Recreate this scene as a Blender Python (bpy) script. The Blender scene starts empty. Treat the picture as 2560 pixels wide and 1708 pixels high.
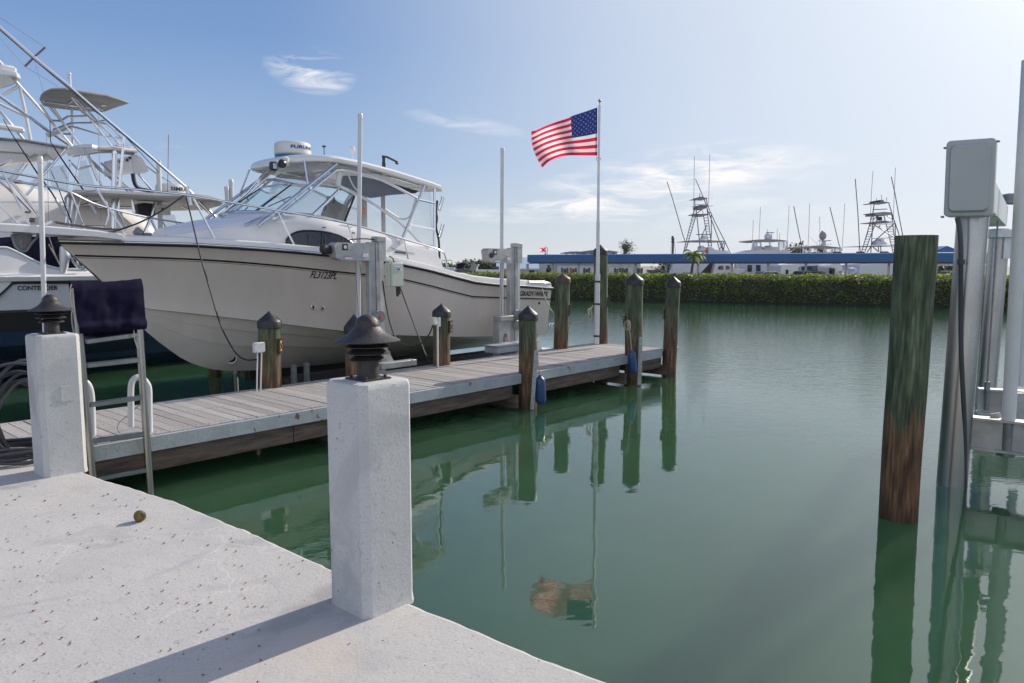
import bpy, bmesh, math, random
from mathutils import Vector, Matrix
random.seed(7)
S = bpy.context.scene
R = math.radians
# ------------------------------------------------------------------ camera
F, CX, CY, H, PIT = 1850., 1280., 854., 2.25, R(6.0)
cam = bpy.data.objects.new("camera", bpy.data.cameras.new("camera"))
S.collection.objects.link(cam)
cam.location = (0, 0, H); cam.rotation_euler = (R(90) - PIT, 0, 0)
cam.data.sensor_width = 36; cam.data.lens = 36 * F / 2560.
cam.data.clip_end = 5000; cam.data.clip_start = .05
S.camera = cam
# ------------------------------------------------------------------ world
SUN_EL, SUN_AZ = 29.0, 46.0
w = bpy.data.worlds.new("World"); S.world = w; w.use_nodes = True
wn = w.node_tree; wn.nodes.clear()
def wnode(t, **k):
    n = wn.nodes.new(t)
    for a, b in k.items(): setattr(n, a, b)
    return n
sky = wnode('ShaderNodeTexSky', sky_type='NISHITA', sun_disc=False)
sky.sun_elevation = R(SUN_EL); sky.sun_rotation = R(SUN_AZ)
sky.air_density = 1.0; sky.dust_density = 1.6; sky.ozone_density = 2.2; sky.altitude = 0
def wmath(op, a, b=None, c=None):
    n = wnode('ShaderNodeMath', operation=op)
    for i, v in enumerate((a, b, c)):
        if v is None: continue
        if isinstance(v, (int, float)): n.inputs[i].default_value = v
        else: wn.links.new(v, n.inputs[i])
    return n.outputs[0]
def wdot(vec):
    n = wnode('ShaderNodeVectorMath', operation='DOT_PRODUCT'); n.inputs[1].default_value = vec
    wn.links.new(tc.outputs['Generated'], n.inputs[0]); return n.outputs['Value']
tc = wnode('ShaderNodeTexCoord')
def raydir(px, py):
    x = (px - CX) / F; y = -(py - CY) / F
    return Vector((x, math.cos(PIT) + y * math.sin(PIT), -math.sin(PIT) + y * math.cos(PIT)))
tot = None
# wisps of cloud: direction, half width, half height (radians), tilt, strength
for px, py, a, b, tilt, st in [(775, 175, .058, .030, -.15, .85), (1160, 308, .09, .012, -.16, .30), (1640, 440, .19, .035, .16, .8),
                               (1500, 520, .24, .020, .03, .75), (1850, 430, .13, .030, .08, .5), (410, 368, .03, .006, -.1, .35), (1950, 560, .3, .03, 0, .15)]:
    dd = raydir(px, py).normalized()
    rt = dd.cross(Vector((0, 0, 1))).normalized(); up = rt.cross(dd)
    r2 = rt * math.cos(tilt) + up * math.sin(tilt); u2 = up * math.cos(tilt) - rt * math.sin(tilt)
    u = wmath('DIVIDE', wdot(r2), a); v = wmath('DIVIDE', wdot(u2), b)
    rr = wmath('ADD', wmath('MULTIPLY', u, u), wmath('MULTIPLY', v, v))
    m = wmath('MULTIPLY', wmath('MAXIMUM', wmath('SUBTRACT', 1.0, rr), 0.0), st)
    f = wmath('GREATER_THAN', wdot(dd), 0.0)
    m = wmath('MULTIPLY', m, f)
    tot = m if tot is None else wmath('ADD', tot, m)
mp = wnode('ShaderNodeMapping'); mp.inputs['Scale'].default_value = (7, 7, 34)
mp.inputs['Rotation'].default_value = (0, R(-8), 0)
wn.links.new(tc.outputs['Generated'], mp.inputs['Vector'])
nz = wnode('ShaderNodeTexNoise'); nz.inputs['Scale'].default_value = 1.6; nz.inputs['Detail'].default_value = 9; nz.inputs['Roughness'].default_value = .62
nz.inputs['Distortion'].default_value = .6
wn.links.new(mp.outputs[0], nz.inputs['Vector'])
nr = wnode('ShaderNodeMapRange'); nr.inputs['From Min'].default_value = .42; nr.inputs['From Max'].default_value = .72
wn.links.new(nz.outputs['Fac'], nr.inputs['Value'])
cl = wmath('MULTIPLY', nr.outputs[0], tot)
cl = wmath('MINIMUM', wmath('MULTIPLY', cl, 1.5), .85)
mixc = wnode('ShaderNodeMixRGB'); mixc.inputs[2].default_value = (9.7, 9.4, 9.1, 1)
wn.links.new(cl, mixc.inputs[0]); 
hsv = wnode('ShaderNodeHueSaturation'); hsv.inputs['Saturation'].default_value = 1.0; hsv.inputs['Hue'].default_value = .5
wn.links.new(sky.outputs[0], hsv.inputs['Color'])
sp_ = wnode('ShaderNodeSeparateXYZ'); wn.links.new(tc.outputs['Generated'], sp_.inputs[0])
rmp = wnode('ShaderNodeValToRGB'); wn.links.new(sp_.outputs[2], rmp.inputs[0]); el_ = rmp.color_ramp.elements
while len(el_) < 6: el_.new(.5)
for i_, (p_, c_) in enumerate([(0, (7.0, 7.3, 7.4)), (.05, (5.5, 6.4, 7.2)), (.13, (3.5, 4.9, 7.1)), (.27, (1.9, 3.3, 6.1)), (.45, (1.1, 2.1, 4.8)), (1, (.5, 1.2, 3.2))]):
    el_[i_].position = p_; el_[i_].color = tuple(x / 10 for x in c_) + (1,)
sv = Vector((math.sin(R(SUN_AZ)) * math.cos(R(SUN_EL)), math.cos(R(SUN_AZ)) * math.cos(R(SUN_EL)), math.sin(R(SUN_EL))))
sd = wdot(sv)
glow = wnode('ShaderNodeMapRange', interpolation_type='SMOOTHSTEP'); glow.inputs['From Min'].default_value = .48; glow.inputs['From Max'].default_value = 1.0; glow.inputs['To Max'].default_value = 1.0
wn.links.new(sd, glow.inputs['Value'])
gcol = wnode('ShaderNodeMixRGB'); wn.links.new(glow.outputs[0], gcol.inputs[0]); wn.links.new(rmp.outputs[0], gcol.inputs[1]); gcol.inputs[2].default_value = (.73, .80, .90, 1)
halo = wmath('MULTIPLY', wmath('POWER', wmath('MAXIMUM', sd, 0.0), 40.0), .8)
hc = wnode('ShaderNodeMixRGB', blend_type='ADD'); hc.inputs[0].default_value = 1; wn.links.new(gcol.outputs[0], hc.inputs[1]); wn.links.new(halo, hc.inputs[2])
sc_ = wnode('ShaderNodeMixRGB', blend_type='MULTIPLY'); sc_.inputs[0].default_value = 1; wn.links.new(hc.outputs[0], sc_.inputs[1]); sc_.inputs[2].default_value = (9.4, 9.4, 9.4, 1)
bl = wnode('ShaderNodeMixRGB'); bl.inputs[0].default_value = .93; wn.links.new(hsv.outputs[0], bl.inputs[1]); wn.links.new(sc_.outputs[0], bl.inputs[2])
back = wnode('ShaderNodeMapRange', interpolation_type='SMOOTHSTEP'); back.inputs['From Min'].default_value = .15; back.inputs['From Max'].default_value = .85   # added fill: unseen sky behind the camera brightened to lift shaded faces
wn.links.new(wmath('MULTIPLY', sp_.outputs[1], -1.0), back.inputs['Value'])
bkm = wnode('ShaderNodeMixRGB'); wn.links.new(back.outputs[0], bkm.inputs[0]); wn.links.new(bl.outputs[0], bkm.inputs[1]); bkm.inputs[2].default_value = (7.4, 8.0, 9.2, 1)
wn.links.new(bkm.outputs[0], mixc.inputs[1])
bg = wnode('ShaderNodeBackground'); bg.inputs['Strength'].default_value = 0.10
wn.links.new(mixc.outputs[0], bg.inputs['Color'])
wo = wnode('ShaderNodeOutputWorld'); wn.links.new(bg.outputs[0], wo.inputs['Surface'])
# ------------------------------------------------------------------ sun
sl = bpy.data.lights.new("sun", 'SUN'); sl.energy = 4.4; sl.angle = R(.5); sl.color = (1, .92, .80)
so = bpy.data.objects.new("sun", sl); S.collection.objects.link(so)
sdir = Vector((math.sin(R(SUN_AZ)) * math.cos(R(SUN_EL)), math.cos(R(SUN_AZ)) * math.cos(R(SUN_EL)), math.sin(R(SUN_EL))))
so.rotation_euler = sdir.to_track_quat('Z', 'Y').to_euler(); so.location = (20, 20, 30)
S.view_settings.view_transform = 'Standard'; S.view_settings.look = 'None'
S.view_settings.exposure = 0.15; S.view_settings.gamma = 1
S.render.engine = 'CYCLES'
S.cycles.max_bounces = 8; S.cycles.transparent_max_bounces = 12

# ------------------------------------------------------------------ geometry of the place
# photo pixel (2560 wide) -> world on a chosen plane
def at_z(px, py, z):
    d = raydir(px, py); t = (z - H) / d.z; return Vector((d.x * t, d.y * t, z))
def at_y(px, py, Y):
    d = raydir(px, py); t = Y / d.y; return Vector((d.x * t, Y, H + d.z * t))
O = Vector((-3.51, 7.37, 0)); _l = math.hypot(.663, .748)
D = Vector((.663 / _l, .748 / _l, 0)); N = Vector((-D.y, D.x, 0))     # along the dock, across the dock
def W(t, n, z): return O + D * t + N * n + Vector((0, 0, z))
def PN(px, py, n):                       # pixel -> point of the vertical plane n = const
    r = raydir(px, py); s = (n + O.dot(N)) / r.dot(N); return Vector((r.x * s, r.y * s, H + r.z * s))
def TN(p): q = p - O; return q.dot(D), q.dot(N)
def c1(x, y): return x / 2.613, 40 + y / 2.613
def c2(x, y): return 480 + x / 3.357, 320 + y / 3.357
def c3(x, y): return 100 + x / 2.611, 560 + y / 2.611
def c4(x, y): return 800 + x / 3.615, 560 + y / 3.615
def c5(x, y): return 1300 + x / 2.703, 380 + y / 2.703
def c6(x, y): return 1640 + x / 3.357, 400 + y / 3.357
def c7(x, y): return 2320 + x / 3.92, 320 + y / 3.92
def c8(x, y): return x / 2.177, 560 + y / 2.177
def c9(x, y): return x / 4.356, 540 + y / 4.356
def interp(tab, x):
    if x <= tab[0][0]: return tab[0][1]
    for (a, b), (c, d) in zip(tab, tab[1:]):
        if x <= c: return b + (d - b) * (x - a) / (c - a)
    return tab[-1][1]
def smooth(pts, k=6):
    "Catmull-Rom through points"
    pts = [Vector(p) for p in pts]
    if len(pts) < 3: return pts
    P = [pts[0] * 2 - pts[1]] + pts + [pts[-1] * 2 - pts[-2]]; out = []
    for i in range(1, len(P) - 2):
        a, b, c, d = P[i - 1:i + 3]
        for j in range(k):
            t = j / k
            out.append(.5 * ((2 * b) + (c - a) * t + (2 * a - 5 * b + 4 * c - d) * t * t + (3 * b - a - 3 * c + d) * t ** 3))
    out.append(pts[-1]); return out

# ------------------------------------------------------------------ materials
def mat(name, col, rough=.5, metal=0., var=.0, vscale=4., col2=None, bump=0., bscale=30., stretch=None, spec=.5, coat=0., trans=0., emit=None):
    m = bpy.data.materials.new(name); m.use_nodes = True; nt = m.node_tree
    b = nt.nodes['Principled BSDF']
    b.inputs['Base Color'].default_value = (*col, 1); b.inputs['Roughness'].default_value = rough; b.inputs['Metallic'].default_value = metal
    b.inputs['Specular IOR Level'].default_value = .12 if name == 'navy_canvas' else spec; b.inputs['Coat Weight'].default_value = coat
    g = nt.nodes.new('ShaderNodeNewGeometry')
    mp = nt.nodes.new('ShaderNodeMapping'); mp.inputs['Scale'].default_value = stretch or (1, 1, 1)
    nt.links.new(g.outputs['Position'], mp.inputs['Vector'])
    if col2 or var:
        n = nt.nodes.new('ShaderNodeTexNoise'); n.inputs['Scale'].default_value = vscale; n.inputs['Detail'].default_value = 6; n.inputs['Roughness'].default_value = .6
        nt.links.new(mp.outputs[0], n.inputs['Vector'])
        r = nt.nodes.new('ShaderNodeValToRGB')
        c2_ = col2 or tuple(c * (1 - var) for c in col)
        r.color_ramp.elements[0].position = .35; r.color_ramp.elements[1].position = .68
        r.color_ramp.elements[0].color = (*c2_, 1); r.color_ramp.elements[1].color = (*col, 1)
        nt.links.new(n.outputs['Fac'], r.inputs[0]); nt.links.new(r.outputs[0], b.inputs['Base Color'])
        rr = nt.nodes.new('ShaderNodeMapRange'); rr.inputs['To Min'].default_value = min(1, rough * 1.25); rr.inputs['To Max'].default_value = rough * .85
        nt.links.new(n.outputs['Fac'], rr.inputs['Value']); nt.links.new(rr.outputs[0], b.inputs['Roughness'])
    if bump:
        n = nt.nodes.new('ShaderNodeTexNoise'); n.inputs['Scale'].default_value = bscale; n.inputs['Detail'].default_value = 5
        nt.links.new(mp.outputs[0], n.inputs['Vector'])
        bp = nt.nodes.new('ShaderNodeBump'); bp.inputs['Strength'].default_value = bump; bp.inputs['Distance'].default_value = .01
        nt.links.new(n.outputs['Fac'], bp.inputs['Height']); nt.links.new(bp.outputs[0], b.inputs['Normal'])
    if trans:
        tr = nt.nodes.new('ShaderNodeBsdfTranslucent'); tr.inputs[0].default_value = (*col, 1)
        mx = nt.nodes.new('ShaderNodeMixShader'); mx.inputs[0].default_value = trans
        o = nt.nodes['Material Output']
        nt.links.new(b.outputs[0], mx.inputs[1]); nt.links.new(tr.outputs[0], mx.inputs[2]); nt.links.new(mx.outputs[0], o.inputs['Surface'])
        for l in b.inputs['Base Color'].links: nt.links.new(l.from_socket, tr.inputs[0])
    if emit:
        b.inputs['Emission Color'].default_value = (*emit[0], 1); b.inputs['Emission Strength'].default_value = emit[1]
    return m
def sheer_mat(name, col, alpha, rough=.05):
    m = bpy.data.materials.new(name); m.use_nodes = True; nt = m.node_tree; nt.nodes.clear()
    o = nt.nodes.new('ShaderNodeOutputMaterial'); t = nt.nodes.new('ShaderNodeBsdfTransparent'); t.inputs[0].default_value = (*col, 1)
    g = nt.nodes.new('ShaderNodeBsdfPrincipled'); g.inputs['Base Color'].default_value = (.75, .75, .75, 1); g.inputs['Roughness'].default_value = rough
    x = nt.nodes.new('ShaderNodeMixShader'); x.inputs[0].default_value = alpha
    n = nt.nodes.new('ShaderNodeTexNoise'); n.inputs['Scale'].default_value = 5
    ge = nt.nodes.new('ShaderNodeNewGeometry'); nt.links.new(ge.outputs['Position'], n.inputs['Vector'])
    bp = nt.nodes.new('ShaderNodeBump'); bp.inputs['Strength'].default_value = .4; bp.inputs['Distance'].default_value = .03
    nt.links.new(n.outputs['Fac'], bp.inputs['Height']); nt.links.new(bp.outputs[0], g.inputs['Normal'])
    nt.links.new(t.outputs[0], x.inputs[1]); nt.links.new(g.outputs[0], x.inputs[2]); nt.links.new(x.outputs[0], o.inputs['Surface'])
    return m
M = {}
M['gel'] = mat('gelcoat', (.68, .60, .545), .22, var=.10, vscale=1.6, stretch=(1, 1, .3), coat=.4)
M['gelw'] = mat('white_gelcoat', (.74, .72, .71), .2, var=.05, vscale=1.5, coat=.3)
M['bottom'] = mat('bottom_gelcoat', (.64, .57, .51), .3, var=.12, vscale=2.5, coat=.2)
M['black'] = mat('black_rubber', (.012, .012, .014), .4)
M['stripe'] = mat('dark_stripe', (.010, .016, .016), .25)
M['steel'] = mat('stainless_tube', (.72, .73, .76), .16, metal=1)
M['alu'] = mat('weathered_aluminium', (.43, .43, .42), .27, metal=1, var=.35, vscale=3, stretch=(1, 1, .25), bump=.1, bscale=8)
M['aluflat'] = mat('mill_aluminium', (.50, .50, .49), .5, metal=.55, var=.25, vscale=5, bump=.1)
M['alup'] = mat('painted_aluminium', (.66, .67, .68), .4, metal=.35, var=.12, vscale=6)
M['pvc'] = mat('white_pvc', (.64, .64, .64), .35, var=.08, vscale=5)
M['plastic'] = mat('grey_plastic', (.42, .425, .42), .35, var=.06, vscale=3)
M['beigebox'] = mat('beige_box', (.52, .55, .46), .4, var=.06)
M['dark'] = mat('dark_plastic', (.02, .02, .022), .5)
M['cap'] = mat('black_cap', (.022, .022, .026), .45, var=.3, vscale=9, bump=.15, bscale=25)
M['bronzecap'] = mat('faded_cap', (.075, .045, .045), .5, var=.3, vscale=9)
M['lamp'] = mat('bronze_lamp', (.045, .036, .036), .5, col2=(.022, .018, .018), vscale=14, bump=.3, bscale=90)
M['amber'] = mat('amber_lens', (.75, .40, .12), .3)
M['navy'] = mat('navy_canvas', (.006, .005, .024), .8, var=.12, vscale=3, bump=.25, bscale=14)
M['canvas'] = mat('grey_canvas', (.33, .32, .31), .8, var=.2, vscale=3, bump=.3)
M['blackrope'] = mat('black_rope', (.010, .009, .012), .6)
M['rope'] = mat('tan_rope', (.36, .32, .27), .8, bump=.5, bscale=120)
M['hose'] = mat('grey_hose', (.060, .060, .068), .45, var=.3)
M['fender'] = mat('blue_fender', (.012, .055, .16), .35, var=.2, vscale=8)
M['window'] = mat('dark_window', (.012, .015, .020), .04, spec=.8)
M['vinyl'] = sheer_mat('clear_vinyl', (.90, .92, .94), .17)
M['glass'] = sheer_mat('windshield_glass', (.84, .92, .94), .09, .01)
M['curtain'] = mat('navy_curtain', (.05, .06, .12), .8)
M['coco'] = mat('coconut_husk', (.19, .20, .022), .5, col2=(.14, .06, .015), vscale=26, bump=.5, bscale=40)
M['berry'] = mat('dry_berry', (.32, .14, .08), .7, var=.4, vscale=60)
M['galv'] = mat('galvanised', (.30, .31, .32), .5, metal=.7, var=.3, vscale=12)
M['chain'] = mat('chain_steel', (.07, .07, .075), .5, metal=.6)
M['gold'] = mat('brass_ball', (.35, .27, .15), .4, metal=.8)
M['red'] = mat('flag_red', (.85, .012, .06), .7, trans=.6)
M['wht'] = mat('flag_white', (.88, .87, .86), .7, trans=.55)
M['blu'] = mat('flag_blue', (.020, .036, .20), .7, trans=.4)
M['canopy'] = mat('blue_fascia', (.018, .12, .32), .45, var=.12, vscale=.8)
M['soffit'] = mat('brown_soffit', (.11, .07, .055), .7)
M['cpost'] = mat('canopy_post', (.42, .39, .35), .6)
M['wall'] = mat('white_siding', (.62, .64, .66), .6, var=.06, vscale=2)
M['roofm'] = mat('pale_metal_roof', (.42, .50, .60), .45)
M['droof'] = mat('grey_roof', (.16, .17, .18), .6)
M['shutter'] = mat('slate_shutter', (.05, .08, .10), .6)
M['pane'] = mat('window_pane', (.04, .05, .06), .1)
M['carp'] = mat('dark_car_paint', (.02, .024, .03), .2, coat=.6)
M['carw'] = mat('silver_car_paint', (.45, .47, .50), .25, metal=.3, coat=.6)
M['tyre'] = mat('tyre_rubber', (.015, .015, .015), .8)
M['navyhull'] = mat('navy_hull', (.012, .03, .10), .15, coat=.5)
M['bottompaint'] = mat('brown_bottom_paint', (.045, .022, .020), .6)
M['fary'] = mat('far_boat_white', (.66, .68, .72), .35, var=.06)
M['tower'] = mat('tower_tube', (.16, .15, .20), .4, metal=.4)
M['rod'] = mat('outrigger_tube', (.17, .11, .15), .4, metal=.3)
M['orange'] = mat('orange_tag', (.55, .07, .02), .6)
M['lblue'] = mat('radome_blue', (.02, .16, .30), .35)
M['cream'] = mat('radome_cream', (.62, .62, .58), .35)
M['inkblue'] = mat('blue_lettering', (.012, .035, .26), .5)
M['ink'] = mat('dark_lettering', (.012, .012, .016), .5)
M['sticker'] = mat('sticker_white', (.6, .65, .7), .5)
M['stickred'] = mat('sticker_red', (.55, .10, .08), .5)
M['trunk'] = mat('bark', (.10, .08, .06), .9, var=.4, bump=.6)
M['darkwood'] = mat('timber_beam', (.15, .11, .085), .85, col2=(.06, .045, .038), vscale=3, stretch=(.8, .8, 6), bump=.5, bscale=20)

def wood_pile(name, zsplit, soft=.45):
    m = bpy.data.materials.new(name); m.use_nodes = True; nt = m.node_tree; b = nt.nodes['Principled BSDF']; b.inputs['Roughness'].default_value = .82
    g = nt.nodes.new('ShaderNodeNewGeometry'); sp = nt.nodes.new('ShaderNodeSeparateXYZ'); nt.links.new(g.outputs['Position'], sp.inputs[0])
    def noise(sc, st, det=5):
        mp = nt.nodes.new('ShaderNodeMapping'); mp.inputs['Scale'].default_value = st; nt.links.new(g.outputs['Position'], mp.inputs['Vector'])
        n = nt.nodes.new('ShaderNodeTexNoise'); n.inputs['Scale'].default_value = sc; n.inputs['Detail'].default_value = det; nt.links.new(mp.outputs[0], n.inputs['Vector']); return n.outputs['Fac']
    def ramp(f, cols):
        r = nt.nodes.new('ShaderNodeValToRGB'); e = r.color_ramp.elements
        while len(e) < len(cols): e.new(.5)
        for i, (p, c) in enumerate(cols): e[i].position = p; e[i].color = (*c, 1)
        nt.links.new(f, r.inputs[0]); return r.outputs[0]
    green = ramp(noise(5, (3, 3, .5)), [(.3, (.034, .042, .024)), (.5, (.075, .10, .052)), (.72, (.155, .185, .115))])
    brown = ramp(noise(6, (3, 3, .45)), [(.3, (.06, .028, .012)), (.5, (.135, .068, .031)), (.74, (.23, .14, .078))])
    a = nt.nodes.new('ShaderNodeMath'); a.operation = 'MULTIPLY_ADD'; nt.links.new(noise(4, (3, 3, .5)), a.inputs[0]); a.inputs[1].default_value = 1.3; nt.links.new(sp.outputs[2], a.inputs[2])
    mr = nt.nodes.new('ShaderNodeMapRange'); mr.inputs['From Min'].default_value = zsplit + .65 - soft / 2; mr.inputs['From Max'].default_value = zsplit + .65 + soft / 2
    nt.links.new(a.outputs[0], mr.inputs['Value'])
    mx = nt.nodes.new('ShaderNodeMixRGB'); nt.links.new(mr.outputs[0], mx.inputs[0]); nt.links.new(brown, mx.inputs[1]); nt.links.new(green, mx.inputs[2])
    # wet tide band
    wb = nt.nodes.new('ShaderNodeMapRange'); wb.inputs['From Min'].default_value = .02; wb.inputs['From Max'].default_value = .28; wb.inputs['To Min'].default_value = .55
    nt.links.new(sp.outputs[2], wb.inputs['Value'])
    m2 = nt.nodes.new('ShaderNodeMixRGB'); m2.blend_type = 'MULTIPLY'; m2.inputs[0].default_value = 1; nt.links.new(mx.outputs[0], m2.inputs[1]); nt.links.new(wb.outputs[0], m2.inputs[2])
    gr = ramp(noise(16, (3.5, 3.5, .22), 8), [(.34, (.35, .35, .35)), (.5, (.85, .85, .85)), (.62, (1.25, 1.25, 1.22))])
    m3 = nt.nodes.new('ShaderNodeMixRGB'); m3.blend_type = 'MULTIPLY'; m3.inputs[0].default_value = .85; nt.links.new(m2.outputs[0], m3.inputs[1]); nt.links.new(gr, m3.inputs[2])
    nt.links.new(m3.outputs[0], b.inputs['Base Color'])
    bp = nt.nodes.new('ShaderNodeBump'); bp.inputs['Strength'].default_value = 1.0; bp.inputs['Distance'].default_value = .012
    nt.links.new(noise(9, (3.5, 3.5, .35), 7), bp.inputs['Height']); nt.links.new(bp.outputs[0], b.inputs['Normal'])
    return m
M['pile'] = wood_pile('creosoted_pile', .95, .7)
M['bigpile'] = wood_pile('tidal_pile', .85, .25)

def plank_mat():
    m = bpy.data.materials.new('weathered_planks'); m.use_nodes = True; nt = m.node_tree; b = nt.nodes['Principled BSDF']; b.inputs['Roughness'].default_value = .8
    uv = nt.nodes.new('ShaderNodeUVMap')
    mp = nt.nodes.new('ShaderNodeMapping'); mp.inputs['Scale'].default_value = (1.2, 26, 1); nt.links.new(uv.outputs[0], mp.inputs['Vector'])
    n = nt.nodes.new('ShaderNodeTexNoise'); n.inputs['Scale'].default_value = 2.2; n.inputs['Detail'].default_value = 7; nt.links.new(mp.outputs[0], n.inputs['Vector'])
    r = nt.nodes.new('ShaderNodeValToRGB'); e = r.color_ramp.elements; e[0].position = .3; e[0].color = (.22, .20, .185, 1); e[1].position = .7; e[1].color = (.47, .44, .42, 1)
    nt.links.new(n.outputs['Fac'], r.inputs[0])
    wnz = nt.nodes.new('ShaderNodeTexWhiteNoise'); wnz.noise_dimensions = '1D'
    sp = nt.nodes.new('ShaderNodeSeparateXYZ'); nt.links.new(uv.outputs[0], sp.inputs[0])
    fl = nt.nodes.new('ShaderNodeMath'); fl.operation = 'FLOOR'; nt.links.new(sp.outputs[1], fl.inputs[0])
    nt.links.new(fl.outputs[0], wnz.inputs['W'])
    mr = nt.nodes.new('ShaderNodeMapRange'); mr.inputs['To Min'].default_value = .80; mr.inputs['To Max'].default_value = 1.12; nt.links.new(wnz.outputs['Value'], mr.inputs['Value'])
    mx = nt.nodes.new('ShaderNodeMixRGB'); mx.blend_type = 'MULTIPLY'; mx.inputs[0].default_value = 1; nt.links.new(r.outputs[0], mx.inputs[1]); nt.links.new(mr.outputs[0], mx.inputs[2])
    g = nt.nodes.new('ShaderNodeNewGeometry'); n2 = nt.nodes.new('ShaderNodeTexNoise'); n2.inputs['Scale'].default_value = 3.5; n2.inputs['Detail'].default_value = 6
    nt.links.new(g.outputs['Position'], n2.inputs['Vector'])
    r2 = nt.nodes.new('ShaderNodeValToRGB'); r2.color_ramp.elements[0].position = .66; r2.color_ramp.elements[1].position = .76
    nt.links.new(n2.outputs['Fac'], r2.inputs[0])
    m3 = nt.nodes.new('ShaderNodeMixRGB'); nt.links.new(r2.outputs[0], m3.inputs[0]); nt.links.new(mx.outputs[0], m3.inputs[1]); m3.inputs[2].default_value = (.30, .20, .14, 1)
    nt.links.new(m3.outputs[0], b.inputs['Base Color'])
    bp = nt.nodes.new('ShaderNodeBump'); bp.inputs['Strength'].default_value = .4; bp.inputs['Distance'].default_value = .006; nt.links.new(n.outputs['Fac'], bp.inputs['Height']); nt.links.new(bp.outputs[0], b.inputs['Normal'])
    return m
M['plank'] = plank_mat()
def paint_board():
    m = mat('painted_fascia', (.36, .40, .42), .6, var=.2, vscale=5, bump=.3)
    nt = m.node_tree; b = nt.nodes['Principled BSDF']; src = b.inputs['Base Color'].links[0].from_socket
    g = nt.nodes.new('ShaderNodeNewGeometry'); v = nt.nodes.new('ShaderNodeTexNoise'); v.inputs['Scale'].default_value = 9; v.inputs['Detail'].default_value = 4
    mp = nt.nodes.new('ShaderNodeMapping'); mp.inputs['Scale'].default_value = (1, 1, .6); nt.links.new(g.outputs['Position'], mp.inputs['Vector']); nt.links.new(mp.outputs[0], v.inputs['Vector'])
    r = nt.nodes.new('ShaderNodeValToRGB'); r.color_ramp.elements[0].position = .66; r.color_ramp.elements[1].position = .70; nt.links.new(v.outputs['Fac'], r.inputs[0])
    x = nt.nodes.new('ShaderNodeMixRGB'); nt.links.new(r.outputs[0], x.inputs[0]); nt.links.new(src, x.inputs[1]); x.inputs[2].default_value = (.14, .07, .035, 1)
    nt.links.new(x.outputs[0], b.inputs['Base Color']); return m
M['fascia'] = paint_board()
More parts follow.
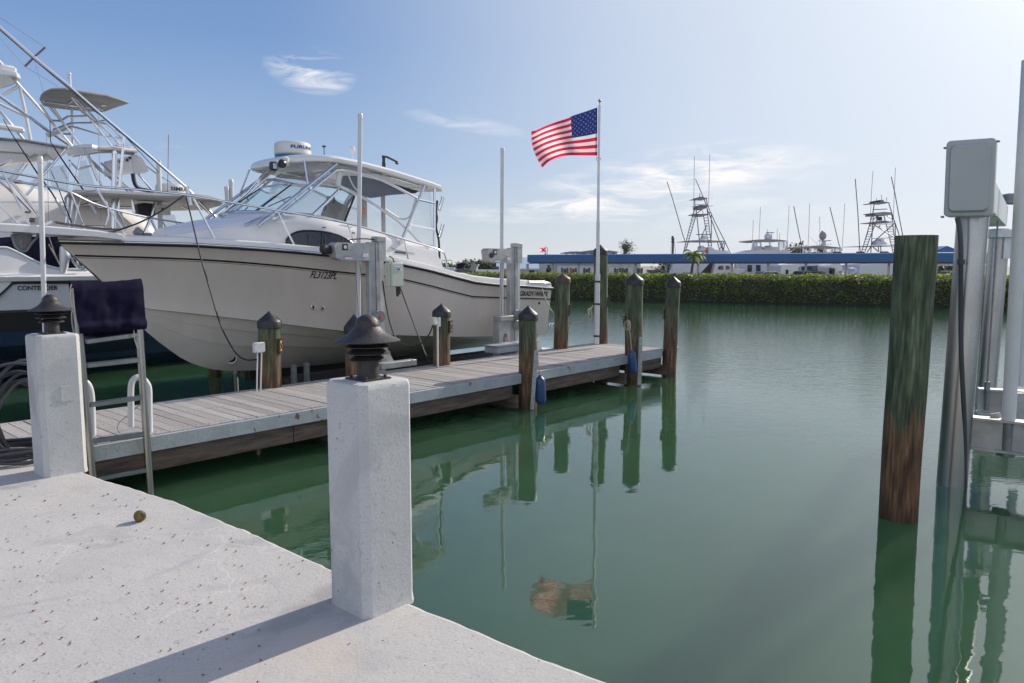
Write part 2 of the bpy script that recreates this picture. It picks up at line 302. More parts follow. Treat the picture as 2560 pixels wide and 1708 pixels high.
def concrete(name, base, worn, cracks):
    m = bpy.data.materials.new(name); m.use_nodes = True; nt = m.node_tree; b = nt.nodes['Principled BSDF']; b.inputs['Roughness'].default_value = .85
    g = nt.nodes.new('ShaderNodeNewGeometry')
    def noise(sc, det=6, dist=0.):
        n = nt.nodes.new('ShaderNodeTexNoise'); n.inputs['Scale'].default_value = sc; n.inputs['Detail'].default_value = det; n.inputs['Distortion'].default_value = dist
        nt.links.new(g.outputs['Position'], n.inputs['Vector']); return n.outputs['Fac']
    def ramp(f, p0, p1, c0=(0, 0, 0), c1_=(1, 1, 1)):
        r = nt.nodes.new('ShaderNodeValToRGB'); e = r.color_ramp.elements; e[0].position = p0; e[1].position = p1; e[0].color = (*c0, 1); e[1].color = (*c1_, 1); nt.links.new(f, r.inputs[0]); return r.outputs[0]
    def mix(f, a, c, bl='MIX'):
        x = nt.nodes.new('ShaderNodeMixRGB'); x.blend_type = bl
        for i, v in enumerate((f, a, c)):
            if isinstance(v, (int, float)): x.inputs[i].default_value = v
            elif isinstance(v, tuple): x.inputs[i].default_value = (*v, 1)
            else: nt.links.new(v, x.inputs[i])
        return x.outputs[0]
    c = ramp(noise(1.1, 8, .3), .3, .7, tuple(x * .90 for x in base), base)
    c = mix(ramp(noise(2.3, 9, .8), .55, .66), c, worn)                       # worn grey patches
    c = mix(ramp(noise(.8, 9, 1.2), .60, .66), c, tuple(x * .84 for x in worn))
    c = mix(ramp(noise(26, 6, .6), .62, .68), c, tuple(x * .78 for x in base))
    c = mix(ramp(noise(110, 3), .56, .70), c, tuple(x * .72 for x in base))    # grain
    vo = nt.nodes.new('ShaderNodeTexVoronoi'); vo.inputs['Scale'].default_value = 17; nt.links.new(g.outputs['Position'], vo.inputs['Vector'])
    pit = ramp(vo.outputs['Distance'], .05, .10, (1, 1, 1), (0, 0, 0))
    sel = ramp(noise(9, 1), .52, .56)
    pf = mix(1.0, pit, sel, 'MULTIPLY')
    c = mix(pf, c, (.10, .095, .09))
    if cracks:
        vc = nt.nodes.new('ShaderNodeTexVoronoi'); vc.feature = 'DISTANCE_TO_EDGE'; vc.inputs['Scale'].default_value = .9
        ad = nt.nodes.new('ShaderNodeVectorMath'); ad.operation = 'MULTIPLY_ADD'
        nn = nt.nodes.new('ShaderNodeTexNoise'); nn.inputs['Scale'].default_value = 3; nn.inputs['Detail'].default_value = 5; nt.links.new(g.outputs['Position'], nn.inputs['Vector'])
        nt.links.new(nn.outputs['Color'], ad.inputs[0]); ad.inputs[1].default_value = (.5, .5, .5); nt.links.new(g.outputs['Position'], ad.inputs[2]); nt.links.new(ad.outputs[0], vc.inputs['Vector'])
        cr = ramp(vc.outputs['Distance'], .003, .012, (1, 1, 1), (0, 0, 0))
        cf = mix(1.0, cr, ramp(noise(.6, 2), .50, .60), 'MULTIPLY')
        c = mix(mix(1.0, cf, (.35, .35, .35), 'MULTIPLY'), c, tuple(min(1, x * 1.25) for x in base))
        c = mix(ramp(noise(.9, 4, .5), .60, .78), c, (base[0] * 1.06, base[1] * .96, base[2] * .84))  # faint rust tint
    nt.links.new(c, b.inputs['Base Color'])
    ma = nt.nodes.new('ShaderNodeMath'); ma.operation = 'MULTIPLY_ADD'; nt.links.new(pf, ma.inputs[0]); ma.inputs[1].default_value = -.8; nt.links.new(noise(60, 6), ma.inputs[2])
    bp = nt.nodes.new('ShaderNodeBump'); bp.inputs['Strength'].default_value = .35 if cracks else .22; bp.inputs['Distance'].default_value = .006; nt.links.new(ma.outputs[0], bp.inputs['Height'])
    bp2 = nt.nodes.new('ShaderNodeBump'); bp2.inputs['Strength'].default_value = .5 if cracks else .25; bp2.inputs['Distance'].default_value = .02; nt.links.new(noise(4, 4), bp2.inputs['Height'])
    nt.links.new(bp.outputs[0], bp2.inputs['Normal']); nt.links.new(bp2.outputs[0], b.inputs['Normal'])
    return m
M['quay'] = concrete('painted_concrete', (.50, .475, .455), (.40, .385, .375), True)
M['pillar'] = concrete('cast_concrete', (.53, .53, .52), (.43, .435, .43), False)

def water_mat():
    m = bpy.data.materials.new('harbour_water'); m.use_nodes = True; nt = m.node_tree; b = nt.nodes['Principled BSDF']
    b.inputs['Base Color'].default_value = (.022, .058, .026, 1); b.inputs['Roughness'].default_value = .02; b.inputs['IOR'].default_value = 1.65
    g = nt.nodes.new('ShaderNodeNewGeometry'); sp = nt.nodes.new('ShaderNodeSeparateXYZ'); nt.links.new(g.outputs['Position'], sp.inputs[0])
    def noise(sc, st, det, rot=0., dist=0.):
        mp = nt.nodes.new('ShaderNodeMapping'); mp.inputs['Scale'].default_value = st; mp.inputs['Rotation'].default_value = (0, 0, rot); nt.links.new(g.outputs['Position'], mp.inputs['Vector'])
        n = nt.nodes.new('ShaderNodeTexNoise'); n.inputs['Scale'].default_value = sc; n.inputs['Detail'].default_value = det; n.inputs['Distortion'].default_value = dist; nt.links.new(mp.outputs[0], n.inputs['Vector']); return n.outputs['Fac']
    def mth(op, a, c, d=None):
        n = nt.nodes.new('ShaderNodeMath'); n.operation = op
        for i, v in enumerate((a, c, d)):
            if v is None: continue
            if isinstance(v, (int, float)): n.inputs[i].default_value = v
            else: nt.links.new(v, n.inputs[i])
        return n.outputs[0]
    # breeze reaches the open canal to the right, not the lee beside the quay and dock
    s = mth('ADD', mth('MULTIPLY', sp.outputs[0], .75), mth('MULTIPLY', sp.outputs[1], .12))
    br = nt.nodes.new('ShaderNodeMapRange'); br.interpolation_type = 'SMOOTHSTEP'; br.inputs['From Min'].default_value = 2.0; br.inputs['From Max'].default_value = 6.0; br.inputs['To Min'].default_value = .04; br.inputs['To Max'].default_value = 1
    nt.links.new(s, br.inputs['Value'])
    yf = nt.nodes.new('ShaderNodeMapRange'); yf.interpolation_type = 'SMOOTHSTEP'; yf.inputs['From Min'].default_value = 6; yf.inputs['From Max'].default_value = 15; yf.inputs['To Min'].default_value = .12; yf.inputs['To Max'].default_value = 1
    nt.links.new(sp.outputs[1], yf.inputs['Value'])
    wind = mth('MULTIPLY', br.outputs[0], yf.outputs[0])
    fine = mth('MULTIPLY', noise(9, (1, 1.6, 1), 4, .3), mth('MULTIPLY', wind, .0062))
    mid = mth('MULTIPLY', noise(2.2, (1, 2.2, 1), 3, .15), mth('MULTIPLY', mth('ADD', wind, .06), .0060))
    slow = mth('MULTIPLY', noise(2.6, (1, 1.5, 1), 2, -.4, .4), .0017)
    tiny = mth('MULTIPLY', noise(13, (1, 2.2, 1), 2, .1), mth('MULTIPLY', mth('ADD', wind, .10), .0012))
    h = mth('ADD', mth('ADD', mth('ADD', fine, mid), slow), tiny)
    bp = nt.nodes.new('ShaderNodeBump'); bp.inputs['Strength'].default_value = 1; bp.inputs['Distance'].default_value = 1.0
    nt.links.new(h, bp.inputs['Height']); nt.links.new(bp.outputs[0], b.inputs['Normal'])
    r = nt.nodes.new('ShaderNodeValToRGB'); e = r.color_ramp.elements; e[0].position = .3; e[0].color = (.027, .076, .034, 1); e[1].position = .75; e[1].color = (.038, .105, .052, 1)
    nt.links.new(noise(.5, (1, 1, 1), 3), r.inputs[0]); nt.links.new(r.outputs[0], b.inputs['Base Color'])
    b.inputs['Subsurface Weight'].default_value = 1; b.inputs['Subsurface Radius'].default_value = (.5, 1.0, .7); b.inputs['Subsurface Scale'].default_value = 7
    return m
M['water'] = water_mat()
def leaf_mat(name, a, bcol, tr=.4):
    m = bpy.data.materials.new(name); m.use_nodes = True; nt = m.node_tree; b = nt.nodes['Principled BSDF']; b.inputs['Roughness'].default_value = .45
    g = nt.nodes.new('ShaderNodeNewGeometry'); n = nt.nodes.new('ShaderNodeTexNoise'); n.inputs['Scale'].default_value = 1.6; n.inputs['Detail'].default_value = 3; nt.links.new(g.outputs['Position'], n.inputs['Vector'])
    ad = nt.nodes.new('ShaderNodeMath'); ad.operation = 'ADD'; nt.links.new(n.outputs['Fac'], ad.inputs[0])
    ml = nt.nodes.new('ShaderNodeMath'); ml.operation = 'MULTIPLY_ADD'; nt.links.new(g.outputs['Random Per Island'], ml.inputs[0]); ml.inputs[1].default_value = .5; ml.inputs[2].default_value = -.25; nt.links.new(ml.outputs[0], ad.inputs[1])
    r = nt.nodes.new('ShaderNodeValToRGB'); e = r.color_ramp.elements; e[0].position = .3; e[0].color = (*a, 1); e[1].position = .75; e[1].color = (*bcol, 1); nt.links.new(ad.outputs[0], r.inputs[0])
    nt.links.new(r.outputs[0], b.inputs['Base Color'])
    t = nt.nodes.new('ShaderNodeBsdfTranslucent'); nt.links.new(r.outputs[0], t.inputs[0]); x = nt.nodes.new('ShaderNodeMixShader'); x.inputs[0].default_value = tr
    o = nt.nodes['Material Output']; nt.links.new(b.outputs[0], x.inputs[1]); nt.links.new(t.outputs[0], x.inputs[2]); nt.links.new(x.outputs[0], o.inputs['Surface'])
    return m
M['leaf'] = leaf_mat('mangrove_leaves', (.08, .13, .018), (.30, .36, .04), .6)
M['leafd'] = leaf_mat('tree_leaves', (.03, .055, .02), (.08, .11, .035))
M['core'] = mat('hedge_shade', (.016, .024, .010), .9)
M['land'] = mat('sandy_ground', (.32, .29, .24), .9, var=.3, vscale=.5)

# ------------------------------------------------------------------ object helpers
def tag(o, label=None, cat=None, group=None, kind=None):
    if label: o['label'] = label
    if cat: o['category'] = cat
    if group: o['group'] = group
    if kind: o['kind'] = kind
    return o
def thing(name, loc, label, cat, group=None):
    o = bpy.data.objects.new(name, None); S.collection.objects.link(o); o.location = loc; o.empty_display_size = .1
    o['rl'] = tuple(loc); return tag(o, label, cat, group)
class MB:
    def __init__(s): s.v = []; s.f = []; s.mi = []; s.uv = {}
    def add(s, vs, fs, mi=0):
        b = len(s.v); s.v += [Vector(v) for v in vs]
        for f in fs: s.f.append(tuple(b + i for i in f)); s.mi.append(mi)
        return s
    def box(s, c, sz, ax=None, mi=0, bev=0.):
        X, Y, Z = ax or (Vector((1, 0, 0)), Vector((0, 1, 0)), Vector((0, 0, 1))); c = Vector(c); hx, hy, hz = sz[0] / 2, sz[1] / 2, sz[2] / 2
        if bev:
            e = bev; vs = []
            prof = [(-hx + e, -hy), (hx - e, -hy), (hx, -hy + e), (hx, hy - e), (hx - e, hy), (-hx + e, hy), (-hx, hy - e), (-hx, -hy + e)]
            for z, k in ((-hz, e), (-hz + e, 0), (hz - e, 0), (hz, e)):
                for x, y in prof: vs.append(c + X * (x * (1 - k / hx)) + Y * (y * (1 - k / hy)) + Z * z)
            fs = [tuple(range(7, -1, -1)), tuple(range(24, 32))]
            for r in range(3):
                for i in range(8): fs.append((r * 8 + i, r * 8 + (i + 1) % 8, r * 8 + 8 + (i + 1) % 8, r * 8 + 8 + i))
            return s.add(vs, fs, mi)
        vs = [c + X * (a * hx) + Y * (b * hy) + Z * (d * hz) for d in (-1, 1) for a, b in ((-1, -1), (1, -1), (1, 1), (-1, 1))]
        return s.add(vs, [(3, 2, 1, 0), (4, 5, 6, 7), (0, 1, 5, 4), (1, 2, 6, 5), (2, 3, 7, 6), (3, 0, 4, 7)], mi)
    def tube(s, pts, r, k=8, mi=0, caps=True, closed=False):
        pts = [Vector(p) for p in pts]; n = len(pts); rs = r if isinstance(r, (list, tuple)) else [r] * n
        ref = None; vs = []
        for i, p in enumerate(pts):
            a = pts[i - 1] if i > 0 else (pts[-1] if closed else p); b = pts[i + 1] if i < n - 1 else (pts[0] if closed else p)
            d = (b - a)
            if d.length < 1e-9: d = Vector((0, 0, 1))
            d.normalize()
            if ref is None: ref = Vector((0, 0, 1)) if abs(d.z) < .9 else Vector((1, 0, 0))
            u = ref - d * ref.dot(d)
            if u.length < 1e-6: u = d.orthogonal()
            u.normalize(); ref = u; w_ = d.cross(u)
            for j in range(k):
                an = 2 * math.pi * j / k; vs.append(p + (u * math.cos(an) + w_ * math.sin(an)) * rs[i])
        fs = []
        for i in range(n - 1 if not closed else n):
            i2 = (i + 1) % n
            for j in range(k): fs.append((i * k + j, i * k + (j + 1) % k, i2 * k + (j + 1) % k, i2 * k + j))
        if caps and not closed: fs += [tuple(range(k - 1, -1, -1)), tuple((n - 1) * k + j for j in range(k))]
        return s.add(vs, fs, mi)
    def lathe(s, c, prof, k=24, axis=Vector((0, 0, 1)), mi=0):
        axis = Vector(axis).normalized(); u = axis.orthogonal().normalized(); w_ = axis.cross(u); c = Vector(c); vs = []
        for r, h in prof:
            for j in range(k):
                an = 2 * math.pi * j / k; vs.append(c + axis * h + (u * math.cos(an) + w_ * math.sin(an)) * max(r, 1e-4))
        n = len(prof); fs = [(i * k + j, i * k + (j + 1) % k, (i + 1) * k + (j + 1) % k, (i + 1) * k + j) for i in range(n - 1) for j in range(k)]
        fs += [tuple(range(k - 1, -1, -1)), tuple((n - 1) * k + j for j in range(k))]
        return s.add(vs, fs, mi)
    def loft(s, rings, closed=False, mi=0, cap0=False, cap1=False):
        k = len(rings[0]); vs = [p for r in rings for p in r]; fs = []
        for i in range(len(rings) - 1):
            for j in range(k if closed else k - 1): fs.append((i * k + j, i * k + (j + 1) % k, (i + 1) * k + (j + 1) % k, (i + 1) * k + j))
        if cap0: fs.append(tuple(range(k - 1, -1, -1)))
        if cap1: fs.append(tuple((len(rings) - 1) * k + j for j in range(k)))
        return s.add(vs, fs, mi)
    def slab(s, poly, vec, mi=0):
        "closed prism: polygon (list of points) extruded by vec"
        k = len(poly); poly = [Vector(p) for p in poly]; vec = Vector(vec)
        return s.add(poly + [p + vec for p in poly], [tuple(range(k - 1, -1, -1)), tuple(range(k, 2 * k))] + [(i, (i + 1) % k, k + (i + 1) % k, k + i) for i in range(k)], mi)
    def beam(s, a, b, w_, h, up=Vector((0, 0, 1)), mi=0, bev=0.):
        a, b = Vector(a), Vector(b); X = (b - a); l = X.length; X.normalize(); Y = Vector(up).cross(X).normalized(); Z = X.cross(Y)
        return s.box((a + b) / 2, (l, w_, h), (X, Y, Z), mi, bev)
    def ball(s, c, r, k=12, sc=(1, 1, 1), mi=0):
        vs = []; fs = []; m_ = k // 2
        for i in range(m_ + 1):
            th = math.pi * i / m_
            for j in range(k):
                ph = 2 * math.pi * j / k; vs.append(Vector(c) + Vector((r * sc[0] * math.sin(th) * math.cos(ph), r * sc[1] * math.sin(th) * math.sin(ph), r * sc[2] * math.cos(th))))
        for i in range(m_):
            for j in range(k): fs.append((i * k + j, (i + 1) * k + j, (i + 1) * k + (j + 1) % k, i * k + (j + 1) % k))
        return s.add(vs, fs, mi)
    def build(s, name, m, parent=None, smooth_=True, angle=35, world=True, weld=False, recalc=True):
        me = bpy.data.meshes.new(name)
        off = Vector((0, 0, 0))
        if parent is not None:
            p = parent
            while p is not None and 'rl' not in p: p = p.parent
            if p is not None: off = Vector(p['rl'])
        me.from_pydata([v - off for v in s.v], [], s.f)
        ms = m if isinstance(m, (list, tuple)) else [m]
        for x in ms: me.materials.append(x)
        for p_, i in zip(me.polygons, s.mi): p_.material_index = i
        if recalc or weld:
            bm = bmesh.new(); bm.from_mesh(me)
            if weld: bmesh.ops.remove_doubles(bm, verts=bm.verts, dist=1e-4)
            bmesh.ops.recalc_face_normals(bm, faces=bm.faces); bm.to_mesh(me); bm.free()
        if smooth_:
            for p_ in me.polygons: p_.use_smooth = True
            try: me.set_sharp_from_angle(angle=R(angle))
            except Exception: pass
        o = bpy.data.objects.new(name, me); S.collection.objects.link(o)
        if parent is not None: o.parent = parent
        return o
def lettering(parent, text, fn, height, width=None, shear=0., bold=0., m=None, name='lettering'):
    "text as thin raised mesh; fn maps (x, y, lift) in metres from its lower left corner to the world"
    cu = bpy.data.curves.new('t', 'FONT'); cu.body = text; cu.size = 1; cu.shear = shear; cu.offset = bold; cu.resolution_u = 3
    to = bpy.data.objects.new('t', cu); S.collection.objects.link(to)
    me = bpy.data.meshes.new_from_object(to.evaluated_get(bpy.context.evaluated_depsgraph_get()))
    bpy.data.objects.remove(to)
    xs = [v.co.x for v in me.vertices]; ys = [v.co.y for v in me.vertices]
    x0, x1, y0, y1 = min(xs), max(xs), min(ys), max(ys); ky = height / (y1 - y0); kx = (width / (x1 - x0)) if width else ky
    bm = bmesh.new(); bm.from_mesh(me); b = MB()
    b.v = [fn((v.co.x - x0) * kx, (v.co.y - y0) * ky, .004) for v in bm.verts]
    b.f = [tuple(v.index for v in f.verts) for f in bm.faces]; b.mi = [0] * len(b.f); bm.free()
    return b.build(name, m or M['ink'], parent, smooth_=False)
def plane_fn(o, r, u):
    r = Vector(r).normalized(); u = Vector(u).normalized(); n_ = r.cross(u)
    return lambda x, y, l: Vector(o) + r * x + u * y + n_ * l
Z3 = Vector((0, 0, 1))
# =================================================================== SETTING
b = MB(); b.add([(-400, -60, 0), (500, -60, 0), (500, 900, 0), (-400, 900, 0)], [(0, 1, 2, 3)])
tag(b.build('water', M['water'], smooth_=False), kind='structure')
# quay: slab with a hand finished, slightly wavering edge
edge_tab = [(-9.5, 10.50), (-4.36, 6.41), (-3.28, 5.56), (-2.26, 4.87), (-1.58, 4.32), (-.98, 3.79), (-.47, 3.36), (.43, 2.66), (1.6, 1.66), (3.5, .05), (6, -2)]
ed = []
for (x0, y0), (x1, y1) in zip(edge_tab, edge_tab[1:]):
    n = max(1, int(math.hypot(x1 - x0, y1 - y0) / .05))
    for i in range(n): ed.append(Vector((x0 + (x1 - x0) * i / n, y0 + (y1 - y0) * i / n, 0)))
ed.append(Vector((6, -2, 0)))
nrm = Vector((.62, .785, 0)); b = MB(); QZ = .65
from mathutils import noise as mn
for i, p in enumerate(ed): ed[i] = p + nrm * (mn.noise(p * 2.2) * .022 + mn.noise(p * 9) * .009 + mn.noise(p * 25) * .004)
rings = []
for p in ed:
    wv = mn.noise(p * 7) * .003
    rings.append([p + Z3 * QZ - nrm * .030, p + Z3 * (QZ - .006 + wv) - nrm * .012, p + Z3 * (QZ - .022 + wv), p + Z3 * (QZ - .06), p + Z3 * (QZ - .35) , p + Z3 * -1.2])
b.loft(rings)
top = [r[0] for r in rings]; far = [Vector((-9.5, -6, QZ)), Vector((6, -6, QZ))]
b.add([*top, far[1], far[0]], [tuple(range(len(top) + 2))])
o = b.build('quay', M['quay'], smooth_=True, angle=50); tag(o, kind='structure')
# land beyond the canal
HA, HB = Vector((4.1, 47.3, 0)), Vector((20.2, 39.7, 0)); HD = (HB - HA).normalized(); HN = Vector((-HD.y, HD.x, 0))
if HN.y < 0: HN = -HN
def hp(k, off=0, z=0): return HA + HD * k + HN * off + Z3 * z
b = MB(); b.slab([hp(-300, 1.2, -1), hp(300, 1.2, -1), hp(300, 500, -1), hp(-300, 500, -1)], (0, 0, 1.4))
tag(b.build('land', M['land'], smooth_=False), kind='structure')

# =================================================================== CONCRETE LAMP POSTS
def lamp_post(c, label, hgt=1.07, s=.298, lean=Vector((0, 0, 0))):
    c = Vector((c[0], c[1], QZ)); r = thing('lamp_post', c, label, 'lamp post', 'concrete lamp posts on the quay edge')
    b = MB(); e = .033; h = s / 2
    def ring(k, z, jit=0):
        out = []
        pr_ = [(-h + e, -h), (h - e, -h), (h, -h + e), (h, h - e), (h - e, h), (-h + e, h), (-h, h - e), (-h, -h + e)]
        for i in range(8):
            (x0, y0), (x1, y1) = pr_[i], pr_[(i + 1) % 8]
            for j in range(8 if i % 2 == 0 else 3):
                q = j / (8 if i % 2 == 0 else 3); x, y = x0 + (x1 - x0) * q, y0 + (y1 - y0) * q
                p = c + D * (x * k) + N * (y * k) + Z3 * z
                nn = mn.noise(p * 30 + Vector((3, 1, 7))) * jit
                out.append(p + Z3 * nn)
        return out
    zs = [(1.03, -.01, 0), (1.012, .012, .004), (1, .03, 0)] + [(1, .03 + (hgt - .06) * i / 6, 0) for i in range(1, 7)] + [(.985, hgt - .014, .006), (.94, hgt - .004, .004), (.86, hgt, .002)]
    b.loft([ring(*z) for z in zs], closed=True, cap1=True)
    b.build('pillar', M['pillar'], r, angle=28)
    t = c + Z3 * hgt
    b = MB(); b.box(t + Z3 * .004, (.15, .15, .008), (D, N, Z3))
    for sx in (-1, 1):
        for sy in (-1, 1): b.lathe(t + D * sx * .055 + N * sy * .055 + Z3 * .006, [(.008, 0), (.008, .012), (.003, .015)], 8)
    b.build('mounting_plate', M['lamp'], r)
    b = MB(); b.lathe(t, [(.052, .008), (.050, .085), (.044, .09)], 28); b.lathe(t, [(.044, .09), (.044, .098)], 28)
    b.build('lamp_stem', M['lamp'], r)
    b = MB(); b.lathe(t, [(.030, .09), (.030, .17)], 20); b.build('lens', M['amber'], r)
    for z, rr in ((.088, .088), (.120, .103), (.150, .103)):
        b = MB(); b.lathe(t, [(rr, z), (rr, z + .003), (.045, z + .030), (.036, z + .030), (.036, z + .026), (.045, z + .024)], 32)
        b.build('louvre', M['lamp'], r)
    for an in (0, 2.1, 4.2):
        b = MB(); b.tube([t + Vector((math.cos(an) * .04, math.sin(an) * .04, .085)), t + Vector((math.cos(an) * .04, math.sin(an) * .04, .19))], .004, 6)
        b.build('spacer_rod', M['lamp'], r)
    b = MB(); pr_ = [(.150, .176), (.151, .180), (.125, .192), (.095, .207), (.076, .222), (.064, .236), (.059, .244)]
    for i in range(9): a = i / 8 * math.pi / 2; pr_.append((.057 * math.cos(a), .244 + .056 * math.sin(a)))
    inner = [(.06, .212), (.148, .177)]
    b.lathe(t, [(.149, .176)] + pr_[1:], 40); b.build('hood', M['lamp'], r, angle=50)
    return r
P2 = lamp_post((-.666, 3.392), 'large white concrete lamp post in the foreground, nearest the camera')
P1 = lamp_post((-3.506, 5.617), 'smaller looking white concrete lamp post beside the ladder with navy cover', hgt=1.07)
b = MB(); n_ = -N   # blank cover plate on the left post
o0 = Vector((-3.506, 5.617, QZ)) + D * .03 - N * .151
b.box(o0 + Z3 * .62, (.085, .006, .115), (D, N, Z3)); b.build('cover_plate', M['pillar'], P1, smooth_=False)

# =================================================================== DOCK
DZ = .55; T0, T1, DW = -1.35, 9.95, 1.73
dock = thing('dock', W(0, 0, DZ), 'grey weathered plank finger dock with pale painted edge boards', 'dock')
b = MB(); pw = .139; n = int((T1 - T0) / pw); uv = []
for i in range(n):
    t = T0 + i * pw; a, c_ = t + .005, t + pw - .005; e = random.uniform(-.004, .004); z = DZ + random.uniform(-.0025, .0025)
    tw = random.uniform(-.0025, .0025)
    vs = [W(a, .0 + e, z - .04), W(c_, e, z - .04), W(c_, DW + e, z - .04), W(a, DW + e, z - .04), W(a, e, z + tw), W(c_, e, z - tw), W(c_, DW + e, z + tw), W(a, DW + e, z - tw)]
    b.add(vs, [(3, 2, 1, 0), (4, 5, 6, 7), (0, 1, 5, 4), (1, 2, 6, 5), (2, 3, 7, 6), (3, 0, 4, 7)])
o = b.build('decking', M['plank'], dock, smooth_=False, recalc=False)
uvl = o.data.uv_layers.new(name='UVMap')
for p_ in o.data.polygons:
    for li in p_.loop_indices:
        v = o.data.vertices[o.data.loops[li].vertex_index].co + Vector(dock['rl']); t, nn = TN(v)
        k = p_.index // 6; uvl.data[li].uv = (nn * 1.0, k + ((t - T0) / pw - k) * .999)
b = MB()
for i in range(n):      # rows of screw heads
    for nn in (.10, .86, 1.62):
        for s_ in (.3, .7):
            b.box(W(T0 + (i + s_) * pw, nn + random.uniform(-.01, .01), DZ + .0035), (.009, .009, .002), (D, N, Z3))
tag(b.build('screw_heads', M['stripe'], dock, smooth_=False), kind='stuff')
def board(name, t0, t1, nn, z0, z1, th, m):
    b = MB(); b.beam(W(t0, nn, (z0 + z1) / 2), W(t1, nn, (z0 + z1) / 2), th, z1 - z0, bev=.004); return b.build(name, m, dock, angle=25)
for a, c_ in ((T0, 2.38), (2.385, 5.60), (5.62, 8.62), (8.63, 9.75)): board('edge_board', a, c_, -.028, DZ - .16, DZ - .008, .045, M['fascia'])
for a, c_ in ((T0, 3.4), (3.41, 9.9)): board('edge_board', a, c_, DW + .028, DZ - .16, DZ - .008, .045, M['fascia'])
for a, c_ in ((T0, 1.45), (1.46, 5.3), (5.7, 8.3), (8.75, 9.8)): board('stringer', a, c_, .03, DZ - .37, DZ - .165, .06, M['darkwood'])
board('stringer', T0, 1.9, DW - .06, -.05, DZ - .165, .06, M['darkwood']); board('stringer', 2.5, 9.8, DW - .06, -.05, DZ - .165, .06, M['darkwood'])  # far stringers deepened into the water to block bright sky under the dock
board('stringer', T0, 9.8, .86, DZ - .30, DZ - .05, .06, M['darkwood'])
for t in (2.13, 5.30, 8.35, 9.85):
    b = MB(); b.beam(W(t, -.1, DZ - .42), W(t, DW + .1, DZ - .42), .07, .20); b.build('cross_beam', M['darkwood'], dock)
b = MB(); b.beam(W(9.97, -.05, DZ - .08), W(9.97, DW + .05, DZ - .08), .04, .15, bev=.004); b.build('edge_board', M['fascia'], dock)
b = MB(); b.lathe(W(10.02, -.10, DZ + .02), [(.035, 0), (.035, .20), (.03, .205)], 14, axis=D); b.build('bumper_roller', M['pvc'], dock)

# =================================================================== PILINGS
def lattice_lamp(parent, c, out, side):
    b = MB(); up = Z3
    b.box(c, (.020, .095, .17), (out, side, up), bev=.004); b.box(c + up * .092 + out * .006, (.045, .105, .018), (out, side, up)); b.box(c - up * .09 + out * .004, (.036, .10, .014), (out, side, up))
    q = b.build('lattice_lantern', M['dark'], parent)
    b = MB(); b.box(c + out * .013, (.006, .072, .14), (out, side, up)); b.build('lens', M['amber'], q)
    b = MB()
    for s_ in (-1, 1):
        b.beam(c + out * .019 + side * (.034 * s_) + up * .068, c + out * .019 - side * (.034 * s_) - up * .068, .006, .006, up=out)
        b.beam(c + out * .018 + side * .036 * s_ + up * .07, c + out * .018 + side * .036 * s_ - up * .07, .007, .006, up=out)
    b.beam(c + out * .018 + side * .034, c + out * .018 - side * .034, .007, .006, up=out)
    b.build('lantern_grille', M['dark'], q)
def piling(base, z0, topc, zcap, zapex, r, label, cap='cap', lamp=None, rtop=None, mt='pile', crack=None, group='pilings along the dock'):
    "base/topc: centre at z0 and at the underside of the cap"
    base = Vector((base[0], base[1], z0)); topc = Vector((topc[0], topc[1], zcap))
    ro = thing('piling', base, label, 'piling', group); rt_ = rtop or r * .97
    b = MB(); k = 28; rings = []; nseg = 26; sd = random.uniform(0, 50)
    for i in range(nseg + 1):
        f = i / nseg; p = base.lerp(topc, f); p = p + Vector((mn.noise(Vector((sd, f * 3, 0))), mn.noise(Vector((sd, f * 3, 5))), 0)) * .008
        rr = r + (rt_ - r) * f; ring = []
        for j in range(k):
            a = 2 * math.pi * j / k; dv = Vector((math.cos(a), math.sin(a), 0))
            q = 1 + .035 * mn.noise(Vector((math.cos(a) * 1.3 + sd, math.sin(a) * 1.3, f * 1.6))) + .02 * mn.noise(Vector((math.cos(a) * 5 + sd, math.sin(a) * 5, f * 4)))
            if crack is not None:
                da = abs((a - crack + math.pi) % (2 * math.pi) - math.pi)
                if da < .18 and f > .35: q -= .14 * (1 - da / .18) * min(1, (f - .35) * 4)
            ring.append(p + dv * rr * q)
        rings.append(ring)
    b.loft(rings, closed=True, cap1=True); b.build('shaft', M[mt], ro, angle=60)
    if cap:
        b = MB(); rc = rt_ * 1.07; sk = .085
        b.lathe(Vector((topc.x, topc.y, 0)), [(rc * .99, zcap - .012), (rc * 1.02, zcap - .008), (rc * 1.02, zcap + sk * .8), (rc * .98, zcap + sk), (rc * .90, zcap + sk + .018), (rc * .10, zapex - .012), (.012, zapex), ], 28)
        b.build('cap', M['bronzecap' if cap == 'bronze' else 'cap'], ro, angle=30)
    if lamp is not None:
        a, zl = lamp; out = Vector((math.cos(a), math.sin(a), 0)); side = Vector((-out.y, out.x, 0))
        f = (zl - z0) / (zcap - z0); lattice_lamp(ro, base.lerp(topc, f) + out * (r + .012) + Z3 * 0 , out, side)
    return ro
def pile_px(bx, by, zb, capx, capy, apy, r, label, z0=-.8, **k):
    "base read off at (bx,by) at height zb"
    B = at_z(bx, by, zb); B = Vector((B.x, B.y, 0)); B += Vector((B.x, B.y, 0)).normalized() * r   # near face -> centre
    c_ = at_y(capx, capy, B.y); a_ = at_y(capx, apy, B.y)
    zb0 = zb; dirv = (Vector((c_.x, c_.y, 0)) - B) / (c_.z - zb)
    base = B + dirv * (z0 - zb)
    return piling(base, z0, (c_.x, c_.y), c_.z, a_.z, r, label, **k)
AR = math.atan2(-.748, .663)      # facing the quay side
pA = pile_px(675, 972, DZ, 674, 818, 778, .155, 'green stained piling with small white junction box and conduits', lamp=(AR + .55, 1.13))
pB = pile_px(889, 945, DZ, 886, 830, 786, .150, 'piling partly hidden behind the lamp of the foreground post')
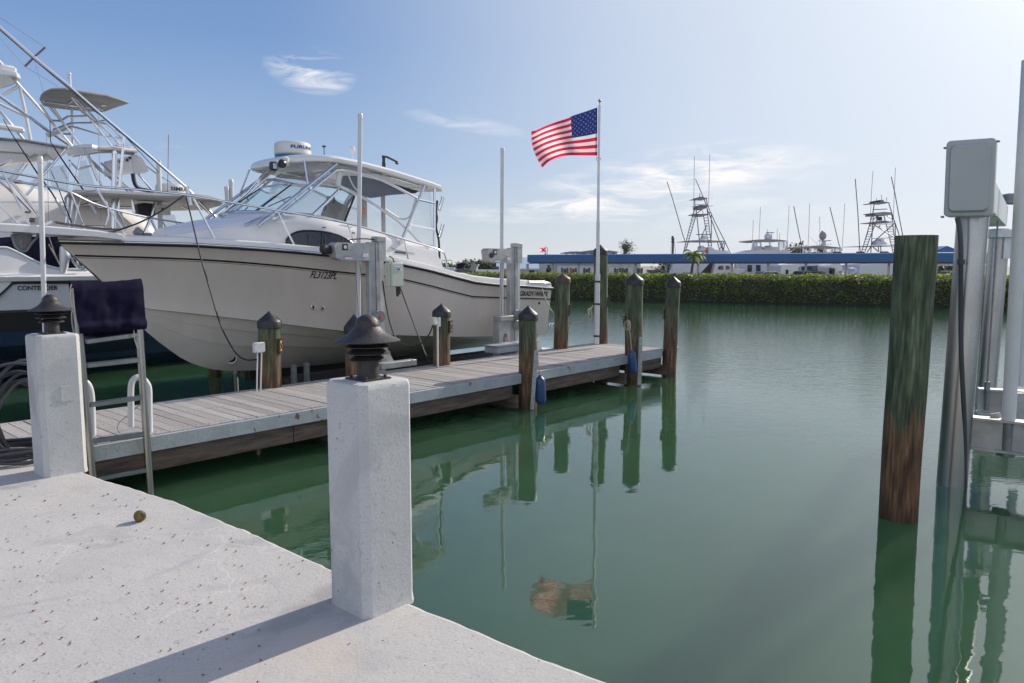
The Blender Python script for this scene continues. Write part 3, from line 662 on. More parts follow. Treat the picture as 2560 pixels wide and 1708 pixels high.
pC = pile_px(1104, 915, DZ, 1104, 791, 759, .150, 'piling with a grey weatherproof power outlet, beside the dock boards', lamp=(AR + .5, 1.20))
pD = pile_px(1318, 1022, 0, 1320.5, 799, 764, .148, 'nearest piling on the water side, with blue fender at its foot')
pE = pile_px(1402, 873, DZ, 1407, 707, 683, .150, 'piling with faded reddish cap beside the stern of the white boat', cap='bronze', lamp=(AR + .75, 1.33))
pF = pile_px(1503, 860, DZ, 1501, 636, 612, .150, 'tallest capped piling, standing behind the flagpole', lamp=(AR + .8, 1.45))
pG = pile_px(1582, 963, 0, 1586, 711, 682, .165, 'thick cracked piling with blue fender hung by white rope', lamp=(math.pi + .1, 1.18), crack=-1.65)
pH = pile_px(1672, 942, 0, 1683, 717, 690, .145, 'capped piling at the outer end of the dock', lamp=(math.pi - .1, 1.25))
# splintered sleeve chips
for p_, seed in ((pG, 3), (pH, 5)): pass
# big uncapped pile
piling((3.435, 6.40), -1.2, (3.462, 6.40), 2.49, 2.5, .155, 'large uncapped wooden piling standing in open water, green above and brown below', cap=None, rtop=.168, mt='bigpile', group='')
for o in list(S.objects):
    if o.get('group') == '': del o['group']
# far pilings seen under the hull
for x, y, lb in ((538, 930, 'wooden piling in the dark water under the white boat bow'),):
    P = PN(x, y, 6.6)
    piling((P.x, P.y), -.8, (P.x, P.y), 1.25, 1.3, .13, lb, cap=None, group='pilings along the dock')

# rub boards, fenders
def rub_board(px0, py0, px1, py1, Y, label):
    a = at_y(px0, py0, Y); c_ = at_y(px1, py1, Y); b = MB(); b.beam(a, c_, .062, .034, up=Vector((0, -1, 0)), bev=.005)
    for i in range(8):
        p = a.lerp(c_, .06 + i * .125) + Vector((.012 * (-1) ** i, -.019, 0)); b.box(p, (.012, .006, .012), mi=1)
    return tag(b.build('rub_board', [M['fascia'], M['stripe']]), label, 'rub board', 'pale rub boards on the pilings')
rub_board(1341, 876, 1330, 1024, TN(Vector((0, 0, 0)))[0] * 0 + 11.28, 'narrow pale rub board on the nearest water side piling')
rub_board(1602, 843, 1597, 962, 13.52, 'narrow pale rub board on the cracked piling')
def fender(top, bot, r, ropepts, label):
    top, bot = Vector(top), Vector(bot); ax = (top - bot).normalized(); L_ = (top - bot).length
    ro = thing('fender', bot, label, 'fender', 'blue fenders')
    pr_ = [(.0, 0)] + [(r * math.sin(a), r - r * math.cos(a)) for a in (.3, .6, .9, 1.2, 1.57)] + [(r, L_ - .12), (r * .9, L_ - .07), (r * .55, L_ - .035), (.028, L_ - .02), (.024, L_), (.0, L_)]
    b = MB(); b.lathe(bot, pr_, 20, axis=ax); b.build('body', M['fender'], ro, angle=50)
    b = MB(); b.tube(smooth(ropepts), .009, 6); b.build('rope', M['rope'], ro)
fz = lambda x, y, Y: at_y(x, y, Y)
fender(fz(1350, 938, 11.35), fz(1352, 1012, 11.35), .085, [fz(1350, 938, 11.35), fz(1346, 915, 11.3), fz(1344, 885, 11.3), fz(1341, 850, 11.3)], 'blue fender at the waterline by the nearest water side piling')
fender(fz(1578, 874, 13.42), fz(1583, 934, 13.42), .075, [fz(1578, 874, 13.4), fz(1576, 845, 13.36), fz(1572, 818, 13.34), fz(1570, 806, 13.36)], 'blue fender hanging from white rope on the cracked piling')
b = MB()
for q in range(3): b.tube(smooth([fz(1566 + q * 4, 802, 13.35), fz(1562 + q * 7, 812 + q * 3, 13.33), fz(1568 + q * 3, 826, 13.33), fz(1576 - q * 2, 810, 13.33), fz(1568 + q * 2, 800, 13.35)]), .008, 6)
tag(b.build('rope_knot', M['rope']), 'pale rope knotted round the cracked piling', 'rope')

# flagpole and flag
FY = 14.9
ro = thing('flagpole', at_y(1491, 858, FY), 'slender sectioned flagpole with brass ball on the dock end', 'flagpole')
def seg(name, p, m): b = MB(); b.tube([at_y(x, y, FY) for x, y, _ in p], [r_ for _, _, r_ in p], 12); return b.build(name, m, ro)
seg('lower_section', [(1491, 860, .054), (1494, 685, .052)], M['pvc'])
seg('middle_section', [(1494, 700, .038), (1495.5, 553, .035)], M['alup'])
seg('upper_section', [(1495.4, 560, .029), (1497, 400, .025)], M['alup'])
seg('top_section', [(1497, 405, .020), (1499, 270, .026), (1499, 264, .026)], M['alup'])
b = MB(); b.ball(at_y(1499.3, 252, FY), .032, 14); b.tube([at_y(1499.3, 252, FY), at_y(1499, 268, FY)], .008); b.build('ball', M['gold'], ro)
for x, y in ((1493.6, 704), (1493, 760), (1492, 840)):
    b = MB(); c_ = at_y(x, y, FY); b.lathe(c_, [(.068, -.016), (.070, -.012), (.070, .012), (.068, .016)], 14); b.build('clamp_band', M['stripe'], ro)
b = MB(); c_ = at_y(1496, 397, FY); b.tube([c_ + Vector((math.cos(a) * .04, 0, math.sin(a) * .035)) for a in [i * math.pi / 8 for i in range(16)]], .005, 6, closed=True); b.build('ring', M['dark'], ro)
def f6(x, y): return 1290 + x / 6.533, 220 + y / 6.533
topc = smooth([(1328, 318, 0), (1130, 388, 0), (940, 450, 0), (835, 500, 0), (660, 555, 0), (450, 635, 0), (250, 735, 0)], 8)
botc = smooth([(1328, 1105, 0), (1180, 1104, 0), (1000, 1102, 0), (850, 1104, 0), (700, 1130, 0), (540, 1200, 0), (430, 1302, 0)], 8)
NU = 60; NV = 39
def cvat(c, u): f = u * (len(c) - 1); i = min(int(f), len(c) - 2); return c[i].lerp(c[i + 1], f - i)
def flagpt(u, v):
    a = cvat(topc, u); c_ = cvat(botc, u); q = a.lerp(c_, v)
    q.y += 20 * math.sin(v * math.pi) * math.sin(u * math.pi * 1.3) * (1 - v); q.x -= 55 * math.sin(v * math.pi) * (u ** 3)
    px, py = f6(q.x, q.y)
    dy = .10 * math.sin(u * 7.5 + v * 1.2) * u + .06 * math.sin(u * 15 + v * 3) * u - .35 * u
    if v < .03 and u > .93: px, py = px - 0, py - (u - .93) * 60
    return at_y(px, py, FY - .04 + dy)
b = MB(); vs = [flagpt(i / NU, j / NV) for j in range(NV + 1) for i in range(NU + 1)]; fs = []; mi = []
for j in range(NV):
    for i in range(NU):
        st = j // 3; fs.append((j * (NU + 1) + i, j * (NU + 1) + i + 1, (j + 1) * (NU + 1) + i + 1, (j + 1) * (NU + 1) + i)); mi.append(2 if (st < 7 and i < NU * .40) else (0 if st % 2 == 0 else 1))
b.add(vs, fs); b.mi = mi
for r_ in range(9):
    for k in range(6 if r_ % 2 == 0 else 5):
        u = (.4 / 12) * (1 + 2 * k + (0 if r_ % 2 == 0 else 1)); v = (7 / 13) * (r_ + 1) / 10
        for side in (-1, 1):
            st = []
            for q in range(10):
                a = math.pi * q / 5 - math.pi / 2; rr = 1 if q % 2 == 0 else .42
                st.append(flagpt(u + math.cos(a) * .0125 * rr, v + math.sin(a) * .0215 * rr) + Vector((0, side * .004, 0)))
            b.add([flagpt(u, v) + Vector((0, side * .004, 0))] + st, [(0, 1 + q, 1 + (q + 1) % 10) for q in range(10)]); b.mi[-10:] = [1] * 10
flag = b.build('flag', [M['red'], M['wht'], M['blu']], recalc=False)
tag(flag, 'large red white and blue stars and stripes flag blowing from the dock flagpole', 'flag')

# junction box and conduits (fixed to the piling)
def on_px(n, *pts): return [PN(x, y, n) for x, y in pts]
b = MB(); c_ = PN(647, 869, 1.50); b.box(c_, (.15, .07, .135), (D, N, Z3), bev=.008); jb = b.build('junction_box', M['pvc'], pA)
b = MB()
for sx in (-1, 1):
    for sz in (-1, 1): b.box(c_ - N * .037 + D * sx * .06 + Z3 * sz * .055, (.01, .004, .01), (D, N, Z3))
b.build('screws', M['dark'], jb, smooth_=False)
b = MB()
for x in (643.5, 654): b.tube([PN(x, 880, 1.50), Vector((*PN(x - (2 if x < 650 else 3), 970, 1.50).xy, DZ))], .0095, 8)
b.build('conduit', M['pvc'], pA)
b = MB(); c_ = PN(1086, 803, 1.42); b.box(c_, (.105, .09, .13), (D, N, (Z3 * 1 + N * .25).normalized()), bev=.015); b.build('outlet_box', M['beigebox'], pC)
b = MB(); b.tube([PN(1094, 812, 1.45), Vector((*PN(1094.5, 912, 1.45).xy, DZ))], .017, 8); b.box(PN(1098, 805, 1.46), (.04, .03, .15), (D, N, Z3)); b.build('conduit', M['pvc'], pC)
# black cables
def cable(pts, r, label, m='blackrope', nm='power_cable', cat='cable'):
    b = MB(); b.tube(smooth(pts, 8), r, 7); return tag(b.build(nm, M[m]), label, cat)
cable([PN(465, 490, 3.95), PN(482, 560, 3.45), PN(500, 636.6, 2.9), PN(525, 724.7, 2.6), PN(552, 813, 2.3), PN(586, 878, 1.9), PN(613, 899, 1.6), PN(642, 899, 1.46)], .011, 'black shore power cable looping down from the bow rail to the junction box')
cable([PN(*c4(x, y), n_) for x, y, n_ in ((628, 290, 2.25), (665, 330, 2.25), (700, 500, 2.25), (800, 780, 2.2), (900, 1040, 2.0), (970, 1210, 1.75))] + [Vector((*PN(*c4(1040, 1262), 1.66).xy, DZ + .015)), Vector((*PN(*c4(1160, 1272), 1.5).xy, DZ + .015))], .010, 'straight black cable running from lift motor down to the dock boards')
cable([PN(*c4(x, y), n_) for x, y, n_ in ((566, 515, 2.2), (592, 700, 2.2), (640, 920, 2.1), (700, 1050, 2.0), (800, 1105, 1.8), (900, 1090, 1.6), (980, 1010, 1.45), (1022, 915, 1.42))], .012, 'sagging black cable between control box and the outlet piling')
cable([PN(*c4(x, y), n_) for x, y, n_ in ((1950, 540, 3.1), (1995, 560, 2.85), (2025, 650, 2.6), (2065, 740, 2.2), (2112, 812, 1.7))], .012, 'pale mooring rope from boat stern cleat to the red capped piling', 'rope', 'mooring_rope', 'rope')
cable([PN(*c5(x, y), n_) for x, y, n_ in ((325, 1152, 1.6), (360, 1160, 1.5), (405, 1142, 1.5), (450, 1100, 1.5), (480, 1060, 1.45), (490, 1040, 1.42), (470, 1075, 1.4), (462, 1120, 1.4), (470, 1140, 1.4), (484, 1115, 1.4), (478, 1060, 1.42), (458, 1070, 1.4), (470, 1100, 1.4))], .011, 'pale rope slung between red capped piling and the flagpole', 'rope', 'mooring_rope', 'rope')

# dock step boxes beside the lift posts
b = MB(); a = W(6.98, 1.80, 0)
b.box(W(7.55, 2.02, DZ + .075), (1.15, .36, .13), (D, N, Z3), bev=.012); b.box(W(7.55, 2.02, DZ + .15), (1.19, .40, .022), (D, N, Z3), bev=.006)
tag(b.build('dock_step', M['fascia']), 'long low pale step box on the dock beside the far lift post', 'step')
b = MB(); b.box(W(4.62, 1.95, DZ + .05), (.75, .16, .10), (D, N, Z3), bev=.008); b.slab([W(4.35, 2.0, DZ + .1), W(4.60, 2.0, DZ + .1), W(4.42, 2.0, DZ + .42)], N * .02)
tag(b.build('lift_bracket', M['aluflat']), 'grey metal bracket lying behind the foreground lamp', 'bracket')

# =================================================================== LADDER + COVER + HANDRAILS
LN = -.12
lt = thing('dock_ladder', Vector((*PN(232, 1189, LN).xy, 0)), 'aluminium boarding ladder standing in water at the dock edge', 'ladder')
Ltop, Lbot = PN(187, 722, LN), PN(235, 1235, LN); Rtop, Rbot = PN(341, 712, LN), PN(377.5, 1262, LN)
for a, c_ in ((Ltop, Lbot), (Rtop, Rbot)):
    b = MB(); b.tube([c_, a], .034, 16); b.build('rail', M['alu'], lt)
for (x0, y0), (x1, y1) in (((485, 770), (775, 738)), ((500, 985), (790, 942)), ((508, 1182), (800, 1142)), ((545, 1388), (815, 1336)), ((480, 640), (765, 600))):
    b = MB(); b.beam(PN(*c8(x0 - 12, y0), LN), PN(*c8(x1, y1), LN), .045, .045, bev=.006); b.build('rung', M['alu'], lt)
b = MB(); NU2, NV2 = 26, 34
TL, TR, BL, BR = PN(173, 702, LN), PN(352, 696, LN), PN(193, 834, LN - .06), PN(361, 822, LN - .06)
for side, drop, off in ((-1, 1.0, .05), (1, 1.12, .05)):
    rings = []
    for j in range(NV2 + 1):
        v = j / NV2; ring = []
        for i in range(NU2 + 1):
            u = i / NU2; top_ = TL.lerp(TR, u); bt = BL.lerp(BR, u); p = top_.lerp(bt, v * drop)
            sag = -.018 * math.sin(u * math.pi) * (1 - v) ** 2
            o_ = off * min(1, v * 6) ** .5 + .030 * (.5 + .5 * math.sin(u * 17 + v * 2.5 + side)) * (.3 + v) * mn.noise(Vector((u * 3, v * 1.2, side + 9))) + .010 * mn.noise(Vector((u * 5, v * 4, side))) + .006 * mn.noise(Vector((u * 16 + v * 3, v * 3, side * 2)))
            if v > .78: o_ += .035 * math.sin((v - .78) / .22 * math.pi) * (1 + .5 * mn.noise(Vector((u * 12, v * 6, 3))))
            o_ *= .9 + .1 * min(1, min(u, 1 - u) * 12)
            ring.append(p + N * (side * max(o_, 0.0)) + Z3 * (sag + .006 * mn.noise(Vector((u * 9, v * 9, 7)))))
        rings.append(ring)
    b.loft(rings)
cv = thing('canvas_cover', Ltop, 'dark navy canvas cover draped over top of the ladder', 'cover')
b.build('canvas', M['navy'], cv, angle=70, weld=True)
b = MB(); b.tube(smooth([PN(*c9(x, y), LN - .07) for x, y in ((778, 745), (765, 800), (768, 900), (785, 1000), (780, 1100), (790, 1200), (805, 1280))]), .006, 6)
b.build('draw_cord', M['rope'], cv); b = MB(); b.tube(smooth([PN(*c9(x, y), LN - .07) for x, y in ((1455, 1235), (1465, 1330), (1480, 1390), (1503, 1450))]), .006, 6); b.build('draw_cord', M['rope'], cv)
b = MB()
for i in range(26): b.tube([PN(*c9(785 + i * .9, 790 + i * 12.4), LN - .073), PN(*c9(800 + i * .9, 796 + i * 12.4), LN - .073)], .003, 4)
b.build('stitching', M['rope'], cv)
def hrail(n0, px, label):
    ro = thing('grab_rail', Vector((*PN(*px[0], n0).xy, DZ)), label, 'grab rail', 'pale grab rails on the dock')
    b = MB(); b.tube(smooth([PN(x, y, nn) for (x, y), nn in zip(px, n0 if isinstance(n0, list) else [n0] * len(px))], 6), .030, 14); b.build('hoop', M['pvc'], ro)
    q = PN(*px[0], n0); b = MB(); b.box(Vector((q.x, q.y, DZ + .012)), (.16, .10, .016), (D, N, Z3), bev=.004); b.build('foot_plate', M['pvc'], ro)
hrail(.12, [c8(713, 1105), c8(713, 1000), c8(712, 920), c8(718, 862), c8(742, 836), c8(770, 838), c8(795, 862), c8(810, 900), c8(812, 1000), c8(815, 1140), c8(818, 1215)], 'white looped grab rail on the dock behind the ladder right rail')
hrail(.12, [c8(455, 1130), c8(450, 1010), c8(447, 930), c8(450, 880), c8(462, 862), c8(482, 880), c8(495, 925), c8(500, 1000), c8(505, 1150)], 'white looped grab rail between left lamp post and the ladder')
b = MB(); b.tube(smooth([Vector((*PN(*c8(x, y), .5).xy, DZ + .015)) for x, y in ((770, 985),)] + [PN(*c8(770, 985), .15), PN(*c8(700, 1040), .25), PN(*c8(650, 1080), .3), PN(*c8(640, 1120), .3), Vector((*PN(*c8(655, 1150), .25).xy, DZ + .01))][0:]), .005, 5)
tag(b.build('thin_cord', M['rope']), 'thin cord looping down behind the ladder onto the planks', 'cord')

# hose coil
b = MB(); cc = Vector((-4.06, 6.02, QZ))
for q in range(9):
    k = 34; ph = random.uniform(-.12, .12); ax = Vector((.80 + ph, .60, 0)).normalized(); rx = random.uniform(.22, .30); rz = random.uniform(.31, .42); cz = rz * .93 + .02; off = random.uniform(-.07, .07)
    pts = [cc + ax * (math.cos(a) * rx + off) + Z3 * (cz + math.sin(a) * rz) + Vector((.03, -.05, 0)) * (q * .35 - 1.5) + Vector((mn.noise(Vector((q, a, 0))), mn.noise(Vector((q, a, 4))), mn.noise(Vector((q, a, 8))))) * .03 for a in [2 * math.pi * i / k for i in range(k)]]
    b.tube(pts, .0135, 8, closed=True)
for q in range(6):
    k = 30; rr = random.uniform(.26, .40)
    pts = [cc + Vector((math.cos(a) * rr - .05, math.sin(a) * rr * .75 - .06, .02 + .02 * q + .01 * math.sin(a * 3 + q))) for a in [2 * math.pi * i / k for i in range(k)]]
    b.tube(pts, .0135, 8, closed=True)
tag(b.build('hose_coil', M['hose']), 'coiled dark grey hose heaped on quay behind the left lamp post', 'hose')

# coconut and scattered berries
cp = at_z(346, 1306, QZ); cr = .036
ro = MB(); vs0 = len(ro.v); ro.ball((cp.x, cp.y + .02, QZ + cr * .93), cr, 20, (1.1, .95, 1.0))
for v in ro.v: v += (v - Vector((cp.x, cp.y + .02, QZ + cr))) * (.12 * mn.noise(v * 35))
th = thing('coconut', Vector((cp.x, cp.y + .02, QZ)), 'small green and brown fallen coconut on the quay', 'coconut')
ro.build('husk', M['coco'], th, angle=80)
b = MB(); b.lathe((cp.x + cr * .75, cp.y + .01, QZ + cr * 1.2), [(.006, 0), (.017, .006), (.012, .012), (.004, .013)], 9, axis=Vector((.7, -.2, .6))); b.build('stalk_scar', M['trunk'], th)
def c10(x, y): return x / 2.611, 1180 + y / 2.611
seeds = [(75,155),(130,163),(100,185),(43,218),(294,191),(395,217),(230,95),(706,149),(675,160),(757,184),(608,221),(785,226),(828,223),(919,187),(945,174),(897,233),(645,275),(483,282),(491,302),(232,292),(316,326),(170,358),(447,398),(455,411),(530,473),(573,497),(604,449),(760,442),(796,459),(903,431),(950,434),(993,366),(890,384),(1052,373),(1072,468),(1142,412),(1132,426),(1232,403),(1228,310),(1195,452),(1358,482),(1511,437),(1518,461),(1542,519),(1476,511),(1825,560),(1838,607),(1886,603),(1978,581),(1915,622),(1955,667),(1530,612),(1580,617),(1297,623),(1411,699),(1735,683),(1733,715),(1605,725),(1582,767),(42,437),(53,456),(71,510),(106,516),(151,530),(365,528),(264,583),(377,600),(97,623),(135,623),(248,681),(284,682),(132,717),(676,636),(240,782),(206,805),(241,857),(450,838),(216,911),(342,912),(302,981),(634,961),(806,746),(840,795),(1095,723),(1065,776),(1160,828),(1060,861),(1166,858),(1220,858),(1365,818),(1378,857),(1297,871),(1290,910),(1312,743),(1481,891),(1600,827),(1500,935),(1620,881),(1666,881),(1715,882),(886,926),(1055,983),(1397,999),(1355,1031),(1314,1046),(1522,1064),(1480,1094),(1692,1035),(1690,1140),(1703,1234),(902,1080),(402,1087),(462,1110),(458,1124),(157,1111),(27,1097),(30,1124),(275,1124),(288,1193),(240,1228),(148,1263),(98,1306),(525,1268),(570,1250),(1050,1171),(1114,1162),(1198,1190),(1435,1288),(1328,1329),(1042,1363),(628,1373),(2280,1123),(1682,1375),(600,690),(968,890),(767,360)]
b = MB(); b.ball((0, 0, .004), .0048, 8, (1.35, .9, .85)); b.lathe((.005, 0, .004), [(.0016, 0), (.0008, .008)], 5, axis=Vector((1, .3, .5)))
s0 = b.build('fallen_berry', M['berry'])
for i, (x, y) in enumerate(seeds):
    o = s0 if i == 0 else s0.copy()
    if i: S.collection.objects.link(o)
    P = at_z(*c10(x, y), QZ + .001); o.location = P; o.rotation_euler = (0, 0, random.uniform(0, 6)); sc = random.uniform(.6, .95) * (1 if y > 300 else 1.25); o.scale = (sc, sc, sc)
    tag(o, 'tiny dried reddish brown berry lying on the pale concrete quay', 'berry', 'fallen berries on the quay')
# =================================================================== HULL BUILDER
NC = 4.5
class Hull:
    def __init__(s, sheer, stem, chine, halfb, halfc, t1, nc, keel_aft=.34, flare=1.7):
        s.sheer, s.stem, s.chine, s.halfb, s.halfc, s.t1, s.nc, s.fl = sheer, stem, chine, halfb, halfc, t1, nc, flare; s.t0 = stem[0][0]
    def zs(s, t): return interp(s.sheer, t)
    def bs(s, t): return s.halfb(t)
    def zk(s, t): return interp(s.stem, t)
    def zc(s, t): return max(interp(s.chine, t), s.zk(t) + .0)
    def bc(s, t): return max(0.0, min(s.halfc(t), s.bs(t) * .98))
    def side(s, t, f):       # f 0 chine .. 1 sheer
        p = 1 + (s.fl - 1) * max(0, 1 - (t - s.t0) / 5.5)
        return s.bc(t) + (s.bs(t) - s.bc(t)) * f ** p, s.zc(t) + (s.zs(t) - s.zc(t)) * f
    def h_at(s, t, z):
        f = (z - s.zc(t)) / max(1e-4, s.zs(t) - s.zc(t)); return s.side(t, max(0, min(1, f)))[0]
    def half(s, t):
        out = [s.side(t, f) for f in [1 - i / 9 for i in range(10)]]
        hc, zc, zk = s.bc(t), s.zc(t), s.zk(t)
        fl = min(.07, hc * .2); out.append((hc - fl, zc - .012 if hc > .05 else zc))
        h0 = hc - fl
        for f in (.82, .80, .55, .53, .28, .0):
            dz = .055 if f in (.80, .53) else 0
            out.append((h0 * f, zk + (zc - .012 - zk) * (f ** (1.0 if t > s.t0 + 3 else 1.15)) + (dz * min(1, hc) * .6)))
        return out
    def build(s, root, m, mb, ts=None, W_=W, name='hull'):
        ts = ts or [s.t0 + (s.t1 - s.t0) * ((i / 46) ** 1.35) for i in range(47)]
        b = MB()
        for sd in (1, -1):
            A = []; Bm = []
            for t in ts:
                h = s.half(t); ring = [W_(t, s.nc - sd * x, z) for x, z in h]
                A.append(ring[:11]); Bm.append(ring[10:])
            b.loft(A, mi=0); b.loft(Bm, mi=1)
        h = s.half(s.t1); poly = [W_(s.t1, s.nc - x, z) for x, z in h] + [W_(s.t1, s.nc + x, z) for x, z in h[::-1][1:]]
        b.add(poly, [tuple(range(len(poly)))])
        return b.build(name, [m, mb], root, angle=22, weld=True)
def bsG(t): u = max(0, min(1, (t - .513) / 9.8)); return 1.75 * (1 - (1 - min(1, u / .55)) ** 2.2) * (1 - .04 * max(0, u - .6) / .4)
def bcG(t): u = max(0, min(1, (t - 1.28) / 9.0)); return 1.55 * (1 - (1 - min(1, u / .62)) ** 1.75)
G = Hull([(.51, 2.575), (1.15, 2.56), (2.06, 2.54), (3.09, 2.48), (4.06, 2.40), (5.3, 2.27), (6.12, 2.13), (6.69, 2.01), (7.29, 1.89), (7.93, 1.83), (8.8, 1.78), (9.75, 1.71)],
         [(.513, 2.57), (.707, 2.35), (.894, 2.16), (1.048, 1.99), (1.28, 1.69), (1.648, 1.22), (1.83, 1.04), (2.16, .75), (2.4, .60), (2.66, .49), (2.93, .43), (3.5, .37), (5, .33), (10, .30)],
         [(1.28, 1.69), (1.57, 1.57), (2.21, 1.47), (3.06, 1.33), (4.27, 1.12), (5.26, .97), (7.17, .80), (9.82, .66)], bsG, bcG, 9.80, NC)
boat = thing('cabin_cruiser', W(5, NC, .3), 'large white express fishing boat with hardtop raised on the lift', 'boat')
G.build(boat, M['gel'], M['bottom'])
def GS(t, z, lift=0., sd=1): return W(t, NC - sd * (G.h_at(t, z) + lift), z)
# rub rail, stripes
ts = [.52 + (9.80 - .52) * ((i / 60) ** 1.3) for i in range(61)]
for sd in (1, -1):
    b = MB(); b.tube([W(t, NC - sd * (G.bs(t) + .012), G.zs(t) - .01) for t in ts], .034, 10)
    if sd == 1: b.tube([W(9.80, NC - G.bs(9.8) - .01, 1.70), W(9.83, NC - G.bs(9.8) + .04, 1.66), W(9.85, NC - G.bs(9.8) + .06, 1.56)], .030, 10)
    rr_ = b.build('rub_rail', M['black'], boat)
    b = MB(); b.tube([W(t, NC - sd * (G.bs(t) + .042), G.zs(t) + .002) for t in ts], .012, 8); b.build('steel_insert', M['steel'], rr_)
stripe_tab = [(.70, 2.37), (2.05, 2.32), (3.08, 2.24), (4.28, 2.11), (5.31, 2.0), (6.11, 1.85), (6.7, 1.72), (7.29, 1.60), (8.0, 1.56), (9.82, 1.46)]
st_s = smooth([(a, c_, 0) for a, c_ in stripe_tab[:7]], 5) + [Vector((a, c_, 0)) for a, c_ in stripe_tab[7:]]
stab = [(v.x, v.y) for v in st_s]
for sd in (1, -1):
    b = MB(); tt = [.72 + (9.80 - .72) * i / 90 for i in range(91)]
    for dz, hh in ((0, .026), (-.030, .006)):
        b.loft([[GS(t, interp(stab, t) + dz + hh / 2, .004, sd), GS(t, interp(stab, t) + dz - hh / 2, .004, sd)] for t in tt])
    b.build('hull_stripe', M['stripe'], boat, smooth_=False)
# gunwale and decks
def gin(t): return max(0.0, G.bs(t) - .10)
b = MB(); rings = []
for t in ts:
    z = G.zs(t); k = min(1, (t - .51) / .5); hb = G.bs(t); e = .11 * k + .005
    up = .095 if t < 7 else .115
    rings.append([W(t, NC - (hb), z + .015)] + [W(t, NC - (hb - .02 * k), z + up * .75 * k + .02), W(t, NC - (hb - .07 * k), z + up * k + .02)] + [W(t, NC - x * max(0, hb - .12 * k), z + up * k + .02 + .02 * (1 - x)) for x in (1, .5, 0, -.5, -1)] + [W(t, NC + (hb - .07 * k), z + up * k + .02), W(t, NC + (hb - .02 * k), z + up * .75 * k + .02), W(t, NC + hb, z + .015)])
b.loft(rings[:48]); cut = len(rings) - 14
b2 = rings[47:]
for rg, sd in ((b2, 0), (b2, 1)):   # cockpit coaming each side with inner wall
    out = []
    for i, r_ in enumerate(rg):
        t = ts[47 + i]; q = r_[:4] if sd == 0 else r_[::-1][:4]; s_ = 1 if sd == 0 else -1
        p = q[3]; out.append(q + [p + N * s_ * .16, p + N * s_ * .18 - Z3 * .6])
    b.loft(out)
b.add([W(6.9, NC - 1.6, 1.15), W(9.8, NC - 1.6, 1.15), W(9.8, NC + 1.6, 1.15), W(6.9, NC + 1.6, 1.15)], [(0, 1, 2, 3)])
b.box(W(9.66, NC, 1.47), (.26, 3.05, .62), (D, N, Z3), bev=.05)
b.build('deck', M['gelw'], boat, angle=40)
# rounded stern corner cap
b = MB(); pr = [(a, c_) for a, c_ in ((9.1, 0), (9.55, 0), (9.80, -.02), (9.86, -.06))]
b.loft([[W(t, NC - 1.72 + k, 1.845 - .03 * (t - 9.1) + dz), W(t, NC - 1.69 + k, 1.885 - .03 * (t - 9.1) + dz * 1.5), W(t, NC - 1.3, 1.885 - .03 * (t - 9.1) + dz * 1.5)] for t, dz, k in ((9.0, 0, 0), (9.5, 0, 0), (9.7, -.01, .01), (9.80, -.04, .04), (9.84, -.09, .08), (9.85, -.18, .10))])
b.build('stern_quarter_cap', M['gelw'], boat)

# cabin trunk
wt = [(1.95, .30), (2.1, .62), (2.3, .86), (2.7, 1.08), (3.3, 1.25), (4.2, 1.33), (6.9, 1.34)]
zt = [(1.95, 2.70), (2.1, 2.735), (2.3, 2.79), (2.6, 2.86), (3.1, 2.93), (3.3, 3.02), (3.7, 3.04), (4.0, 3.03), (4.64, 2.95), (5.69, 2.75), (6.27, 2.66), (6.9, 2.57)]
zts = smooth([(a, c_, 0) for a, c_ in zt], 5); ztt = [(v.x, v.y) for v in zts]
def trunk_w(t): return min(interp(wt, t), max(.05, G.bs(t) - .28))
def trunk_z(t): return interp(ztt, t)
def trunk_pt(t, z, sd=1, lift=0.):
    w_, z0, z1 = trunk_w(t), G.zs(t) + .10, trunk_z(t); f = max(0, min(1, (z - z0) / max(.01, z1 - z0)))
    return W(t, NC - sd * (w_ * (1 - .06 * f - .10 * max(0, f - .8) / .2 * (.35 if t > 3.6 else 1)) + lift), z)
b = MB(); rings = []; tt = [1.95 + (6.62 - 1.95) * i / 60 for i in range(61)]
def trunk_ring(t, tf=lambda z: 0):
    z0, z1 = G.zs(t) + .06, trunk_z(t); rg = []
    for f in (0, .15, .3, .45, .6, .75, .85, .93, .98, 1):
        z = z0 + (z1 - z0) * f; p = trunk_pt(t, z) + D * tf(f); rg.append(p)
    w1 = trunk_w(t) * .9; cr = .10 if t < 3.6 else .02
    for x in (.8, .45, 0, -.45, -.8): rg.append(W(t, NC - w1 * x, z1 + cr * (1 - x * x) + .005) + D * tf(1))
    for f in (1, .98, .93, .85, .75, .6, .45, .3, .15, 0):
        z = z0 + (z1 - z0) * f; rg.append(trunk_pt(t, z, -1) + D * tf(f))
    return rg
rings = [trunk_ring(t) for t in tt] + [trunk_ring(6.66, lambda f: .22 * (1 - f)), ]
b.loft(rings, cap1=True)
r0 = rings[0]; b.add(r0, [tuple(range(len(r0)))])
b.build('cabin', M['gelw'], boat, angle=30)
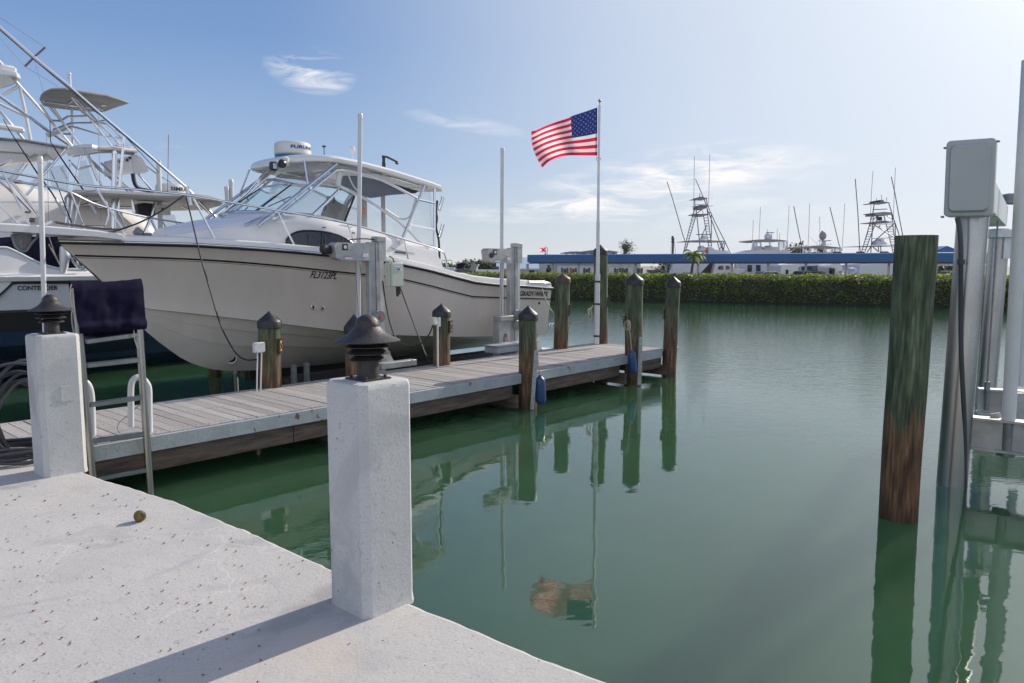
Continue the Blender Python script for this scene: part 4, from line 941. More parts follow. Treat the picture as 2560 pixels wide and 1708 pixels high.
# side cabin window
def ell(px, py, k): return PN(px, py, NC - k)
wpts = [(820, 960), (822, 940), (840, 912), (868, 888), (905, 870), (950, 860), (1020, 860), (1100, 868), (1160, 878), (1240, 902), (1300, 928), (1345, 962), (1372, 1000), (1368, 1010), (1100, 1008), (960, 996), (860, 985), (828, 975)]
base = []
for x, y in wpts:
    P = PN(*c2(x, y), NC - 1.30); t, _ = TN(P); base.append((t, P.z))
cx_ = sum(p[0] for p in base) / len(base); cz_ = sum(p[1] for p in base) / len(base)
b = MB(); vs = [trunk_pt(cx_, cz_, 1, .012)]; ks = (.35, .7, .93)
for k in ks: vs += [trunk_pt(cx_ + (a - cx_) * k, cz_ + (z - cz_) * k, 1, .012) for a, z in base]
n_ = len(base); fs = [(0, 1 + i, 1 + (i + 1) % n_) for i in range(n_)]
for q in range(2): fs += [(1 + q * n_ + i, 1 + (q + 1) * n_ + i, 1 + (q + 1) * n_ + (i + 1) % n_, 1 + q * n_ + (i + 1) % n_) for i in range(n_)]
b.add(vs, fs); cw = b.build('cabin_window', M['window'], boat, angle=60)
b = MB(); b.tube([trunk_pt(cx_ + (a - cx_) * .97, cz_ + (z - cz_) * .97, 1, .012) for a, z in base], .016, 8, closed=True); b.build('window_frame', M['stripe'], cw)
for x in (985, 1110, 1255):
    P = PN(*c2(x, 930), NC - 1.3); t, _ = TN(P); b = MB(); b.tube([trunk_pt(t, 2.54, 1, .018), trunk_pt(t + .01, 2.755 if x < 1200 else 2.70, 1, .018)], .008, 6); b.build('mullion', M['black'], cw)

# tubes on the boat
def tubepx(pts, r, name='frame_tube', m='steel', parent=boat, k=10, sm=4):
    b = MB(); P = [PN(*c2(x, y), NC - h) for x, y, h in pts]
    b.tube(smooth(P, sm) if sm else P, r, k); return b.build(name, M[m], parent)
def mirror(o, name=None):
    "copy on the other side of the centreline"
    c_ = o.copy(); c_.data = o.data.copy(); S.collection.objects.link(c_)
    off = Vector(boat['rl'])
    for v in c_.data.vertices:
        p = v.co + off; q = (p - O).dot(N); v.co = p + N * (2 * (NC - q)) - off
    c_.data.flip_normals(); c_.parent = o.parent; return c_
fr = [tubepx([(550, 825, 1.15), (1215, 300, 1.12)], .030), tubepx([(670, 760, 1.15), (720, 745, 1.15), (800, 690, 1.15), (1170, 385, 1.14), (1230, 352, 1.14), (1310, 358, 1.14), (1400, 380, 1.15), (1600, 440, 1.17), (1890, 592, 1.2)], .025),
      tubepx([(1955, 470, 1.16), (1770, 922, 1.28)], .028), tubepx([(2037, 488, 1.18), (2034, 1000, 1.22), (2052, 1060, 1.25), (2085, 1172, 1.28)], .027),
      tubepx([(1900, 602, 1.22), (2035, 632, 1.2)], .020, 'rung'), tubepx([(1825, 815, 1.25), (2034, 856, 1.22)], .020, 'rung'),
      tubepx([(1148, 372, 1.12), (1162, 400, 1.14)], .016, 'rung'), tubepx([(990, 498, 1.14), (1005, 525, 1.15)], .016, 'rung'), tubepx([(868, 590, 1.15), (886, 620, 1.15)], .016, 'rung'),
      tubepx([(940, 275, .9), (972, 478, 1.12)], .018), tubepx([(440, 815, .95), (620, 735, .95), (760, 690, .9), (930, 505, .8)], .018),
      tubepx([(1290, 790, 1.25), (1325, 782, 1.25), (1400, 795, 1.25)], .012)]
for o in fr: mirror(o)
# front centre legs of the hardtop
for pts in ([(620, 365, -.35), (455, 555, -.35), (150, 800, -.75)], [(655, 388, -.6), (210, 800, -.9)]):
    tubepx(pts, .022, sm=0)
tubepx([(240, 800, -.95), (470, 610, -.85), (640, 455, -.75), (690, 432, -.7), (720, 440, -.7)], .022)
tubepx([(600, 455, -.65), (612, 482, -.75)], .016, 'rung'); tubepx([(455, 570, -.7), (470, 610, -.85)], .016, 'rung')
# hardtop: rounded plan with a thick rim, camber
def ht_z(t, x): 
    z = interp([(3.7, 3.90), (3.9, 4.00), (4.15, 4.055), (4.5, 4.08), (5.1, 4.045), (5.8, 3.965), (6.7, 3.83), (7.05, 3.765)], t)
    return z + .07 - .05 * x * x
def ht_outline(k=1.0, off=0.):
    pts = []
    for i in range(25):
        a = math.pi / 2 + math.pi * i / 24; pts.append((4.61 + math.cos(a) * .80 * k - off * 0, math.sin(a) * 1.22 * k))
    tail = [(6.70, -1.22 * k), (6.94, -1.20 * k), (7.06 - off, -1.08 * k), (7.08 - off, 0), (7.06 - off, 1.08 * k), (6.94, 1.20 * k), (6.70, 1.22 * k)]
    body = [(t, -1.22 * k) for t in (5.0, 5.4, 5.8, 6.2)]; body2 = [(t, 1.22 * k) for t in (6.2, 5.8, 5.4, 5.0)]
    return pts + body + tail + body2
def ht_ring(k, dz, off=0.): return [W(t, NC - x, ht_z(t, x) + dz) for t, x in ht_outline(k, off)]
b = MB(); R_ = [ht_ring(.0001, .035), ht_ring(.3, .035), ht_ring(.6, .03), ht_ring(.9, .015), ht_ring(.97, 0), ht_ring(1.0, -.035), ht_ring(1.0, -.085), ht_ring(.975, -.105), ht_ring(.94, -.09), ht_ring(.92, -.065), ht_ring(.6, -.05), ht_ring(.3, -.045), ht_ring(.0001, -.045)]
b.loft(R_, closed=True); ht = b.build('hardtop', M['gelw'], boat, angle=40, weld=True)
# underside frame tubes
for x in (.95, -.95):
    b = MB(); b.tube([W(t, NC - x, ht_z(t, x) - .10) for t in (4.3, 4.7, 5, 5.6, 6.2, 6.8)], .022, 8); b.build('frame_tube', M['steel'], boat)
for t in (4.5, 5.2, 6.75):
    b = MB(); b.tube([W(t, NC - x, ht_z(t, x) - .10) for x in (-1, -.5, 0, .5, 1)], .020, 8); b.build('frame_tube', M['steel'], boat)
# front header band under the hardtop with valance
b = MB(); arc = [(4.72 + math.cos(a) * .42, math.sin(a) * .95) for a in [math.pi / 2 + math.pi * i / 16 for i in range(17)]]
b.loft([[W(t, NC - x, 4.02), W(t + .02, NC - x * .99, 3.89)] for t, x in [(5.5, .95)] + arc + [(5.5, -.95)]])
b.build('header_band', M['gelw'], boat)
b = MB(); b.loft([[W(t + .0, NC - x, 3.87), W(t - .12, NC - x * 1.02, 3.60 + .03 * mn.noise(Vector((x * 4, 0, 2))))] for t, x in arc[:17]])
b.build('front_curtain', M['vinyl'], boat)
# windshield: curved front with side wings
wsb = [(4.65, 1.15, 2.96), (4.02, 1.15, 3.06), (3.55, .98, 3.08), (3.27, .60, 3.10), (3.2, .2, 3.12), (3.2, -.2, 3.12), (3.27, -.60, 3.10), (3.55, -.98, 3.08), (4.02, -1.15, 3.06), (4.65, -1.15, 2.96)]
wst = [(4.92, 1.10, 3.44), (4.67, 1.05, 3.56), (4.30, .86, 3.60), (4.02, .52, 3.61), (3.95, .18, 3.62), (3.95, -.18, 3.62), (4.02, -.52, 3.61), (4.30, -.86, 3.60), (4.67, -1.05, 3.56), (4.92, -1.10, 3.44)]
def wsp(q, top): a = (wst if top else wsb)[q]; return W(a[0], NC - a[1], a[2])
for i0, i1 in ((0, 1), (1, 3), (3, 6), (6, 8), (8, 9)):
    b = MB(); b.loft([[wsp(i, 0), wsp(i, 1)] for i in range(i0, i1 + 1)]); b.build('windshield_pane', M['glass'], boat)
for i, r_, m_ in ((0, .02, 'black'), (1, .034, 'steel'), (3, .016, 'black'), (6, .016, 'black'), (8, .034, 'steel'), (9, .02, 'black')):
    b = MB(); b.beam(wsp(i, 0), wsp(i, 1), r_ * 1.2, r_ * 2, up=N, bev=.004); b.build('windshield_post', M[m_], boat)
b = MB(); b.tube([wsp(i, 1) for i in range(10)], .018, 8); b.build('windshield_rail', M['steel'], boat)
b = MB(); b.tube([wsp(i, 0) + Z3 * .01 for i in range(10)], .020, 8); b.build('windshield_rail', M['steel'], boat)
for x0, y0, x1, y1 in ((360, 765, 470, 665), (640, 660, 830, 575)):
    b = MB(); b.tube([PN(*c2(x0, y0), NC - .1), PN(*c2(x1, y1), NC - .1)], .009, 6); b.build('wiper', M['black'], boat)
for x, y in ((1195, 600), (1120, 665)):
    b = MB(); b.tube([PN(*c2(x - 6, y - 18), NC - 1.12), PN(*c2(x + 4, y + 6), NC - 1.10), PN(*c2(x - 10, y + 30), NC - 1.12)], .012, 6); b.build('window_latch', M['black'], boat)
# side curtains (clear vinyl with pale trim) and aft post
def quadpx(pts, name, m, parent=boat, th=None):
    b = MB(); P = [PN(*c2(x, y), NC - h) for x, y, h in pts]
    b.add(P, [tuple(range(len(P)))]); return b.build(name, M[m], parent, smooth_=False)
for s_ in (1, -1):
    o = quadpx([(1240, 480, 1.12), (1260, 365, 1.12), (1400, 385, 1.12), (1600, 445, 1.14), (1930, 580, 1.16), (1815, 800, 1.22), (1780, 830, 1.22)], 'side_curtain', 'vinyl')
    if s_ < 0: o2 = mirror(o); bpy.data.objects.remove(o)
    o = quadpx([(1390, 580, 1.13), (1790, 850, 1.23), (1770, 915, 1.27), (1420, 830, 1.25), (1290, 785, 1.2)], 'side_curtain', 'vinyl')
    if s_ < 0: o2 = mirror(o); bpy.data.objects.remove(o)
    o = quadpx([(1940, 500, 1.15), (2000, 510, 1.15), (2015, 600, 1.16), (2035, 1005, 1.22), (1990, 1000, 1.22), (1830, 870, 1.24), (1880, 700, 1.22)], 'aft_curtain', 'vinyl')
    if s_ < 0: o2 = mirror(o); bpy.data.objects.remove(o)
def strip(pts, r, name='curtain_trim', m='gelw'):
    b = MB(); P = smooth([PN(*c2(x, y), NC - h) for x, y, h in pts], 4); b.loft([[p + Z3 * r, p - Z3 * r] for p in P]); q = b.build(name, M[m], boat); return q
for q in (strip([(1240, 490, 1.13), (1390, 560, 1.14), (1600, 690, 1.19), (1790, 840, 1.24), (1900, 950, 1.27), (1990, 1010, 1.27)], .028),
          strip([(1990, 540, 1.16), (2000, 700, 1.18), (2012, 840, 1.2)], .05), tubepx([(1310, 380, 1.14), (1330, 440, 1.14), (1370, 510, 1.15), (1420, 555, 1.16)], .014, 'curtain_trim', 'cream'),
          tubepx([(1880, 590, 1.2), (1862, 640, 1.2), (1840, 720, 1.2), (1810, 755, 1.2), (1760, 765, 1.2), (1700, 735, 1.2), (1620, 680, 1.2)], .014, 'curtain_trim', 'cream')): pass
b = MB(); b.slab([PN(*c2(x, y), NC - 1.12) for x, y in ((1212, 478), (1225, 370), (1262, 372), (1248, 500))], N * .03); b.build('curtain_trim', M['gelw'], boat)
# navy far side enclosure panel, helm seat, interior
b = MB(); b.slab([PN(*c2(x, y), NC - .80) for x, y in ((1250, 445), (1270, 400), (1390, 402), (1640, 455), (1900, 530), (1880, 548), (1650, 565), (1500, 590), (1410, 560), (1260, 500))], N * .01); b.build('navy_curtain', M['curtain'], boat)
quadpx([(720, 400, -.8), (860, 330, -.8), (1220, 360, -.9), (1240, 500, -.9), (1090, 470, -.9), (840, 470, -.8), (700, 500, -.8)], 'rolled_curtain', 'vinyl')
b = MB(); b.beam(W(5.25, NC + .35, 2.6), W(5.62, NC + .35, 3.45), .55, .06, up=N, bev=.01)
b.build('helm_seat', M['canvas'], boat)
for x, w_ in ((1442, .10), (1605, .07)):
    p = PN(*c2(x, 700), NC + .1); b = MB(); b.box(Vector((p.x, p.y, 3.1)), (w_, w_, 1.15), (D, N, Z3), bev=.01); b.build('interior_post', M['canvas'], boat)
p = PN(*c2(1435, 698), NC + .0); b = MB(); b.box(p, (.11, .02, .13), (D, N, Z3)); b.build('orange_tag', M['orange'], boat)
b = MB(); b.slab([PN(*c2(x, y), NC + .2) for x, y in ((1200, 755), (1345, 570), (1362, 570), (1245, 765))], N * .02); b.build('interior_panel', M['canvas'], boat)

# hardtop gear
rc = W(4.40, NC, 4.10); b = MB(); b.lathe(rc, [(.28, 0), (.312, .03), (.318, .09)], 36); rd = b.build('radome', M['lblue'], boat, angle=50)
b = MB(); b.lathe(rc, [(.320, .09), (.322, .105), (.322, .25), (.312, .29), (.285, .312), (.20, .325), (.0, .328)], 36); b.build('radome_cover', M['cream'], rd, angle=40)
b = MB(); b.tube([rc + Z3 * .104 + Vector((math.cos(a), math.sin(a), 0)) * .323 for a in [2 * math.pi * i / 36 for i in range(36)]], .004, 5, closed=True); b.build('radome_seam', M['canvas'], rd)
toc = Vector((0, 0, 0)) - rc; ac = math.atan2(toc.y, toc.x)
def radfn(x, y, l):
    a = ac - .10 + x / .325; return rc + Vector((math.cos(a), math.sin(a), 0)) * (.325 + l * .4) + Z3 * (.178 + y)
lettering(rd, 'FURUNO', radfn, .062, .50, shear=0, bold=.035, m=M['inkblue'])
sp_c = W(3.78, NC + .1, 3.88)
b = MB(); b.box(PN(*c2(683, 322), NC - .62), (.12, .10, .15), (D, N, Z3), bev=.02); q = b.build('floodlight', M['black'], boat)
pl = PN(*c2(683, 322), NC - .62); b = MB(); b.box(pl - N * .052, (.07, .01, .09), (D, N, Z3), bev=.002); b.build('light_lens', M['sticker'], q)
ps = PN(*c2(775, 290), NC - .70); b = MB(); b.lathe(ps + Z3 * .09, [(.06, 0), (.085, -.02), (.085, -.11), (.075, -.15), (.04, -.165)], 18); q = b.build('searchlight', M['cream'], boat)
b = MB(); b.lathe(ps - D * .04 - N * .03 - Z3 * .03, [(.07, .0), (.072, .05), (.06, .055)], 16, axis=(-D - N * .3)); b.build('searchlight_face', M['black'], q)
b = MB(); b.box(PN(*c2(725, 318), NC - .55), (.14, .12, .16), (D, N, Z3), bev=.02); b.build('light_bracket', M['gelw'], boat)
p = PN(*c2(1110, 235), NC); b = MB(); b.tube([Vector((p.x, p.y, 4.08)), p + Z3 * .17], .008, 6); b.lathe(p + Z3 * .155, [(.02, 0), (.04, .02), (.04, .028), (.012, .036)], 10); b.build('anchor_light', M['dark'], boat)
p = PN(*c2(1348, 250), NC); b = MB(); b.tube([Vector((p.x, p.y, 4.04)), p + Z3 * .08], .010, 6); b.lathe(p + Z3 * .07, [(.015, 0), (.045, .05), (.055, .08), (.05, .12), (.03, .14), (0, .145)], 14); b.build('antenna_dome', M['gelw'], boat)
b = MB(); b.ball(W(5.15, NC, 4.06), .16, 16, (1.6, 1.2, .35)); b.build('hatch_dome', M['gelw'], boat)
p = PN(*c2(1610, 335), NC - .7); b = MB(); b.lathe(p - Z3 * .03, [(.035, 0), (.035, .12), (.028, .15)], 12); b.tube([p + Z3 * .1, p + Z3 * .2], .03, 10); b.tube([p + Z3 * .21 - D * .03, p + Z3 * .21 + D * .08, p + Z3 * .14 + D * .33], .022, 10); b.tube([p + Z3 * .125 + D * .30, p + Z3 * .115 + D * .34], .028, 8)
b.build('rod_holder', M['stripe'], boat)
p = PN(*c2(1610, 385), NC - 1.0); b = MB(); b.box(p, (.10, .05, .12), (D, N, Z3), bev=.01); b.tube([p + D * .05, p + D * .2 - Z3 * .01], .014, 6); b.build('hinge_bracket', M['gelw'], boat)
for x, y in ((2093, 640), (2093, 868)):
    a = PN(*c2(x - 18, y + 50), NC - 1.15); c_ = PN(*c2(x + 12, y - 55), NC - 1.15); b = MB(); b.tube([a, c_], .032, 12); b.lathe(c_, [(.036, -.01), (.036, .01)], 12, axis=(c_ - a)); b.build('rod_tube', M['steel'], boat)
b = MB(); b.tube(smooth([PN(*c2(x, y), NC - 1.12) for x, y in ((2058, 610), (2050, 700), (2056, 760), (2048, 830), (2062, 900), (2072, 960), (2078, 1100))], 4), [.03, .03, .025, .02, .02] + [.025] * 20 if False else .022, 7); b.build('bundled_line', M['blackrope'], boat)
# bow rail (near and far sides)
def rail_solve(x, y, f=c2, inset=.10, sd=1):
    n = NC - sd * .9
    for _ in range(50):
        P = PN(*f(x, y), n); t, _n = TN(P); n = .5 * n + .5 * (NC - sd * max(.16, G.bs(t) - inset))
    return PN(*f(x, y), n)
ident = lambda x, y: (x, y)
top = [(-40, 421), (0, 426.5), (84, 442), (191, 461), (270, 469), (344, 474), (400, 480), (459, 487), (480, 490), (545, 501), (612, 512), (688.5, 525.5), (778, 540.5), (867, 558), (940, 578), (1010, 598.5), (1060, 613), (1090, 622), (1104, 629), (1112, 640), (1120, 674)]
b = MB(); b.tube(smooth([rail_solve(x, y, ident) for x, y in top], 3), .017, 10); br = b.build('bow_rail', M['steel'], boat)
for x0, y0, x1, y1 in ((15, 590, 195, 938), (715, 697, 860, 988), (1305, 810, 1368, 990), (1780, 938, 1815, 1112)):
    b = MB(); b.tube([rail_solve(x0, y0), rail_solve(x1, y1)], .014, 8); b.build('stanchion', M['steel'], br)
for x0, y0, x1, y1 in ((20, 1022, 195, 1368), (620, 1115, 828, 1435), (1262, 1192, 1402, 1458), (-90, 1170, 130, 1362)):
    b = MB(); b.tube([rail_solve(x0, y0, c1), rail_solve(x1, y1, c1, .16)], .014, 8); b.build('stanchion', M['steel'], br)
b = MB(); b.tube(smooth([rail_solve(x, y, c1, .10, -1) for x, y in ((-60, 1045), (130, 1085), (330, 1118), (460, 1152), (600, 1220), (770, 1272), (1000, 1322), (1130, 1343), (1240, 1362))], 4), .016, 8); br2 = b.build('bow_rail', M['steel'], boat)
for x0, y0, x1, y1 in ((60, 1070, 265, 1320), (465, 1155, 555, 1390), (770, 1275, 825, 1390), (985, 1330, 1035, 1440), (1060, 1340, 1100, 1410), (1150, 1350, 1168, 1380)):
    b = MB(); b.tube([rail_solve(x0, y0, c1, .10, -1), rail_solve(x1, y1, c1, .12, -1)], .013, 8); b.build('stanchion', M['steel'], br2)
b = MB(); b.tube([PN(467, 466, NC - .35) , PN(477, 513, NC - .35)], .030, 12); b.build('rail_rod_holder', M['steel'], boat)
# pulpit, anchor, chain, windlass, cleat line
b = MB(); pp = []
for t, hw in ((-.75, .16), (-.70, .24), (-.55, .27), (0, .27), (.5, .29), (.9, .42), (1.2, .55)):
    z = 2.80 - .05 * max(0, t + .2) - .10 * max(0, t - .75)
    pp.append([W(t, NC - hw, z - .11 + (.02 if t > .6 else 0)), W(t, NC - hw, z - .02), W(t, NC - hw + .03, z), W(t, NC, z + .01), W(t, NC + hw - .03, z), W(t, NC + hw, z - .02), W(t, NC + hw, z - .11), W(t, NC, z - .125)])
b.loft(pp, closed=True, cap0=True, cap1=True); b.build('bow_pulpit', M['gelw'], boat, angle=50)
ap = lambda x, y, k=.0: PN(*c9(x, y), NC - k)
b = MB(); b.slab([ap(145, 195), ap(370, 190), ap(345, 235), ap(330, 330), ap(290, 372), ap(235, 372), ap(180, 300)], N * .05); an = b.build('anchor', M['galv'], boat, smooth_=False)
b = MB(); b.tube(smooth([ap(130, 200, .05), ap(165, 320, .05), ap(225, 382, .05), ap(290, 375, .05), ap(335, 310, .05), ap(400, 235, .05), ap(430, 200, .05)]), .02, 8); b.build('anchor_shank', M['galv'], an)
b = MB(); b.lathe(ap(255, 295, -.02), [(.016, 0), (.016, .03)], 10, axis=-N); b.build('anchor_pin', M['stickred'], an)
chp = [ap(x, y, .0) for x, y in ((590, 66), (700, 86), (850, 108), (1000, 128), (1150, 142), (1300, 152))]; chs = smooth(chp, 12); b = MB()
acc = [0]
for a, c_ in zip(chs, chs[1:]): acc.append(acc[-1] + (c_ - a).length)
n_l = 34
for i in range(n_l):
    s_ = acc[-1] * (i + .5) / n_l; j = max(k for k in range(len(acc)) if acc[k] <= s_); j = min(j, len(chs) - 2); p = chs[j].lerp(chs[j + 1], (s_ - acc[j]) / max(1e-6, acc[j + 1] - acc[j])); d_ = (chs[j + 1] - chs[j]).normalized(); sd = Z3 if i % 2 else N
    b.tube([p + d_ * math.cos(a) * .026 + sd * math.sin(a) * .015 for a in [k * math.pi / 4 for k in range(8)]], .0055, 5, closed=True)
b.build('anchor_chain', M['chain'], boat)
b = MB(); b.slab([ap(440, 100), ap(540, 55), ap(572, 52), ap(572, 72), ap(520, 98)], N * .03); b.build('chain_stopper', M['steel'], boat)
wp = PN(345, 582, NC); b = MB(); b.lathe(wp - Z3 * .07, [(.06, 0), (.06, .05), (.075, .06), (.075, .09), (.05, .10), (.03, .15), (.01, .16)], 16); b.lathe(wp + Z3 * .01 - N * .10, [(.035, 0), (.05, .02), (.03, .05), (.03, .12), (.05, .15), (.035, .17)], 14, axis=N); b.box(wp + D * .13 - Z3 * .03, (.14, .09, .06), (D, N, Z3), bev=.01)
b.build('windlass', M['galv'], boat)
b = MB(); cl_ = rail_solve(259, 583, ident, .3)
b.box(cl_ + D * .04, (.22, .05, .03), (D, N, Z3), bev=.01); b.tube(smooth([cl_ - D * .05 + Z3 * .02, cl_ + D * .12 + Z3 * .02, PN(300, 574, 4.0), PN(350, 556, 3.9), PN(405, 527, 3.9), PN(463, 487, 3.95)], 6), .012, 7)
b.build('black_line', M['blackrope'], boat)
b = MB(); b.box(PN(360, 590, NC - .4), (.22, .05, .03), (D, N, Z3), bev=.01); b.build('deck_cleat', M['black'], boat)
# lettering
def hullfn(t0, z0, slope=0.): return lambda x, y, l: GS(t0 + x, z0 + y + slope * x, .003 + l)
q0, q1 = TN(PN(*c3(1817, 330), NC - 1.58))[0], TN(PN(*c3(1968, 340), NC - 1.6))[0]
zq = PN(*c3(1817, 333), NC - 1.58).z
lettering(boat, 'FL3123PL', hullfn(q0, zq - .055, -.06), .12, q1 - q0, shear=.22, bold=.018)
lettering(boat, 'GRADY-WHITE', hullfn(8.72, PN(*c4(1860, 650), NC - 1.7).z, -.045), .11, .95, bold=.035)
lettering(boat, 'MARLIN', lambda x, y, l: trunk_pt(5.62 + x, 2.385 + y - .06 * x, 1, .006 + l), .06, .36, shear=.4, bold=.02) if False else None
# ports, cleat, vents on the hull
def port(x, y, f, r=.03, m='steel', nm='through_hull'):
    P = PN(*f(x, y), NC - 1.6)
    for _ in range(12): t, _n = TN(P); P = PN(*f(x, y), NC - G.h_at(t, P.z))
    b = MB(); b.lathe(P, [(r * .55, .0), (r, .004), (r, .012), (r * .6, .016)], 16, axis=-N); o = b.build(nm, M[m], boat); b = MB(); b.lathe(P - N * .013, [(r * .45, 0), (r * .45, .006)], 12, axis=-N); b.build('port_opening', M['black'], o)
port(1782, 540, c3, .05); port(1845, 550, c3, .045); port(1980, 716, c4, .03, 'black'); port(2080, 912, c4, .045); port(2104, 912, c4, .045)
# bow thruster tunnel
P = PN(*c3(1245, 875), NC - .25)
for _ in range(12):
    t, _n = TN(P); zk_, zc_, bc_ = G.zk(t), G.zc(t), G.bc(t); h_ = max(.02, (bc_ - .07) * max(0, (P.z - zk_) / max(.01, zc_ - zk_))); P = PN(*c3(1245, 875), NC - h_)
axn = (-N * .80 - D * .45 - Z3 * .35).normalized(); b = MB(); b.lathe(P + axn * .01, [(.085, -.12), (.085, .0), (.10, .012), (.105, .0)], 24, axis=axn); o = b.build('thruster_tunnel', M['bottom'], boat); b = MB(); b.lathe(P + axn * .004, [(.08, 0), (.08, .01)], 24, axis=axn); b.build('thruster_grille', M['dark'], o)
b = MB(); b.box(GS(9.35, 1.735, .008), (.28, .012, .05), (D, N, Z3)); b.build('vent', M['canvas'], boat)
for x, y in ((1100, 835), (1115, 835), (1345, 880), (1358, 882)):
    P = PN(*c2(x, y), NC - 1.27); b = MB(); b.lathe(trunk_pt(TN(P)[0], P.z, 1, 0), [(.012, 0), (.012, .01)], 8, axis=-N); b.build('snap_stud', M['stripe'], boat)
P = PN(*c2(1748, 955), NC - 1.27); b = MB(); b.lathe(P, [(.04, 0), (.05, .02), (.05, .05), (.03, .07)], 14, axis=-N); b.build('nav_light', M['gelw'], boat)
# outdrive / swim platform brackets at the transom
b = MB(); b.slab([PN(*c4(x, y), NC - .8) for x, y in ((1955, 1030), (1990, 1040), (2005, 1130), (1960, 1150), (1945, 1100))], N * .3); b.box(PN(*c4(1990, 1130), NC - .6), (.35, .6, .04), (D, N, Z3)); b.build('outboard_bracket', M['fary'], boat)

# logo swirl on the cabin side (unreadable script): thin dark strokes
b = MB()
def tp(x, y): P = PN(*c2(x, y), NC - 1.25); return trunk_pt(TN(P)[0], P.z, 1, .008)
b.tube([tp(x, y) for x, y in ((1655, 1005), (1685, 1022), (1720, 1030), (1770, 1040), (1850, 1056))], .004, 5)
for x in range(1685, 1785, 12): b.tube([tp(x, 1048 + (x - 1685) * .12), tp(x + 8, 1032 + (x - 1685) * .12), tp(x + 10, 1050 + (x - 1685) * .12)], .006, 5)
b.build('side_emblem', M['ink'], boat)

